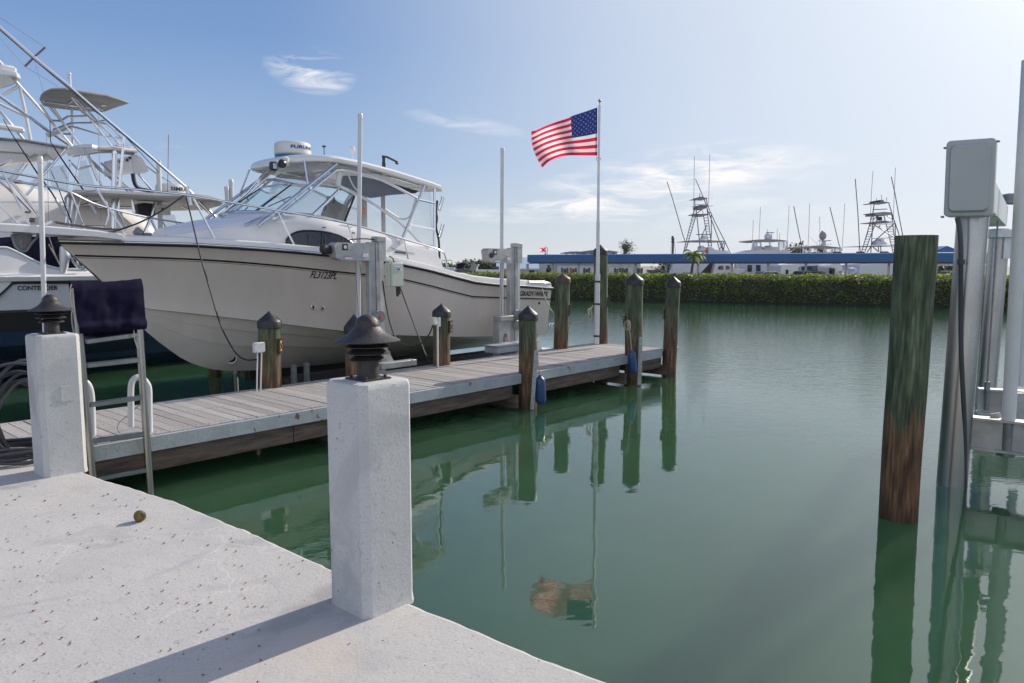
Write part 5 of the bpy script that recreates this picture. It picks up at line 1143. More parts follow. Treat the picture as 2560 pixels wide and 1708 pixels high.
# =================================================================== BOAT LIFT
def lift_post(t, label, mid, logo=False, ctrl=False):
    nn = 2.30; ro = thing('lift_post', W(t, nn, 0), label, 'boat lift', 'boat lift posts of the white boat')
    zt_ = 2.60 if ctrl else 2.56
    b = MB(); b.box(W(t - .08, nn, zt_ / 2 - .2), (.13, .12, zt_ + .4), (D, N, Z3), bev=.012); b.box(W(t + .025, nn, zt_ / 2 - .2), (.078, .15, zt_ + .4), (D, N, Z3), bev=.006); b.build('column', M['aluflat'], ro)
    b = MB(); b.box(W(t + .112, nn + .0, zt_ / 2 - .2), (.094, .10, zt_ + .42), (D, N, Z3), bev=.006); b.build('column_channel', M['alup'], ro)
    b = MB(); b.box(W(t + .09, nn - .01, zt_ + .05), (.18, .18, .09), (D, N, Z3), bev=.01); b.box(W(t + .10, nn - .085, zt_ - .12), (.14, .02, .36), (D, N, Z3)); b.build('top_plate', M['aluflat'], ro)
    b = MB(); b.slab([W(t - .18, nn - .12, zt_ - .02), W(t - .80, nn - .12, zt_ - .02), W(t - .86, nn - .12, zt_ - .06), W(t - .82, nn - .12, zt_ - .26), W(t - .72, nn - .12, zt_ - .30), W(t - .18, nn - .12, zt_ - .30)], N * .18); dr = b.build('drive_housing', M['aluflat'], ro, smooth_=False)
    b = MB(); b.box(W(t - .66, nn - .127, zt_ - .09), (.10, .006, .10), (D, N, Z3)); b.build('warning_label', M['dark'], dr)
    b = MB(); b.box(W(t - .66, nn - .132, zt_ - .09), (.05, .004, .05), (D, N, Z3)); b.build('warning_label', M['sticker'], dr)
    b = MB(); b.box(W(t - .60, nn - .127, zt_ - .26), (.14, .006, .045), (D, N, Z3)); b.box(W(t - .27, nn - .127, zt_ - .20), (.11, .006, .09), (D, N, Z3)); b.build('warning_label', M['sticker'], dr)
    b = MB(); b.box(W(t - .60, nn - .131, zt_ - .235), (.13, .004, .012), (D, N, Z3)); b.box(W(t - .27, nn - .131, zt_ - .165), (.10, .004, .012), (D, N, Z3)); b.build('warning_stripe', M['stickred'], dr)
    b = MB(); b.lathe(W(t - .86, nn + .02, zt_ - .13), [(.06, -.05), (.075, 0), (.075, .11), (.05, .14)], 16, axis=-D) if ctrl else b.lathe(W(t - .76, nn - .12, zt_ - .15), [(.05, 0), (.045, .03)], 14, axis=-N); b.build('motor', M['dark'], ro)
    for dt in (-.38, -.28):
        b = MB(); b.tube([W(t + dt, nn + .0, zt_ - .3), W(t + dt * .85 - .02, nn + .0, mid + .06)], .006, 6); b.build('lift_cable', M['galv'], ro)
    b = MB(); b.lathe(W(t - .06, nn - .20, mid + .04), [(.03, -.02), (.095, -.02), (.10, 0), (.08, .018), (.10, .035), (.095, .055), (.03, .055)], 20, axis=N); q = b.build('pulley', M['galv'], ro)
    b = MB(); b.lathe(W(t - .06, nn - .235, mid + .04), [(.03, 0), (.03, .02)], 12, axis=N); b.build('pulley_hub', M['stickred'], q)
    if logo:
        b = MB(); b.box(W(t - .32, nn + .02, mid / 2 - .15), (.32, .18, mid + .2), (D, N, Z3), bev=.008); b.box(W(t - .30, nn - .01, mid - .02), (.38, .22, .10), (D, N, Z3), bev=.01); b.build('cradle_upright', M['aluflat'], ro)
        b = MB(); b.lathe(W(t - .06, nn - .20, mid - .17), [(.03, -.02), (.095, -.02), (.10, 0), (.08, .018), (.10, .035), (.095, .055), (.03, .055)], 20, axis=N); b.build('pulley', M['galv'], ro)
        c_ = W(t - .31, nn - .075, mid * .62); b = MB(); b.tube([c_ + D * math.cos(a) * .045 + Z3 * math.sin(a) * .13 for a in [.5 + k * math.pi * 1.75 / 16 for k in range(17)]], .009, 6); b.build('oval_emblem', M['ink'], ro)
        b = MB(); b.box(c_ + D * .015, (.016, .006, .17), (D, N, Z3)); b.box(c_ + D * .065 - Z3 * .03, (.014, .006, .14), (D, N, Z3)); b.build('emblem_bar', M['stickred'], ro)
    else:
        b = MB(); b.box(W(t - .30, nn + .02, mid - .06), (.20, .10, .16), (D, N, Z3), bev=.02); b.build('cable_clamp', M['galv'], ro)
    if ctrl:
        c_ = W(t + .24, nn - .22, zt_ - .53); b = MB(); b.box(c_ + N * .05, (.24, .12, .40), (D, N, Z3), bev=.01); q = b.build('control_box', M['beigebox'], ro)
        b = MB(); b.box(c_ + D * .03 - N * .03, (.25, .05, .40), (D, N, Z3), bev=.015); b.build('box_door', M['beigebox'], q)
        b = MB(); b.box(c_ + D * .04 - N * .058 + Z3 * .10, (.14, .004, .08), (D, N, Z3)); b.build('box_label', M['sticker'], q)
        b = MB()
        for k in (-1, 1): b.beam(c_ + D * (.04 + k * .045) - N * .062 + Z3 * .125, c_ + D * (.04 + k * .01) - N * .062 + Z3 * .105, .004, .014, up=N)
        b.box(c_ + D * .04 - N * .062 + Z3 * .085, (.06, .004, .018), (D, N, Z3)); b.build('label_print', M['inkblue'], q)
        b = MB(); b.tube([c_ + D * .05 - Z3 * .2, c_ + D * .06 - Z3 * .36], .022, 10); b.tube([c_ + D * .10 - Z3 * .2, c_ + D * .10 - Z3 * .33], .02, 10); b.build('cable_gland', M['dark'], ro)
        b = MB(); b.tube(smooth([W(t - .75, nn - .05, zt_ - .02), W(t - .4, nn - .05, zt_ + .04), W(t - .1, nn, zt_ + .05), W(t + .1, nn - .05, zt_ + .02)]), .010, 6); b.build('motor_lead', M['blackrope'], ro)
    return ro
lift_post(4.47, 'aluminium boat lift post with beige control box, nearer the bow', 1.35, ctrl=True)
lift_post(7.92, 'aluminium boat lift post with oval emblem plate, nearer the stern', 1.20, logo=True)
def guide(pts, n, r, label, z0=-.5, group='white guide poles'):
    P = [PN(x, y, n) for x, y in pts]; d_ = (P[-1] - P[0]); bot = P[0] + d_ * ((z0 - P[0].z) / d_.z)
    b = MB(); b.tube([bot, P[0] + Z3 * -.0], r, 16); b.lathe(P[0], [(r * 1.12, -.06), (r * 1.12, .01), (r * .9, .03), (0, .035)], 16)
    ro = thing('guide_pole', bot, label, 'pole', group); b.build('pole', M['pvc'], ro, angle=50)
guide([(900.5, 289), (896, 778)], 2.5, .036, 'tall white plastic guide pole in front of the boat hardtop')
guide([(1256, 374), (1253, 850)], 2.5, .037, 'tall white plastic guide pole left of the flag, near the stern lift post')
guide([(100, 397), (110, 740)], 3.9, .032, 'white guide pole rising in front of the bow pulpit')
guide([(566.5, 470), (571, 560)], 6.75, .042, 'shorter of two white guide poles beyond the foredeck', 0)
guide([(577.5, 453), (580, 556)], 6.75, .042, 'taller of two white guide poles beyond the foredeck', 0)
cr = thing('lift_cradle', W(6, NC, .1), 'dark lift cradle beams and bunks under the white boat', 'cradle')
for t in (4.45, 7.95):
    b = MB(); b.beam(W(t, 2.2, -.02), W(t, 6.8, -.02), .16, .22); b.build('cross_beam', M['darkwood'], cr)
for nn in (3.75, 5.25):
    b = MB(); b.beam(W(3.75, nn, .20), W(8.9, nn, .20), .16, .26, bev=.02); b.build('bunk', M['dark'], cr)
for t, n_ in ((3.35, 3.0), (3.62, 3.05)):
    b = MB(); b.box(W(t, n_, .25), (.06, .10, .75), (D, N, Z3), bev=.01); b.build('bunk_bracket', M['galv'], cr)

# =================================================================== RIGHT HAND LIFT
rl = thing('boat_lift', at_z(2379, 1220, 0) + Vector((0, .14, 0)), 'aluminium piling boat lift with motor box at the right edge', 'boat lift')
p0 = Vector((4.52, 7.41, 0)); pt = at_y(2431, 560, 7.41)
b = MB(); dv = (pt - p0); b.tube([p0 - dv * .25, p0 + dv * 1.08], .140, 40); b.build('piling_tube', M['alu'], rl)
b = MB(); e = lambda x, y, Y=7.18: at_y(*c7(x, y), Y)
TLb, TRb, BRb, BLb = e(183, 130, 7.30), e(682, 95, 7.06), e(627, 858, 7.06), e(152, 876, 7.30)
# box on its own axes
bx = (TRb - TLb).normalized(); bz = (TLb - BLb).normalized(); by = bz.cross(bx).normalized()
cc = (TLb + TRb + BRb + BLb) / 4; wd = ((TRb - TLb).length + (BRb - BLb).length) / 2; hg = ((TLb - BLb).length + (TRb - BRb).length) / 2
if by.y < 0: by = -by
def rrect(w_, h_, r, off, k=6):
    out = []
    for cx2, cz2, a0 in ((w_ / 2 - r, h_ / 2 - r, 0), (-w_ / 2 + r, h_ / 2 - r, math.pi / 2), (-w_ / 2 + r, -h_ / 2 + r, math.pi), (w_ / 2 - r, -h_ / 2 + r, 1.5 * math.pi)):
        for i in range(k + 1): a = a0 + math.pi / 2 * i / k; out.append(cc + bx * (cx2 + r * math.cos(a)) + bz * (cz2 + r * math.sin(a)) + by * off)
    return out
b.loft([rrect(wd, hg, .04, .20), rrect(wd, hg, .04, .0), rrect(wd - .02, hg - .02, .035, -.008), rrect(wd * .84, hg * .90, .05, -.012), rrect(wd * .79, hg * .86, .05, -.035), rrect(wd * .77, hg * .845, .045, -.045)], closed=True, cap0=True, cap1=True)
bxo = b.build('motor_box', M['plastic'], rl, angle=25)
for x, z in ((-1, .30), (1, .33), (-1, -.36), (1, -.36)):
    b = MB(); b.box(cc + bx * x * (wd / 2 + .012) + bz * z + by * .03, (.03, .025, .02), (bx, by, bz), bev=.004); b.build('latch', M['galv'], bxo)
# beam to the second piling
q0 = Vector((7.60, 11.75, 0)); qt = at_y(2501, 550, 11.75)
b = MB(); b.tube([q0 - Z3 * 1, Vector((qt.x, qt.y, 2.72))], .142, 32); b.build('piling_tube', M['alu'], rl)
ba, bb = cc + by * .2 + bx * (wd / 2 - .04) - bz * .02, Vector((qt.x + .08, qt.y, 2.98))
b = MB(); b.beam(ba + by * .05 - bz * .13, bb, .05, .30, bev=.004); b.beam(ba + bx * -.12 + by * .05 - bz * .25, bb - Z3 * .14 - Vector((.15, 0, 0)), .22, .025); gb = b.build('gear_beam', M['alup'], rl)
for f in (.06, .10, .80, .85, .92):
    for dz in (-.08, .08):
        b = MB(); p = (ba + by * .05 - bz * .13).lerp(bb, f) + Z3 * dz + Vector((-.028, -.0, 0)); b.lathe(p, [(.014, 0), (.012, .012)], 6, axis=Vector((-.8, -.6, 0))); b.build('bolt', M['dark'], gb)
b = MB(); b.box(Vector((qt.x, qt.y, 2.72)) + Vector((0, -.06, .0)), (.38, .34, .14), None, bev=.01); b.box(Vector((qt.x + .05, qt.y - .16, 2.5)), (.16, .03, .34)); b.build('piling_bracket', M['alup'], rl)
b = MB(); b.box(at_y(2530, 498, 11.6), (.25, .2, .16), bev=.02); b.build('cable_drum', M['galv'], rl)
b = MB(); b.tube([at_y(*c7(690, 820), 9.6), at_y(*c7(672, 1100), 9.6), at_y(2468, 958, 9.6)], .012, 6); b.build('lift_cable', M['galv'], rl)
b = MB(); b.tube(smooth([at_y(*c7(285, 878), 7.22), at_y(*c7(310, 1000), 7.20), at_y(*c7(322, 1180), 7.19), at_y(*c7(322, 1320), 7.19), at_y(2402, 760, 7.25), at_y(2403, 880, 7.26), at_y(2408, 986, 7.27), at_y(2412, 1091, 7.28), at_y(2412, 1240, 7.30)], 5), .022, 10); b.lathe(at_y(*c7(322, 1320), 7.19), [(.035, -.02), (.035, .03)], 12); b.build('power_conduit', M['hose'], rl)
def ibeam(a, c_, h, w_, m='aluflat', name='cradle_beam'):
    b = MB(); a, c_ = Vector(a), Vector(c_); b.beam(a - Z3 * h / 2, c_ - Z3 * h / 2, .02, h - .03); b.beam(a - Z3 * .012, c_ - Z3 * .012, w_, .024); b.beam(a - Z3 * (h - .012), c_ - Z3 * (h - .012), w_, .024); return b.build(name, M[m], rl)
A1 = at_y(2424, 1040, 7.62); A2 = at_y(2700, 1062, 7.1); A2.z = A1.z; ibeam(A1, A2, .34, .15)
B1 = at_y(2446, 970, 9.75); B2 = at_y(2640, 980, 9.4); B2.z = B1.z; ibeam(B1, B2, .34, .15)
b = MB(); b.beam(at_y(2488, 1033, 7.55), at_y(2503, 1140, 7.50), .02, .10, up=Vector((1, 0, 0))); b.build('gusset_plate', M['aluflat'], rl)
b = MB(); b.box(at_y(2468, 966, 9.6), (.05, .05, .12)); b.box(at_y(2468, 1000, 9.64), (.05, .04, .28)); b.build('cable_clamp', M['galv'], rl)
b = MB(); b.box(at_y(2545, 1015, 9.45), (.18, .04, .34)); b.build('gusset_plate', M['aluflat'], rl)
def gp(top, bot, r, label, mid=None):
    ro = thing('guide_pole', bot, label, 'pole', 'white guide poles'); b = MB(); b.tube([bot, top], r, 20); b.build('pole', M['pvc'], ro)
    if mid: b = MB(); b.tube([bot - (top - bot) * .095, bot], r * .72, 16); b.box(bot - (top - bot) * .095, (.12, .10, .06), bev=.01); b.build('steel_stub', M['galv'], ro)
gp(at_y(2573, 150, 7.3), at_y(2521, 1055, 7.42), .062, 'thick white guide pole cut by the right picture edge, nearer one', True)
gp(at_y(2590, 150, 9.35), at_y(2552, 965, 9.4), .055, 'white guide pole at the right edge behind the thicker one')
# =================================================================== BOATS MOORED BEYOND, LEFT
def P1n(x, y, n): return PN(*c1(x, y), n)
def lines(root, name, segs, n, r, m='steel', k=8, sm=0, each=True):
    for s_ in segs:
        b = MB(); pts = [P1n(p[0], p[1], p[2] if len(p) > 2 else n) for p in s_]
        b.tube(smooth(pts, sm) if sm and len(pts) > 2 else pts, r, k); b.build(name, M[m], root)
def flatcap(root, name, z, pts, th, m, drop=0.):
    "horizontal canopy of real thickness, outline read at height z"
    b = MB(); P = [at_z(*c1(x, y), z) for x, y in pts]; c_ = sum(P, Vector()) / len(P)
    def rg(k, dz): return [c_ + (p - c_) * k + Z3 * dz for p in P]
    b.loft([rg(.001, th + .03), rg(.6, th + .025), rg(.93, th), rg(1, th * .4), rg(1, 0), rg(.96, -.02), rg(.92, 0), rg(.001, .01)], closed=True, mi=0)
    return b.build(name, M[m], root, angle=40, weld=True)
tw = thing('tower_boat', W(-.5, 9.0, 0), 'fishing boat with tall stainless tuna tower and grey canvas tops', 'boat')
flatcap(tw, 'tower_canopy', PN(*c1(500, 553), 9.2).z, [(258, 548), (268, 520), (290, 500), (315, 488), (345, 482), (430, 480), (520, 498), (700, 524), (760, 542), (842, 570), (760, 596), (682, 625), (560, 620), (450, 610), (350, 598), (282, 585)], .05, 'canvas')
lines(tw, 'canopy_frame', [[(282, 558), (430, 578), (620, 605)], [(330, 500), (470, 520), (600, 545)], [(430, 598), (445, 575), (500, 525)], [(660, 585), (760, 580), (785, 566)], [(640, 600), (680, 620)]], 9.3, .022)
zz = PN(*c1(680, 880), 9.0).z
flatcap(tw, 'upper_top', zz, [(435, 892), (450, 872), (520, 858), (600, 855), (640, 866), (735, 868), (820, 878), (905, 888), (880, 905), (735, 890), (640, 892), (560, 905), (470, 918), (438, 912)], .06, 'gelw')
zz = PN(*c1(900, 1210), 9.0).z
flatcap(tw, 'lower_canopy', zz, [(420, 1200), (450, 1168), (700, 1172), (1000, 1188), (1250, 1190), (1400, 1205), (1460, 1222), (1440, 1240), (1340, 1265), (1130, 1270), (900, 1262), (650, 1258), (470, 1250), (425, 1228)], .11, 'canvas')
lines(tw, 'canopy_frame', [[(520, 1235), (650, 1205)], [(640, 1245), (1100, 1250)], [(1180, 1238), (1230, 1262)]], 9.6, .02)
lines(tw, 'outrigger', [[(-60, 22), (220, 270), (450, 460), (700, 680), (930, 875), (1208, 1115), (1415, 1322)]], 8.2, .030, k=10)
lines(tw, 'outrigger_line', [[(-60, 40), (220, 285), (450, 478), (640, 640)], [(640, 625), (820, 790), (1040, 1025)]], 8.2, .008, 'tower')
lines(tw, 'outrigger_spreader', [[(163, 330), (225, 268), (295, 206)]], 8.2, .018, 'rod')
lines(tw, 'guy_wire', [[(295, 206), (0, 10)], [(163, 330), (380, 460)], [(163, 330), (-40, 100)], [(222, 275), (285, 500)], [(302, 760), (310, 1000), (318, 1360)], [(642, 640), (650, 1000), (660, 1340)]], 8.4, .004, 'galv')
lines(tw, 'outrigger', [[(-60, 478), (120, 610), (280, 728), (350, 775), (470, 855)]], 10.2, .034, k=10)
lines(tw, 'tower_leg', [[(430, 482), (600, 690), (752, 878)], [(262, 580), (345, 700), (470, 855)], [(320, 592), (400, 690), (560, 885), (640, 1080)], [(448, 498), (640, 690), (800, 860), (1040, 1040), (1240, 1160)], [(500, 600), (690, 745), (850, 895)], [(345, 600), (500, 820), (640, 1000), (905, 1175)], [(600, 945), (740, 1080), (900, 1185)], [(575, 905), (620, 1000), (665, 1110)], [(530, 912), (500, 1040), (478, 1180), (452, 1380)], [(450, 940), (510, 1005)], [(505, 1002), (600, 978)], [(660, 960), (780, 1070), (905, 1175)], [(430, 870), (300, 1020), (170, 1172)], [(900, 1030), (1030, 1182)], [(460, 945), (450, 1130), (430, 1360)], [(520, 1190), (480, 1400)], [(880, 1265), (900, 1310)]], 9.0, .022)
lines(tw, 'tower_rail', [[(340, 683), (395, 687), (440, 658), (580, 654), (580, 640)], [(345, 745), (460, 702), (615, 697), (640, 692), (702, 680)], [(350, 772), (460, 725), (500, 730), (690, 790), (800, 800)], [(640, 695), (700, 708), (790, 790)], [(410, 770), (480, 775)], [(755, 740), (815, 780)]], 9.0, .020)
b = MB(); b.slab([P1n(x, y, 9.0) for x, y in ((350, 748), (480, 706), (482, 728), (372, 778))], N * .5); b.build('tower_platform', M['alup'], tw, smooth_=False)
lines(tw, 'tower_post', [[(748, 878), (745, 1120), (742, 1395)]], 8.7, .048, 'steel', 12)
lines(tw, 'tower_post', [[(810, 778), (795, 960), (778, 1150), (770, 1270)], [(1015, 1215), (985, 1320), (938, 1430)], [(862, 1180), (875, 1285)]], 8.6, .030, 'steel', 10)
lines(tw, 'mast', [[(455, 378), (468, 600), (476, 835)]], 9.5, .024, 'alup')
b = MB(); b.ball(P1n(453, 380, 9.5), .04, 10); b.tube([P1n(438, 405, 9.5), P1n(465, 402, 9.5)], .014, 6); b.build('masthead_light', M['gelw'], tw)
b = MB(); rg = []
for t, hw, zt_ in ((-2.2, .05, 2.3), (-1.2, .9, 2.25), (0, 1.35, 2.1), (2, 1.5, 1.9), (6, 1.5, 1.7), (9.5, 1.4, 1.6)): rg.append([W(t, 10.3 - hw, zt_), W(t, 10.3 - hw * .96, 1.15), W(t, 10.3 + hw * .96, 1.15), W(t, 10.3 + hw, zt_), W(t, 10.3, zt_ + .05)])
b.loft(rg, closed=True, cap0=True, cap1=True); b.build('topsides', M['gelw'], tw, angle=30)
b = MB(); rg = []
for t, hw in ((-2.1, .05), (-1.2, .86), (0, 1.29), (2, 1.43), (6, 1.43), (9.4, 1.33)): rg.append([W(t, 10.3 - hw, 1.148), W(t, 10.3 - hw * .85, .3), W(t, 10.3, -.4), W(t, 10.3 + hw * .85, .3), W(t, 10.3 + hw, 1.148)])
b.loft(rg, closed=True, cap0=True, cap1=True); b.build('hull_bottom', M['navyhull'], tw, angle=30)
lines(tw, 'lower_strut', [[(1255, 1180), (1420, 1320)], [(1300, 1235), (1400, 1320)], [(990, 1325), (1040, 1440)], [(700, 1210), (712, 1300), (690, 1370)], [(480, 1372), (690, 1375)]], 8.8, .02)
# helm pod with wheel
b = MB(); b.slab([P1n(x, y, 8.9) for x, y in ((732, 940), (862, 912), (872, 1028), (738, 1040))], N * .45); b.build('helm_box', M['gelw'], tw, smooth_=False)
b = MB(); b.loft([[P1n(x + (k * 0), y, 8.9 + a) for (x, y), a in zip([(860, 908 + k), (895, 905 + k), (930, 930 + k * .6), (955, 975 + k * .3), (972, 1012), (950, 1026), (870, 1036)], [0, -.05, -.05, -.02, 0, 0, 0])] for k in (0,)] + [[P1n(x, y, 9.35) for x, y in ((860, 908), (895, 905), (930, 930), (955, 975), (972, 1012), (950, 1026), (870, 1036))]], closed=True, cap0=True, cap1=True); b.build('helm_fairing', M['gelw'], tw, angle=50)
b = MB()
for x, y in ((832, 942), (786, 952), (786, 994), (850, 928)): b.box(P1n(x, y, 8.88), (.04, .02, .05), (D, N, Z3))
b.build('switches', M['dark'], tw, smooth_=False)
wc = P1n(805, 857, 9.1); b = MB(); b.tube([wc + D * math.cos(a) * .19 + N * math.sin(a) * .19 for a in [k * math.pi / 10 for k in range(20)]], .014, 6, closed=True); b.tube([wc - D * .19, wc + D * .19], .01, 6); b.tube([wc, wc - Z3 * .12], .02, 8); b.build('steering_wheel', M['steel'], tw)
lines(tw, 'wiring_hose', [[(868, 1030), (875, 1075), (890, 1110), (920, 1132), (965, 1142), (1010, 1172)]], 8.8, .042, 'black', 10, 5)
lines(tw, 'whip_antenna', [[(1101, 775), (1098, 960), (1094, 1160)]], 8.6, .007, 'rod', 6); lines(tw, 'antenna_mount', [[(1096, 1140), (1090, 1205)]], 8.6, .018, 'galv')
rc2 = P1n(1118, 1170, 9.2); b = MB(); b.lathe(rc2, [(.27, -.04), (.30, 0)], 30); b.build('radar_base', M['dark'], tw); b = MB(); b.lathe(rc2, [(.31, 0), (.32, .05), (.32, .17), (.30, .215), (.22, .235), (0, .24)], 32); r2 = b.build('radar', M['gelw'], tw, angle=50)
toc2 = -rc2; ac2 = math.atan2(toc2.y, toc2.x)
def radfn2(x, y, l): a = ac2 + (-.02 + x / .32); return rc2 + Vector((math.cos(a), math.sin(a), 0)) * (.32 + l) + Z3 * (.07 + y)
lettering(r2, 'SIMRAD', radfn2, .085, .50, bold=.03)
b = MB(); b.slab([P1n(x, y, 8.7) for x, y in ((898, 1232), (940, 1220), (1010, 1228), (1005, 1312), (905, 1300))], N * .25); b.build('speaker_box', M['black'], tw, smooth_=False)
b = MB(); b.slab([P1n(x, y, 8.7) for x, y in ((1012, 1230), (1112, 1238), (1116, 1302), (1015, 1296))], N * .25); q = b.build('radio_box', M['gelw'], tw, smooth_=False); b = MB(); b.lathe(P1n(1063, 1263, 8.69), [(.028, 0), (.028, .01)], 12, axis=-N); b.build('dial', M['dark'], q)
# rods slanting from the rocket launchers
def rod(pts, n, label):
    b = MB(); P = [P1n(x, y, n) for x, y in pts]; b.tube(P, [.006, .008] + [.014] * (len(P) - 2), 7); ro = thing('fishing_rod', P[-1], label, 'fishing rod', 'fishing rods leaning in the tower boat'); b.build('blank', M['navy'], ro)
    b = MB(); d_ = (P[-1] - P[-2]).normalized(); b.tube([P[-1] - d_ * .1, P[-1] + d_ * .25], .030, 8); b.build('butt', M['alup'], ro)
rod([(20, 672), (60, 745), (245, 1030), (335, 1150), (385, 1230)], 8.4, 'longest dark fishing rod, leftmost, slanting from upper left')
rod([(326, 680), (330, 822), (400, 930), (560, 1160), (588, 1215)], 8.5, 'two tone fishing rod right of the guide pole, ending over the canopy')
rod([(332, 1010), (380, 1120), (480, 1385)], 8.3, 'short dark fishing rod ending by the anchor chain')

cz = thing('sport_yacht', W(-3, 12, 0), 'big white yacht at the left edge with long hardtop and tower', 'boat')
def bulge(root, name, outline, n0, depth, m):
    "rounded body from a side outline"
    P = [P1n(x, y, n0) for x, y in outline]; c_ = sum(P, Vector()) / len(P); b = MB(); rg = []
    for k, dn in ((.55, -.55), (.80, -.42), (.94, -.22), (1, 0), (1, depth), (.9, depth + .4)): rg.append([c_ + (p - c_) * k + N * dn for p in P])
    b.loft(rg, closed=True, cap0=True, cap1=True); return b.build(name, M[m], root, angle=60)
b = MB(); ol = [(-260, 1100), (0, 1100), (110, 1088), (150, 1092), (250, 1125), (420, 1140), (560, 1165), (700, 1215), (850, 1268), (940, 1320), (1010, 1385), (1070, 1470), (1100, 1600), (-260, 1600)]
P = [P1n(x, y, 11.8) for x, y in ol]; P[-1].z = P[-2].z = .05; rg = []
for dn, dz in ((-.5, -.42), (-.3, -.2), (-.1, -.05), (.2, 0), (3.0, 0), (3.6, -.3)): rg.append([p + N * dn + Z3 * (dz if i not in (0,) else dz) for i, p in enumerate(P)])
b.loft(rg, closed=True, cap0=True, cap1=True); b.build('hull', M['gelw'], cz, angle=50)
zz = 3.0
b = MB()
for x0, y0, x1, y1 in ((-100, 1215, 440, 1218),): b.beam(P1n(x0, y0, 11.2), P1n(x1, y1, 11.2), .03, .03)
b.build('hull_moulding', M['sticker'], cz)
zc1 = P1n(200, 830, 11.2).z
b = MB(); rg = []
for x, ty, by in ((-120, 788, 968), (0, 796, 965), (150, 808, 962), (300, 826, 955), (400, 842, 930), (445, 856, 900)):
    rg.append([P1n(x, by - 30, 13.6), P1n(x, by, 11.0) + N * 1.5, P1n(x, by - 8, 11.0), P1n(x, by - 55, 10.92), P1n(x, ty + 22, 10.92), P1n(x, ty + 6, 10.95), P1n(x, ty, 11.0), P1n(x, ty, 11.0) + N * 2.6])
b.loft(rg, closed=True, cap0=True, cap1=True); b.build('hardtop', M['gelw'], cz, angle=30)
b = MB(); b.tube(smooth([P1n(x, y, 10.9) for x, y in ((-60, 880), (100, 892), (170, 900), (200, 925), (235, 905), (270, 930), (305, 905), (350, 940), (380, 925))], 4), .02, 6); b.build('lacing', M['canvas'], cz)
lines(cz, 'hardtop_edge', [[(-100, 798), (150, 812), (440, 862)]], 10.9, .03, 'galv')
zh = P1n(50, 400, 11).z
flatcap(cz, 'tower_top', zh, [(-180, 372), (-60, 376), (0, 380), (60, 385), (110, 392), (136, 408), (126, 422), (80, 450), (0, 474), (-180, 490)], .10, 'gelw')
b = MB(); b.box(P1n(45, 358, 11), (.32, .22, .20), (D, N, Z3), bev=.04); b.tube([P1n(10, 345, 11), P1n(80, 350, 11)], .03, 8); b.build('radar_pedestal', M['gelw'], cz)
lines(cz, 'tower_leg', [[(-60, 240), (40, 345), (120, 448), (220, 560), (345, 705), (470, 850)], [(15, 522), (125, 455)], [(-60, 640), (0, 620), (70, 705), (160, 812)] , [(130, 460), (160, 600), (200, 812)], [(-60, 545), (0, 575), (165, 655)]], 11, .034, 'alup')
b = MB(); p0_, p1_ = P1n(-40, 715, 10.9), P1n(160, 750, 10.9); b.beam(p0_, p1_, .12, .13, bev=.04); b.build('radar_bar', M['gelw'], cz)
lines(cz, 'hardtop_support', [[(150, 960), (60, 1075)], [(175, 965), (90, 1080)], [(75, 935), (0, 975), (-60, 1000)], [(330, 960), (270, 1030), (200, 1100)], [(-50, 1045), (60, 1065), (200, 1230), (290, 1350)], [(0, 1080), (110, 1180), (205, 1280)], [(400, 985), (440, 1070)]], 10.8, .026)
b = MB(); b.lathe(P1n(122, 1095, 11.3), [(.09, 0), (.09, .05), (.05, .07)], 12); b.build('deck_vent', M['dark'], cz)
b = MB()
for x, y in ((210, 1325), (180, 1282), (208, 1340)): b.box(P1n(x, y, 11.25), (.10, .05, .03), (D, N, Z3))
b.build('deck_fittings', M['dark'], cz, smooth_=False)
# clear enclosure panels hanging under the yacht and tower tops
for pts in (((510, 960), (560, 940), (640, 1160), (480, 1165)), ((0, 985), (150, 965), (100, 1090), (0, 1095)), ((1060, 1300), (1140, 1300), (1165, 1380), (1060, 1440)), ((310, 990), (430, 970), (470, 1170), (340, 1120))):
    b = MB(); b.slab([P1n(x, y, 10.5) for x, y in pts], N * .01); b.build('clear_panel', M['vinyl'], cz, smooth_=False)
lines(tw, 'cover_post', [[(1035, 945), (1050, 1440)]], 8.8, .05, 'pvc', 12)

# centre boat with black lettering, low at the left
cb = thing('lettered_boat', W(0, 8.5, .7), 'white centre console boat with black lettering on the lift behind the ladder', 'boat')
def P9(x, y, n=7.6): return PN(*c9(x, y), n)
Tl, Tr = -3.6, 3.2
def cs(tab, m, name):
    b = MB(); b.loft([[W(t, n_, z + dz) for n_, z in tab] for t, dz in ((Tl, .02), (-1, 0), (1.5, 0), (Tr, 0))], closed=True, cap0=True, cap1=True); return b.build(name, M[m], cb, angle=25)
z0 = P9(100, 635).z; z1 = P9(100, 712).z; z2 = P9(100, 1030).z; z3 = P9(100, 1270).z; z4 = P9(100, 1440).z
cs([(7.72, z0 + .02), (7.62, z0), (7.56, z0 - .05), (7.58, z1), (7.66, z1 - .02), (10.2, z1 - .02), (10.2, z0 + .02)], 'gelw', 'gunwale')
cs([(7.66, z1 - .015), (7.64, z1 - .04), (7.70, z2), (10.1, z2), (10.1, z1 - .015)], 'fary', 'hull')
cs([(7.70, z2 - .002), (7.69, z2 - .04), (7.85, z3), (10, z3), (10.1, z2 - .002)], 'dark', 'bilge_band')
cs([(7.85, z3 - .003), (8.0, z4), (8.9, z4 - .35), (9.9, z4), (9.98, z3 - .003)], 'navyhull', 'hull_bottom')
b = MB(); b.tube([P9(-60, 905, 7.62), P9(0, 858, 7.62), P9(75, 790, 7.62), P9(135, 735, 7.62), P9(200, 727, 7.62), P9(760, 727, 7.62), P9(1090, 722, 7.62)], .022, 6); b.build('rub_stripe', M['black'], cb)
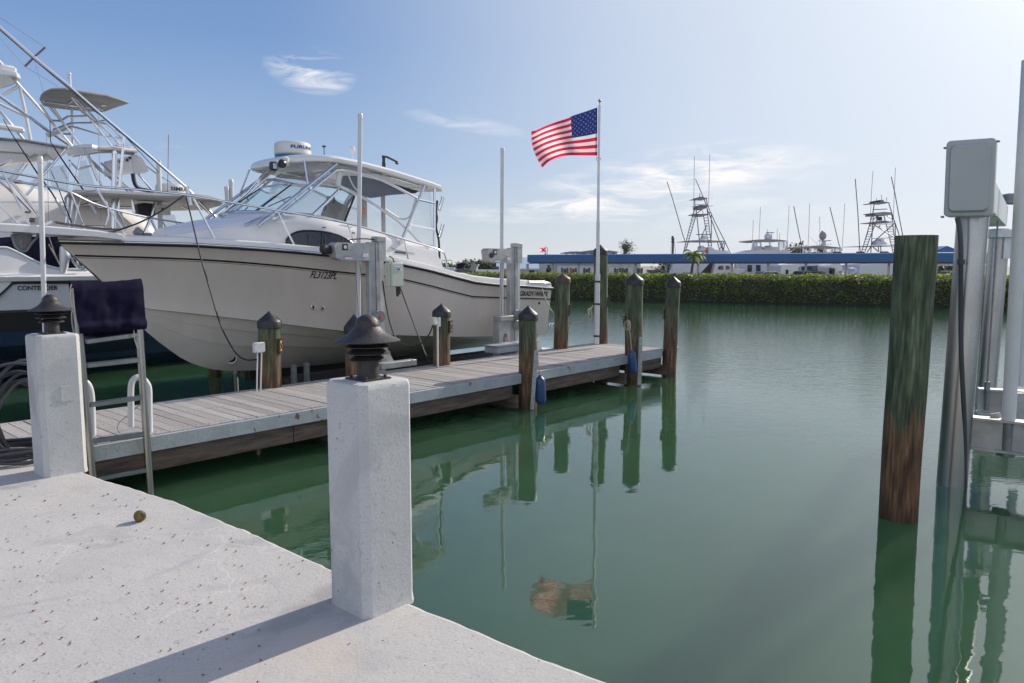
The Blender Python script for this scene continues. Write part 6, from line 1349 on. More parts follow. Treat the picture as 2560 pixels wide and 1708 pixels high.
b = MB(); b.slab([P9(-300, 716, 7.61), P9(130, 716, 7.61), P9(115, 735, 7.61), P9(60, 790, 7.61), P9(0, 845, 7.61), P9(-300, 1010, 7.61)], N * .06); b.build('bow_flare', M['gelw'], cb, smooth_=False)
lettering(cb, 'CONTENDER', plane_fn(P9(190, 812, 7.64), P9(633, 806, 7.64) - P9(190, 812, 7.64), Z3), (P9(400, 762).z - P9(400, 812).z), (P9(633, 806) - P9(190, 812)).length, bold=.03)
b = MB(); b.loft([[P9(x, yt, 7.75), P9(x, yb, 7.68)] for x, yt, yb in ((-350, 250, 640), (-100, 330, 640), (0, 348, 638), (75, 350, 638), (160, 385, 636), (250, 428, 635), (340, 475, 634), (450, 525, 633), (560, 560, 632), (660, 582, 631), (830, 588, 630), (960, 592, 629), (1010, 625, 628), (1100, 626, 628))]); b.build('coaming', M['gelw'], cb, angle=50)
b = MB(); b.tube(smooth([P9(x, y, 7.74) for x, y in ((-100, 325), (0, 343), (75, 346), (160, 382), (250, 425), (340, 472), (450, 520), (560, 556), (660, 575), (830, 580), (960, 582))], 3), .022, 8); b.build('coaming_cap', M['sticker'], cb)
b = MB(); b.slab([P9(x, y, 7.95) for x, y in ((90, 300), (140, 225), (650, 225), (760, 330), (860, 430), (960, 600), (640, 600), (450, 560), (200, 430))], N * 1.6); b.build('boat_cover', M['navy'], cb, smooth_=False)
b = MB(); b.tube(smooth([P9(x, y, 7.6) for x, y in ((745, 465), (800, 460), (830, 470), (850, 530), (880, 560), (905, 545), (850, 480), (815, 440), (780, 430), (760, 440), (815, 520), (870, 575), (925, 575))], 4), .02, 8); b.build('cleat_rail', M['steel'], cb)
b = MB(); b.tube([P9(690, 330, 7.7), P9(705, 430, 7.7), P9(695, 560, 7.7), P9(685, 625, 7.7)], [.06, .09, .07, .05], 12); b.build('fishing_chair_post', M['alup'], cb)
b = MB()
b.tube([P9(535, 232, 7.5), P9(600, 420, 7.5), P9(655, 545, 7.6)], .008, 6); b.tube([P9(530, 310, 7.5), P9(640, 510, 7.6)], .012, 6); b.build('stay_line', M['rope'], cb)

# =================================================================== FAR SHORE
def f1(x, y): return 1660 + x / 6.533, 400 + y / 6.533
def f2(x, y): return 1860 + x / 9.038, 520 + y / 9.038
def f3(x, y): return 2090 + x / 7.467, 430 + y / 7.467
def f5(x, y): return 1700 + x / 8.393, 640 + y / 8.393
def f6b(x, y): return 1960 + x / 7.833, 640 + y / 7.833
def f7(x, y): return 1300 + x / 7.833, 640 + y / 7.833
LZ = .4
# mangrove hedge
hedge = thing('hedge', hp(0, 1.2, 0), 'long clipped green hedge along the far bank of the canal', 'hedge')
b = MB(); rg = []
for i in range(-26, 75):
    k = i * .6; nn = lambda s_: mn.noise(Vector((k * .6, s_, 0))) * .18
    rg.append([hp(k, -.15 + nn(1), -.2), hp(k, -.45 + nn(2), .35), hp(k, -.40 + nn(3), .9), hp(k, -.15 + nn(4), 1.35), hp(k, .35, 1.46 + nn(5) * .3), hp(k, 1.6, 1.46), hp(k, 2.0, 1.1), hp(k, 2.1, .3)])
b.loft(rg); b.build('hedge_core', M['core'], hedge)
b = MB(); V = b.v; Fc = b.f
rnd = random.Random(3)
for q in range(46000):
    k = rnd.uniform(-15, 44); u = rnd.random()
    lump = mn.noise(Vector((k * 1.1, u * 3, 4))) * .16 + mn.noise(Vector((k * 3.1, u * 7, 9))) * .08
    if u < .64:
        z = .10 + 1.42 * (u / .64) ** .8; off = -.62 + .30 * max(0, (z - .8) / .8) ** 2 + .25 * max(0, .35 - z) - lump + rnd.uniform(0, .25)
    else:
        off = -.30 + 1.5 * ((u - .64) / .36) ** 1.3; z = 1.60 + lump * .6 + rnd.uniform(-.14, .06)
        if rnd.random() < .02: z += rnd.uniform(0, .18)
    if mn.noise(Vector((k * .9, z * 1.6, 11))) < -.28 and u < .6 and rnd.random() < .7: continue
    c_ = hp(k, off, z); s_ = rnd.uniform(.045, .085)
    a = Vector((rnd.gauss(0, 1), rnd.gauss(0, 1), rnd.gauss(0, .6))).normalized(); c2_ = a.cross(Vector((rnd.gauss(0, 1), rnd.gauss(0, 1), rnd.gauss(0, 1)))).normalized() * .55
    n0 = len(V); V += [c_ - a * s_, c_ + c2_ * s_, c_ + a * s_, c_ - c2_ * s_]; Fc.append((n0, n0 + 1, n0 + 2, n0 + 3))
b.mi = [0] * len(b.f); b.build('foliage', M['leaf'], hedge, smooth_=False, recalc=False)
# blue roofed walkway
CA, CB = Vector((1.2, 54, 0)), Vector((22.8, 44.3, 0)); CDr = (CB - CA).normalized(); CNr = Vector((-CDr.y, CDr.x, 0))
CNr = CNr if CNr.y > 0 else -CNr
def cp_(k, off, z): return CA + CDr * k + CNr * off + Z3 * z
walk = thing('covered_walkway', CA + Z3 * LZ, 'long low shelter with deep blue roof edge behind the hedge', 'shelter'); LN_ = (CB - CA).length + 5.5
b = MB(); b.slab([cp_(-.1, 0, 2.36), cp_(-.1, 0, 2.87), cp_(-.1, .12, 2.90), cp_(-.1, 3.0, 2.95), cp_(-.1, 3.1, 2.36)], CDr * LN_); b.build('roof', M['canopy'], walk, smooth_=False)
b = MB(); b.slab([cp_(0, .06, 2.25), cp_(0, .06, 2.357), cp_(0, 3.0, 2.357), cp_(0, 3.0, 2.25)], CDr * (LN_ - .2)); b.build('soffit', M['soffit'], walk, smooth_=False)
for i in range(3):
    b = MB(); b.box(cp_(20.5 + i * 1.3, .5, 2.93), (.5, .3, .12), (CDr, CNr, Z3), bev=.03); b.build('roof_light', M['dark'], walk)
for px in (1318.7, 1381.7, 1446.7, 1516, 1589, 1665, 1745, 1830, 1920, 2014.6, 2115, 2222, 2340):
    d_ = raydir(px, 670); r_ = (CA + CNr * .35); s_ = (r_.dot(CNr)) / d_.dot(CNr); p = Vector((d_.x * s_, d_.y * s_, 0))
    b = MB(); b.box(p + Z3 * (LZ + (2.25 - LZ) / 2), (.13, .13, 2.25 - LZ), (CDr, CNr, Z3)); b.build('post', M['cpost'], walk)
# gabled kiosk with sign
kk = thing('blue_gable', at_y(2368, 690, 50), 'small blue gable roofed kiosk with white banner, right of the big pile', 'kiosk')
b = MB(); P = [at_y(x, y, 50) for x, y in ((2338, 639.5), (2338, 628), (2368.5, 615), (2400, 627), (2400, 639.5))]; b.slab(P, Vector((0, 4, 0))); b.build('gable', M['canopy'], kk, smooth_=False)
b = MB(); b.slab([at_y(x, y, 50.1) for x, y in ((2340, 639.6), (2398, 639.6), (2398, 643.5), (2340, 643.5))], Vector((0, 3.8, 0))); b.build('soffit', M['soffit'], kk, smooth_=False)
for x in (2341, 2398):
    b = MB(); b.box(Vector((at_y(x, 660, 50.4).x, 50.4, 1.4)), (.14, .14, 2.1)); b.build('post', M['cpost'], kk)
b = MB(); b.slab([at_y(x, y, 50.3) for x, y in ((2341, 645), (2396, 645), (2396, 664), (2341, 664))], Vector((0, .06, 0))); bn = b.build('banner', M['sticker'], kk, smooth_=False)
def strokes(y, x0, x1, h, seed):
    rn = random.Random(seed); x = x0
    while x < x1:
        w_ = rn.uniform(1.4, 3.4); b.slab([at_y(a, c_, 50.28) for a, c_ in ((x, y), (x + w_, y), (x + w_, y + h * rn.uniform(.5, 1)), (x, y + h))], Vector((0, .01, 0))); x += w_ + rn.uniform(.3, 1.0)
b = MB(); strokes(647.5, 2343, 2392, 1.4, 1); strokes(660, 2345, 2390, 1.4, 2); b.slab([at_y(a, c_, 50.28) for a, c_ in ((2358.5, 652), (2367.5, 653.6), (2359.5, 656))], Vector((0, .01, 0))); b.build('banner_print', M['ink'], bn, smooth_=False)

# cottages behind the walkway
def cottage(x0, x1, Y, eave, ridge, label, wins, mroof='roofm', mwall='wall'):
    X0, X1 = at_y(x0, 670, Y).x, at_y(x1, 670, Y).x
    ro = thing('cottage', Vector(((X0 + X1) / 2, Y, LZ)), label, 'house', 'white cottages behind the blue shelter')
    b = MB(); b.box(Vector(((X0 + X1) / 2, Y + 2.5, (eave + LZ) / 2)), (X1 - X0, 5, eave - LZ)); b.build('wall', M[mwall], ro, smooth_=False)
    b = MB(); b.slab([Vector((X0 - .2, Y - .25, eave)), Vector((X0 - .2, Y + 2.5, ridge)), Vector((X0 - .2, Y + 5.25, eave)), Vector((X0 - .2, Y + 5.25, eave + .12)), Vector((X0 - .2, Y + 2.5, ridge + .14)), Vector((X0 - .2, Y - .25, eave + .12))], Vector((X1 - X0 + .4, 0, 0))); b.build('roof', M[mroof], ro, smooth_=False)
    for (wx0, wx1, yt, shut) in wins:
        A = at_y(wx0, yt, Y); B_ = at_y(wx1, yt, Y); w_ = B_.x - A.x; c_ = Vector(((A.x + B_.x) / 2, Y - .03, A.z - .42))
        b = MB(); b.box(c_, (w_, .05, .84)); wd_ = b.build('window', M['wall'], ro, smooth_=False)
        b = MB(); b.box(c_ + Vector((0, -.03, .20)), (w_ * .82, .02, .34)); b.build('pane', M['pane'], wd_, smooth_=False); b = MB(); b.box(c_ + Vector((0, -.03, -.20)), (w_ * .82, .02, .34)); b.build('pane', M['pane'], wd_, smooth_=False)
        if shut:
            for s_ in (-1, 1):
                b = MB(); b.box(c_ + Vector((s_ * (w_ / 2 + .10), -.02, 0)), (.17, .04, .90)); b.build('shutter', M['orange' if (shut == 2 and s_ < 0) else 'shutter'], ro, smooth_=False)
    return ro
X = lambda x: f7(x, 0)[0]
cottage(X(740) - 1, X(1480), 62, 2.22, 2.85, 'white cottage with three small shuttered windows left of flagpole', [(X(848), X(902), 670.8, 1), (X(1018), X(1068), 670.8, 2), (X(1280), X(1330), 670.8, 1)])
cottage(X(350), X(720), 63, 2.5, 2.9, 'white cottage with large unshuttered windows at the left end of the shelter', [(X(505), X(560), 669.6, 0), (X(572), X(618), 669.6, 0), (X(528), X(596), 660.5, 0)])
cottage(X(-420), X(330), 60, 1.75, 2.65, 'low cottage with broad pale blue roof beside the stern lift post', [(X(168), X(300), 673.5, 0)])
cottage(X(1700), X(2360), 62, 2.30, 2.9, 'white cottage right of the flagpole with paired dark shutters', [(X(1885), X(1930), 671, 1), (X(2030), X(2068), 671, 1), (X(2335), X(2360), 671, 1)])
b = MB()
for a, c_ in ((1725, 2065), (2110, 2230)): b.beam(at_y(*f7(a, 213), 58), at_y(*f7(c_, 213), 58), .10, .07)
for a in (1818, 1980, 2140): b.beam(at_y(*f7(a, 150), 58), at_y(*f7(a, 210), 58), .10, .12, up=Vector((0, 1, 0)))
for a in (1728, 2228): b.beam(at_y(*f7(a, 213), 58), Vector((at_y(*f7(a, 213), 58).x, 58, LZ)), .08, .08, up=Vector((0, 1, 0)))
tag(b.build('timber_frame', M['cpost']), 'open timber frame standing before the cottage right of the flagpole', 'frame')
# raised flat roofed building and others on the skyline
def building(label, X0, X1, Y, parts):
    ro = thing('building', Vector((at_y((X0 + X1) / 2, 660, Y).x, Y, LZ)), label, 'building')
    return ro
bd = building('pale upper storey building with flat grey roofs behind the shelter', 1410, 1546, 90, None)
b = MB(); b.slab([at_y(x, y, 90) for x, y in ((1452, 664), (1452, 629.5), (1543, 631), (1543, 664))], Vector((0, 7, 0))); b.build('wall', M['wall'], bd, smooth_=False)
b = MB(); b.slab([at_y(x, y, 89) for x, y in ((1447, 629.5), (1480, 625.5), (1510, 624.5), (1547, 629.5), (1547, 631), (1447, 631))], Vector((0, 9, 0))); b.build('roof', M['droof'], bd, smooth_=False)
b = MB(); b.slab([at_y(x, y, 89) for x, y in ((1411, 631), (1425, 629), (1447, 628.5), (1449, 633), (1411, 632.5))], Vector((0, 8, 0))); b.build('porch_roof', M['droof'], bd, smooth_=False)
for x in (1416, 1434):
    b = MB(); p = at_y(x, 632, 90); b.box(Vector((p.x, 90.5, 2)), (.25, .25, 3.3)); b.build('porch_post', M['wall'], bd, smooth_=False)
for x0, x1 in ((1453, 1466), (1476, 1484), (1531, 1538)):
    b = MB(); b.slab([at_y(x, y, 89.95) for x, y in ((x0, 633), (x1, 633), (x1, 637), (x0, 637))], Vector((0, .04, 0))); b.build('window', M['pane'], bd, smooth_=False)

# boats stored ashore and afloat beyond
def far_thing(name, label, cat, x, Y, group=None): return thing(name, Vector((at_y(x, 670, Y).x, Y, LZ)), label, cat, group)
def prism(root, name, pts, f, Y, depth, m, smooth_=False):
    b = MB(); b.slab([at_y(*f(x, y), Y) for x, y in pts], Vector((0, depth, 0))); return b.build(name, M[m], root, smooth_=smooth_)
def ln(root, name, pts, f, Y, r, m='tower', k=5):
    b = MB(); b.tube([at_y(*f(p[0], p[1]), Y + (p[2] if len(p) > 2 else 0)) for p in pts], r, k); return b.build(name, M[m], root)
def ladder(root, l, r_, f, Y, n, r=.036):
    (a, c_), (d_, e_) = l, r_
    b = MB(); P0, P1_, Q0, Q1 = at_y(*f(*a), Y), at_y(*f(*c_), Y), at_y(*f(*d_), Y), at_y(*f(*e_), Y); b.tube([P0, P1_], r, 5); b.tube([Q0, Q1], r, 5)
    for i in range(n): q = (i + .5) / n; b.tube([P0.lerp(P1_, q), Q0.lerp(Q1, q)], r * .6, 4)
    return b.build('tower_ladder', M['tower'], root)
# 1: tower boat left
Y1 = 60; t1 = far_thing('sportfishing_boat', 'far fishing boat with tall ladder tower, the one beside the small palm', 'boat', 1760, Y1)
ladder(t1, ((500, 770), (310, 1540)), ((525, 900), (365, 1450)), f1, Y1, 14); ladder(t1, ((640, 880), (730, 1420)), ((712, 880), (778, 1420)), f1, Y1 + 1.5, 12)
for s_ in ([(500, 625), (505, 770)], [(520, 770), (535, 900), (590, 1440)], [(650, 630), (700, 760), (715, 900)], [(690, 630), (715, 760)], [(720, 760), (830, 1010), (990, 1320), (1085, 1530)], [(700, 780), (780, 990), (850, 1180), (960, 1480)], [(770, 900), (775, 1200), (765, 1330)], [(540, 870), (620, 810), (640, 870)], [(720, 830), (750, 870)], [(870, 1330), (905, 1460)], [(930, 1330), (975, 1480)], [(990, 1320), (905, 1470)], [(1000, 1330), (970, 1480)], [(700, 1060), (600, 1280)]): ln(t1, 'tower_leg', s_, f1, Y1, .040)
prism(t1, 'tower_top', [(500, 628), (560, 612), (580, 600), (640, 600), (660, 614), (715, 622), (715, 630)], f1, Y1 - .5, 2, 'tower'); ln(t1, 'masthead_light', [(586, 545), (586, 600)], f1, Y1, .03)
prism(t1, 'crows_nest', [(550, 765), (560, 745), (600, 730), (690, 740), (692, 790), (660, 800), (555, 798)], f1, Y1 - .4, 1.6, 'canvas'); ln(t1, 'nest_rail', [(500, 732), (690, 730)], f1, Y1 - .4, .02); ln(t1, 'nest_rail', [(500, 762), (700, 762)], f1, Y1 - .5, .04); ln(t1, 'cross_arm', [(450, 765), (500, 762), (720, 756), (800, 752)], f1, Y1 + .3, .02)
prism(t1, 'tower_platform', [(478, 880), (750, 878), (750, 892), (660, 905), (620, 898), (478, 890)], f1, Y1 - .5, 1.8, 'tower'); ln(t1, 'platform_rail', [(470, 928), (650, 928)], f1, Y1, .018)
prism(t1, 'radar_bar', [(550, 1210), (780, 1210), (780, 1221), (550, 1221)], f1, Y1, .5, 'tower'); prism(t1, 'radar_dome', [(600, 1298), (640, 1268), (650, 1235), (680, 1235), (700, 1280), (700, 1298)], f1, Y1, .8, 'fary')
prism(t1, 'hardtop', [(340, 1325), (480, 1312), (620, 1308), (990, 1322), (995, 1335), (480, 1332), (345, 1332)], f1, Y1 - .6, 3, 'canvas')
prism(t1, 'helm_seat', [(590, 1500), (585, 1430), (600, 1405), (640, 1400), (680, 1440), (690, 1500)], f1, Y1, .8, 'fary'); prism(t1, 'console', [(725, 1540), (725, 1430), (770, 1420), (830, 1462), (860, 1470), (980, 1470), (1050, 1490), (1070, 1540)], f1, Y1, 2.2, 'fary')
prism(t1, 'cockpit_bin', [(650, 1540), (660, 1500), (690, 1460), (710, 1470), (715, 1540)], f1, Y1 - .1, .5, 'stickred')
for s_ in ([(48, 350), (130, 600), (245, 1000), (300, 1200), (345, 1330)], [(515, 310), (630, 580), (690, 740)]): ln(t1, 'outrigger', s_, f1, Y1, .036, 'rod')
for s_ in ([(497, -60), (492, 300), (484, 760)], [(748, -100), (740, 300), (727, 750)]): ln(t1, 'antenna', s_, f1, Y1, .018, 'rod')
prism(t1, 'hull', [(-2500, 1750)] if False else [(120, 1990), (180, 1800), (300, 1540), (1080, 1540), (1020, 1700), (700, 1990)], f1, Y1 - .8, 4, 'fary')
# white and brown bottomed hull ashore
h1 = far_thing('boat_ashore', 'white boat hull with dark brown bottom paint stored ashore under the shelter', 'boat', 1745, 58)
prism(h1, 'hull', [(-260, 420), (-120, 130), (640, 130), (400, 400)], f5, 57, 3, 'fary'); prism(h1, 'bottom', [(405, 400), (640, 132), (745, 132), (700, 400)], f5, 57.2, 2.6, 'bottompaint')
h2 = far_thing('boat_ashore', 'small white cabin boat with dark round ended window behind the shelter posts', 'boat', 1830, 57)
prism(h2, 'hull', [(680, 400), (745, 150), (1080, 150), (1110, 270), (1360, 280), (1355, 335), (1000, 400)], f5, 56.5, 2.4, 'gelw')
prism(h2, 'cabin_window', [(800, 265), (812, 225), (840, 208), (910, 205), (910, 288), (820, 282)], f5, 56.45, .1, 'window'); prism(h2, 'cabin_window', [(965, 205), (1030, 205), (1060, 270), (965, 285)], f5, 56.45, .1, 'window')
ln(h2, 'handrail', [(980, 290), (1110, 268), (1210, 262), (1230, 290), (1350, 300)], f5, 56.4, .03, 'sticker'); ln(h2, 'antenna', [(1180, 150), (1215, 250)], f5, 56.4, .02, 'sticker')
h3 = far_thing('boat_ashore', 'grey blue boat side in shade behind the middle shelter posts', 'boat', 1900, 59)
prism(h3, 'hull', [(1370, 400), (1375, 130), (2060, 130), (2100, 400)], f5, 58, 3, 'roofm')
for x in (1420, 1600, 1960): prism(h3, 'hull_window', [(x, 190), (x + 90, 190), (x + 90, 330), (x, 330)], f5, 57.95, .1, 'window')
h4 = far_thing('boat_ashore', 'tall white cabin block with narrow dark doorway beside shelter post', 'boat', 1980, 55)
prism(h4, 'cabin', [(2105, 400), (2125, 195), (2350, 185), (2480, 170), (2470, 400)], f5, 54.5, 2.5, 'gelw'); prism(h4, 'doorway', [(2222, 385), (2222, 300), (2240, 285), (2275, 290), (2275, 385)], f5, 54.45, .1, 'window')
h5 = far_thing('boat_ashore', 'navy blue hulled boat with white deck seen under the shelter', 'boat', 2040, 57)
prism(h5, 'hull', [(335, 400), (340, 205), (780, 182), (880, 170), (880, 400)], f6b, 56, 3, 'navyhull'); prism(h5, 'deck', [(300, 150), (780, 150), (775, 184), (335, 206), (290, 210)], f6b, 56.1, 2.6, 'fary')
h6 = far_thing('boat_ashore', 'white open bow boat with looped bow rail under the shelter', 'boat', 2115, 54)
prism(h6, 'console', [(880, 230), (890, 190), (960, 155), (1100, 150), (1140, 215), (1130, 380), (900, 380)], f6b, 53.5, 2, 'gelw'); prism(h6, 'console_opening', [(890, 225), (1000, 240), (990, 370), (890, 370)], f6b, 53.4, .1, 'window')
ln(h6, 'bow_rail', [(1240, 235), (1290, 250), (1370, 255), (1410, 280), (1380, 320), (1270, 370)], f6b, 52.5, .075, 'sticker', 8)
prism(h6, 'hull', [(1140, 290), (1250, 280), (1260, 370), (1140, 380)], f6b, 53, 2, 'fary')
h7 = far_thing('boat_ashore', 'large pale shrouded hull under the shelter just left of the big pile', 'boat', 2200, 56)
prism(h7, 'hull', [(1430, 400), (1500, 185), (1640, 165), (1960, 155), (2230, 160), (2240, 400)], f6b, 55, 3.5, 'fary')
# 2: flybridge boat
Y2 = 66; t2 = far_thing('motor_yacht', 'far white motor yacht with enclosed flybridge and round radar dome', 'boat', 1915, Y2)
prism(t2, 'deckhouse', [(-60, 1200), (-60, 1035), (0, 1020), (165, 970), (300, 945), (800, 960), (990, 960), (1060, 1030), (1060, 1200)], f2, Y2 - .5, 4, 'fary')
prism(t2, 'flybridge_roof', [(185, 740), (220, 722), (360, 712), (600, 706), (780, 715), (955, 735), (955, 752), (800, 745), (560, 760), (380, 768), (215, 752)], f2, Y2 - .6, 4, 'canvas')
for s_ in ([(215, 750), (175, 960)], [(295, 765), (280, 950)], [(365, 765), (385, 860)], [(575, 760), (590, 860)], [(785, 745), (790, 960)], [(890, 750), (905, 900)], [(240, 760), (225, 960)], [(975, 740), (985, 960)]): ln(t2, 'roof_post', s_, f2, Y2 - .5, .07, 'fary')
prism(t2, 'helm_seat', [(300, 960), (300, 865), (400, 858), (425, 960)], f2, Y2, 1.2, 'fary'); prism(t2, 'console', [(430, 960), (450, 880), (555, 880), (575, 850), (620, 850), (650, 880), (770, 880), (775, 960)], f2, Y2 + .4, 1.2, 'fary')
prism(t2, 'enclosure', [(800, 750), (960, 752), (975, 960), (800, 960)], f2, Y2 - .4, .05, 'vinyl'); prism(t2, 'enclosure', [(215, 760), (295, 765), (285, 945), (180, 960)], f2, Y2 - .4, .05, 'vinyl')
b = MB(); b.ball(at_y(*f2(545, 655), Y2), .33, 14, (1, 1, 1.15)); b.build('radar_dome', M['fary'], t2); prism(t2, 'radar_bar', [(525, 545), (685, 552), (685, 566), (525, 560)], f2, Y2, .3, 'tower'); prism(t2, 'radar_mast', [(575, 565), (620, 565), (630, 625), (615, 630)], f2, Y2, .3, 'tower')
for s_ in ([(628, 620), (632, 705)], [(527, 480), (530, 560)], [(210, 270), (190, 740)], [(375, -20), (360, 280), (338, 715)], [(1020, -60), (1005, 280), (970, 900)], [(750, 470), (748, 715)], [(808, 570), (803, 720)]): ln(t2, 'antenna', s_, f2, Y2 - .4, .018, 'rod')
ln(t2, 'davit', [(990, 915), (1075, 918)], f2, Y2, .04, 'rod'); ln(t2, 'davit', [(1050, 918), (1048, 1040)], f2, Y2, .04, 'rod')
# 3: hardtop boat
Y3 = 62; t3 = far_thing('motor_yacht', 'far hardtop boat with grey radar pod on a pedestal, between flybridge yacht and right tower', 'boat', 2055, Y3)
prism(t3, 'hardtop', [(1310, 890), (1330, 878), (1500, 866), (1570, 852), (1750, 850), (1850, 856), (1950, 868), (2190, 895), (2185, 918), (1950, 895), (1830, 905), (1500, 905), (1390, 902), (1330, 905)], f2, Y3 - .5, 3.5, 'canvas')
for s_ in ([(1340, 900), (1335, 1060)], [(1490, 900), (1490, 1060)], [(1835, 900), (1850, 1060)], [(1990, 900), (2000, 1060)], [(2050, 905), (2060, 1060)], [(2160, 915), (2215, 1060)]): ln(t3, 'roof_post', s_, f2, Y3 - .4, .08, 'fary')
for p_ in ([(1390, 905), (1480, 905), (1480, 1040), (1370, 1040)], [(2060, 915), (2150, 915), (2185, 1040), (2060, 1040)]): prism(t3, 'enclosure', p_, f2, Y3 - .3, .05, 'vinyl')
prism(t3, 'deckhouse', [(1300, 1200), (1310, 1020), (1640, 1025), (1700, 1000), (1780, 1025), (1900, 1010), (1990, 1000), (2220, 1030), (2230, 1200)], f2, Y3, 3, 'fary')
b = MB(); b.ball(at_y(*f2(1780, 632), Y3), .29, 14, (1, 1, 1.25)); b.build('radar_dome', M['canvas'], t3); ln(t3, 'radar_pedestal', [(1778, 680), (1782, 830)], f2, Y3, .07, 'fary'); ln(t3, 'masthead_light', [(1768, 520), (1768, 555)], f2, Y3, .07, 'dark'); ln(t3, 'masthead_light', [(1768, 550), (1770, 600)], f2, Y3, .02, 'tower')
prism(t3, 'radar_bar', [(1700, 738), (1970, 730), (1970, 748), (1700, 752)], f2, Y3 - .1, .3, 'tower'); prism(t3, 'radar_mast', [(1815, 752), (1845, 752), (1860, 850), (1750, 850), (1800, 810)], f2, Y3, .5, 'fary')
for s_ in ([(1125, -40), (1190, 320), (1245, 580), (1300, 850), (1325, 1000)], [(1940, -20), (2025, 320), (2090, 590), (2150, 840), (2210, 960)]): ln(t3, 'outrigger', s_, f2, Y3, .036, 'rod')
for s_ in ([(1485, -100), (1470, 360), (1447, 860)], [(2275, -100), (2255, 360), (2212, 980)], [(1710, 200), (1718, 660), (1710, 840)], [(1465, 640), (1560, 720), (1685, 838)]): ln(t3, 'antenna', s_, f2, Y3, .018, 'rod')
# 4: tower boat right
Y4 = 58; t4 = far_thing('sportfishing_boat', 'far fishing boat with tower, the one nearest to the big uncapped pile', 'boat', 2200, Y4)
ladder(t4, ((640, 940), (470, 1520)), ((740, 950), (530, 1520)), f3, Y4, 12); ladder(t4, ((930, 950), (1070, 1520)), ((1060, 950), (1120, 1520)), f3, Y4 + 1.2, 12)
for s_ in ([(715, 580), (690, 770), (640, 940)], [(720, 578), (980, 575)], [(985, 580), (1040, 760), (1100, 940), (1180, 1180)], [(700, 770), (690, 930), (650, 1520)], [(780, 820), (700, 890)], [(790, 810), (740, 950)], [(890, 800), (930, 950)], [(1040, 790), (1060, 940)], [(950, 820), (1090, 890)], [(730, 1000), (1100, 1230)], [(1090, 960), (790, 1230), (660, 1350)], [(1105, 960), (1110, 1380)], [(835, 1390), (840, 1510)], [(690, 1400), (790, 1490)], [(650, 1400), (580, 1500)], [(790, 1390), (798, 1490)], [(600, 1100), (545, 1270)]): ln(t4, 'tower_leg', s_, f3, Y4, .040)
prism(t4, 'tower_top', [(712, 572), (800, 566), (830, 545), (850, 535), (810, 525), (910, 520), (880, 535), (920, 560), (1010, 570), (1000, 580), (900, 572), (715, 585)], f3, Y4 - .5, 1.8, 'tower')
for s_ in ([(755, 490), (755, 560)], [(851, 425), (851, 520)], [(948, 470), (946, 560)]): ln(t4, 'masthead_light', s_, f3, Y4, .02)
prism(t4, 'radar_bar', [(715, 695), (960, 685), (960, 698), (715, 708)], f3, Y4, .3, 'tower'); prism(t4, 'crows_nest', [(690, 765), (900, 745), (1040, 755), (1040, 800), (730, 815), (730, 778), (690, 775)], f3, Y4 - .4, 1.6, 'canvas')
prism(t4, 'tower_box', [(800, 835), (860, 835), (862, 905), (802, 905)], f3, Y4, .4, 'dark'); prism(t4, 'tower_platform', [(650, 940), (780, 925), (900, 905), (1000, 925), (1100, 928), (1090, 940), (900, 955), (660, 950)], f3, Y4 - .5, 1.8, 'tower'); ln(t4, 'platform_rail', [(650, 985), (1060, 970)], f3, Y4, .02)
prism(t4, 'pennant', [(780, 1030), (830, 985), (825, 1030)], f3, Y4 - .2, .03, 'stickred'); prism(t4, 'pennant', [(625, 1015), (625, 985), (655, 985), (650, 1020)], f3, Y4 - .2, .03, 'stickred')
prism(t4, 'radar_bar', [(710, 1240), (1040, 1225), (1040, 1236), (710, 1250)], f3, Y4, .3, 'tower'); prism(t4, 'helm_pod', [(745, 1365), (765, 1300), (790, 1280), (825, 1290), (840, 1330), (840, 1250), (895, 1250), (900, 1300), (955, 1330), (955, 1355), (830, 1365)], f3, Y4, .8, 'fary')
prism(t4, 'hardtop', [(450, 1385), (800, 1372), (1160, 1372), (1160, 1385), (800, 1388), (450, 1393)], f3, Y4 - .6, 3, 'canvas')
for s_ in ([(360, 130), (410, 780), (440, 1380), (458, 1510)], [(1032, 90), (1095, 370), (1165, 760), (1245, 1180), (1290, 1500)]): ln(t4, 'outrigger', s_, f3, Y4, .036, 'rod')
for s_ in ([(690, -20), (660, 440), (640, 900)], [(1110, -80), (1085, 450), (1072, 840)], [(430, 1400), (425, 1510)]): ln(t4, 'antenna', s_, f3, Y4, .018, 'rod')
prism(t4, 'hull', [(380, 1560), (440, 1515), (1400, 1515), (1400, 1700), (500, 1700)], f3, Y4 - .6, 4, 'fary')
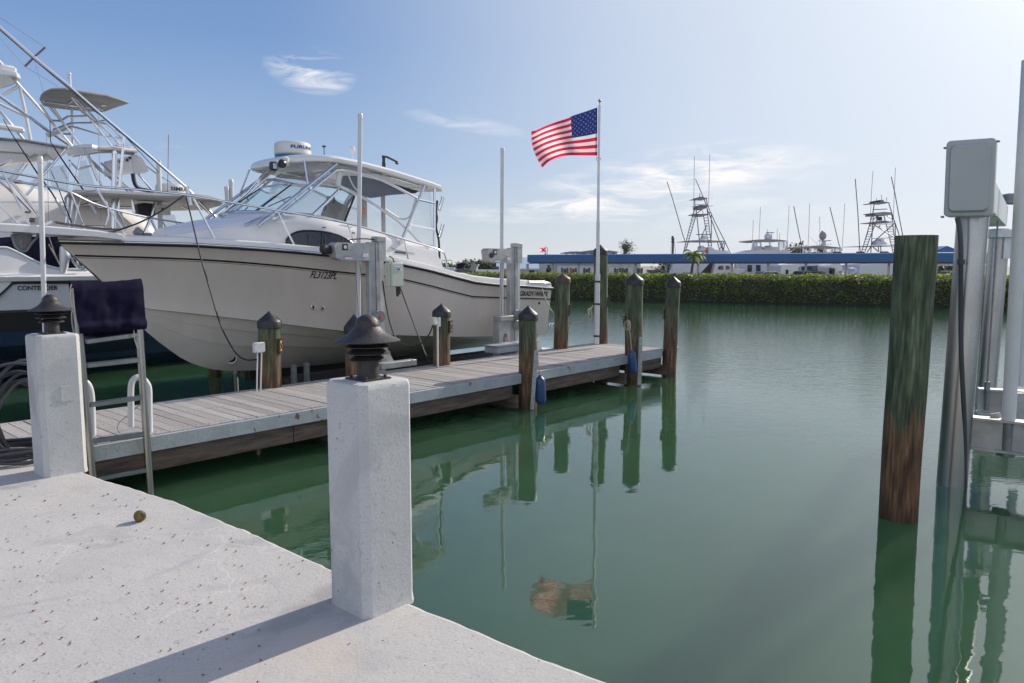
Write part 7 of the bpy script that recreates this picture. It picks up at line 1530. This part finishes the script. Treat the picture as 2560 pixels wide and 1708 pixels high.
# cars
def car(x0, x1, ytop, Y, label, m, suv=False):
    A, B_ = at_y(x0, ytop, Y), at_y(x1, ytop, Y); w_ = B_.x - A.x; zt_ = A.z; xc = (A.x + B_.x) / 2; L_ = w_ * 1.45
    ro = thing('parked_car', Vector((xc, Y, LZ)), label, 'car', 'cars parked behind the hedge')
    zb = zt_ - .52
    prof = [(-L_ * .5, LZ + .25), (-L_ * .52, zb - .12), (-L_ * .36, zb), (-w_ * .42, zb + .02), (-w_ * .25, zt_ - .03), (0, zt_), (w_ * .28, zt_ - .01), (w_ * (.44 if suv else .36), zt_ - .06), (w_ * .5, zb + .04), (L_ * .5, zb - .02), (L_ * .51, LZ + .3)]
    b = MB(); rg = []
    for dy, k in ((-.85, .0), (-.78, .02), (.78, .02), (.85, .0)): rg.append([Vector((xc + x, Y + dy * (1 - (.12 if z > zb + .05 else 0)), z)) for x, z in prof])
    b.loft(rg, closed=True, cap0=True, cap1=True); b.build('body', M[m], ro, angle=30)
    for s_ in (-1, 1):
        b = MB(); b.slab([Vector((xc + x, Y + s_ * .80, z)) for x, z in ((-w_ * .36, zb + .06), (-w_ * .23, zt_ - .07), (w_ * .28, zt_ - .06), (w_ * .42, zb + .08))], Vector((0, s_ * .03, 0))); b.build('side_window', M['window'], ro, smooth_=False)
        for x in (-L_ * .33, L_ * .33):
            b = MB(); b.lathe(Vector((xc + x, Y + s_ * .72, LZ + .32)), [(.32, 0), (.32, .2)], 18, axis=Vector((0, s_, 0))); b.build('wheel', M['tyre'], ro)
    return ro
Xc = lambda x, f: f(x, 0)[0]
car(1300 + 1815 / 5.875, 1300 + 2130 / 5.875, 673.5, 50, 'dark sport utility car behind the hedge left of the palm', 'carp', True)
car(Xc(880, f5), Xc(1400, f5), 681, 48, 'silver car roof barely above the hedge right of the palm', 'carw')
car(Xc(1560, f5), Xc(2060, f5), 678.0, 47, 'silver grey car under the middle of the shelter', 'carw')
car(Xc(150, f6b), Xc(740, f6b), 677.2, 45, 'large dark windowed car in front of the navy hulled boat', 'carp', True)
car(2338, 2420, 677.5, 44, 'white car beyond the hedge between big pile and aluminium piling', 'carw')
car(2225, 2300, 686, 45, 'pale car roof just left of the big uncapped pile', 'carw')
# palm
def frond(b, c_, a, L_, droop, up):
    pts = []; n_ = 9
    for i in range(n_ + 1):
        q = i / n_; pts.append(c_ + Vector((math.cos(a), math.sin(a), 0)) * L_ * (q * (1 - .2 * q)) + Z3 * (up * L_ * q - droop * L_ * q * q))
    for p, q_ in zip(pts, pts[1:]):
        d_ = (q_ - p).normalized(); s_ = d_.cross(Z3); s_ = s_.normalized() if s_.length > .01 else Vector((1, 0, 0)); i = pts.index(p)
        for sg in (-1, 1):
            for e in (0, .5):
                o_ = p.lerp(q_, e); ln_ = L_ * .26 * math.sin(math.pi * min(1, (i + e + 1.2) / (n_ + 1.4))) + .03
                tip = o_ + s_ * sg * ln_ * .8 + d_ * ln_ * .6 - Z3 * ln_ * .45; b.add([o_, o_ + d_ * .07, tip], [(0, 1, 2)])
pm = thing('palm_tree', at_y(1728, 690, 46.5) * 1, 'small palm tree rising in front of the blue shelter roof', 'tree')
pm.location.z = LZ; pm['rl'] = tuple(pm.location)
c_ = at_y(1736, 640, 46.5); b = MB(); b.tube([Vector((pm.location.x, 46.5, LZ)), at_y(1730, 670, 46.5), c_ - Z3 * .1], [.10, .08, .06], 8); b.build('trunk', M['trunk'], pm)
b = MB(); rn = random.Random(5)
for i in range(17): frond(b, c_, i * 2.399, rn.uniform(.7, 1.0), rn.uniform(.9, 1.3), rn.uniform(.6, 1.5))
b.build('crown', M['leaf'], pm, smooth_=False, recalc=False)
def bush(c_, rx, ry, rz, n, s_, label, name='shrub', trunk=None, m='leafd', feather=False, group='trees on the far shore', cat='tree'):
    ro = thing(name, Vector((c_.x, c_.y, LZ)), label, cat, group); rn = random.Random(int(c_.x * 100) % 999); b = MB()
    limbs = [Vector((rn.gauss(0, .5), rn.gauss(0, .5), rn.uniform(-.3, 1))).normalized() for _ in range(9)]
    for i in range(n):
        l = rn.choice(limbs); rr = rn.random() ** .45
        v = Vector((l.x + rn.gauss(0, .33), l.y + rn.gauss(0, .33), l.z * .9 + rn.gauss(0, .28))) * rr
        if not feather:
            v = Vector((rn.gauss(0, 1), rn.gauss(0, 1), rn.gauss(0, 1))).normalized() * (rn.random() ** .4) * (1 + .35 * mn.noise(Vector((rn.random(), 0, 0)))); v *= 1 + .4 * mn.noise(v * 2.2 + c_)
        p = c_ + Vector((v.x * rx, v.y * ry, v.z * rz)); a = Vector((rn.gauss(0, 1), rn.gauss(0, 1), rn.gauss(0, 1))).normalized(); q = a.cross(Vector((rn.gauss(0, 1), rn.gauss(0, 1), 1))).normalized() * (.2 if feather else .6)
        sz = s_ * rn.uniform(.6, 1.3); b.add([p - a * sz, p + q * sz, p + a * sz, p - q * sz], [(0, 1, 2, 3)])
    b.build('crown', M[m], ro, smooth_=False, recalc=False)
    b = MB(); base = Vector((c_.x, c_.y, LZ)); b.tube([base, c_ - Z3 * rz * .6], [max(.07, rx * .06), max(.05, rx * .04)], 7)
    for l in limbs: b.tube([c_ - Z3 * rz * .6, c_ + Vector((l.x * rx * .7, l.y * ry * .7, l.z * rz * .7))], [.05, .02], 5)
    b.build('trunk', M['trunk'], ro); return ro
p = at_y(1560, 626, 95); bush(p, 1.15, 1.0, 1.15, 900, .17, 'wispy dark casuarina tree above the shelter beside the tallest piling', 'casuarina_tree', feather=True)
bush(at_y(1668, 677, 58), 1.2, 1, .75, 700, .10, 'round green bush under the shelter beside the white hull ashore', 'shrub', cat='bush')
bush(at_y(1995, 630, 75), 1.1, 1, .8, 500, .14, 'bushy treetop peeping above the shelter between the two motor yachts', 'tree')
bush(at_y(2055, 628, 90), .9, 1, .8, 300, .2, 'small palm like treetop seen through the far hardtop boat', 'tree', feather=True)
bush(at_y(2370, 670, 60), 3.0, 1.2, .5, 1600, .12, 'low olive bushes under the blue gable kiosk', 'shrub', cat='bush')
for i, (x, y, Y, rx, rz, lb) in enumerate([(1175, 665, 66, .75, .5, 'small round tree above the canal hedge, third from left by the stern'), (1210, 663, 64, .9, .45, 'dense tree left of the stern lift motor box'), (1236, 664, 66, .9, .5, 'wider tree directly beneath the stern lift motor box'), (1125, 668, 90, 3.0, .35, 'distant low tree line just right of the cabin stern'), (1106, 667, 80, 1.2, .4, 'darker low tree by the stern handrail')]):
    bush(at_y(x, y, Y), rx * 1.2, 1, rz, 700, .12, lb, 'tree')
bush(at_y(1190, 672, 75), 3.4, 1, .35, 1300, .14, 'low line of greenery behind the parked boats at the stern', 'shrub', cat='bush')
# clutter near the stern: covered boats and shed
def g4(x, y): return 1040 + x / 7.344, 600 + y / 7.344
k1 = far_thing('covered_boat', 'boat under dark green cover beyond the stern of the big boat', 'boat', 1150, 56)
prism(k1, 'cover', [(700, 545), (760, 490), (735, 430), (920, 425), (880, 480), (860, 545)], g4, 56, 2, 'navy'); prism(k1, 'hull', [(640, 575), (660, 535), (900, 530), (890, 580)], g4, 55.8, 2.2, 'fary'); prism(k1, 'top', [(710, 412), (920, 418), (920, 430), (710, 424)], g4, 55.8, 2.4, 'tower')
k2 = far_thing('covered_boat', 'boat under pale grey striped cover beside the dark covered boat', 'boat', 1183, 55)
prism(k2, 'cover', [(980, 560), (1010, 470), (985, 440), (1150, 445), (1110, 520), (1120, 575)], g4, 55, 2, 'canvas'); prism(k2, 'hull', [(1090, 585), (1100, 545), (1300, 545), (1295, 585)], g4, 54.8, 2, 'gelw')
k3 = far_thing('covered_boat', 'boat under blue cover beneath the stern lift motor box', 'boat', 1235, 55)
prism(k3, 'cover', [(1370, 540), (1380, 490), (1520, 485), (1520, 545)], g4, 55, 2, 'navyhull'); prism(k3, 'hull', [(1310, 585), (1320, 545), (1530, 545), (1530, 585)], g4, 54.8, 2, 'gelw')
k4 = far_thing('utility_cart', 'small dark car parked left of the grey covered boat', 'car', 1165, 52); prism(k4, 'body', [(700, 590), (720, 555), (780, 530), (960, 535), (1040, 575), (1040, 600)], g4, 52, 1.6, 'carp')
b = MB(); b.lathe(at_y(1166.5, 690, 52.0) , [(.28, 0), (.28, .15)], 14, axis=Vector((0, -1, 0))); b.build('wheel', M['tyre'], k4)
k5 = far_thing('radar_arch', 'thin arched frame of a small boat beyond the stern handrail', 'boat', 1115, 58)
ln(k5, 'arch', [(450, 500), (455, 420), (500, 375), (640, 375), (665, 385), (650, 470)], g4, 58, .03, 'galv'); ln(k5, 'arch', [(470, 360), (540, 390), (600, 470)], g4, 58.4, .02, 'galv'); prism(k5, 'hull', [(440, 560), (455, 500), (700, 515), (690, 560)], g4, 57.5, 2, 'fary')
# red and white flag on the skyline, its staff, and dark pennant
def g5(x, y): return 1300 + x / 5.875, 580 + y / 5.875
fl = far_thing('small_flag', 'small red and white saltire flag flying above left end of the shelter', 'flag', 1360, 70)
b = MB()
def sf(u, v): return at_y(*g5(382 - 92 * u + 8 * math.sin(v * 3), 218 + 18 * u + 72 * v + 6 * math.sin(u * 6)), 70 + .15 * math.sin(u * 7))
vs = [sf(i / 16, j / 10) for j in range(11) for i in range(17)]; b.add(vs, [(j * 17 + i, j * 17 + i + 1, (j + 1) * 17 + i + 1, (j + 1) * 17 + i) for j in range(10) for i in range(16)])
b.mi = [1 if (abs((i + .5) / 16 - (j + .5) / 10) < .16 or abs((i + .5) / 16 + (j + .5) / 10 - 1) < .16) else 0 for j in range(10) for i in range(16)]
b.build('cloth', [M['wht'], M['red']], fl, recalc=False)
b = MB(); b.tube([at_y(*g5(381, 212), 70), at_y(*g5(378, 345), 70)], .03, 6); b.build('staff', M['galv'], fl)
b = MB(); b.slab([at_y(*g5(x, y), 70) for x, y in ((345, 342), (378, 302), (376, 342))], Vector((0, .03, 0))); b.build('pennant', M['dark'], fl, smooth_=False)
b = MB(); b.tube([at_y(*g5(403, 230), 72), at_y(*g5(400, 345), 72)], .05, 8); tag(b.build('white_mast', M['pvc']), 'short pale mast right of the small red and white flag', 'mast')
cr2 = far_thing('crane_mast', 'slim dark mast with stepped top standing left of the tower boat', 'mast', 1681, 64)
ln(cr2, 'mast', [(2243, 345), (2248, 130), (2245, 100)], g5, 64, .09, 'dark', 8); ln(cr2, 'mast_head', [(2222, 105), (2268, 103)], g5, 64, .07, 'dark'); ln(cr2, 'mast_head', [(2240, 60), (2242, 105)], g5, 64, .10, 'dark'); ln(cr2, 'mast_head', [(2228, 130), (2250, 160)], g5, 64, .10, 'dark')
for s_ in ([(2222, 160), (2220, 345)], [(2262, 120), (2290, 345)]): ln(cr2, 'stay', s_, g5, 64, .018, 'rod')
# =================================================================== AIR
b = MB(); b.slab([(-120, -40, -1.0), (140, -40, -1.0), (140, 130, -1.0), (-120, 130, -1.0)], (0, 0, 14.5))
hz = b.build('haze', (lambda: None)() or M['water'], smooth_=False); hz.data.materials.clear()
hm = bpy.data.materials.new('sea_air'); hm.use_nodes = True; hm.node_tree.nodes.clear()
ho = hm.node_tree.nodes.new('ShaderNodeOutputMaterial'); hv = hm.node_tree.nodes.new('ShaderNodeVolumePrincipled')
hv.inputs['Color'].default_value = (.86, .90, .96, 1); hv.inputs['Density'].default_value = .0003
hm.node_tree.links.new(hv.outputs[0], ho.inputs['Volume']); hz.data.materials.append(hm); tag(hz, kind='stuff')
for o in S.objects:
    if 'rl' in o: del o['rl']
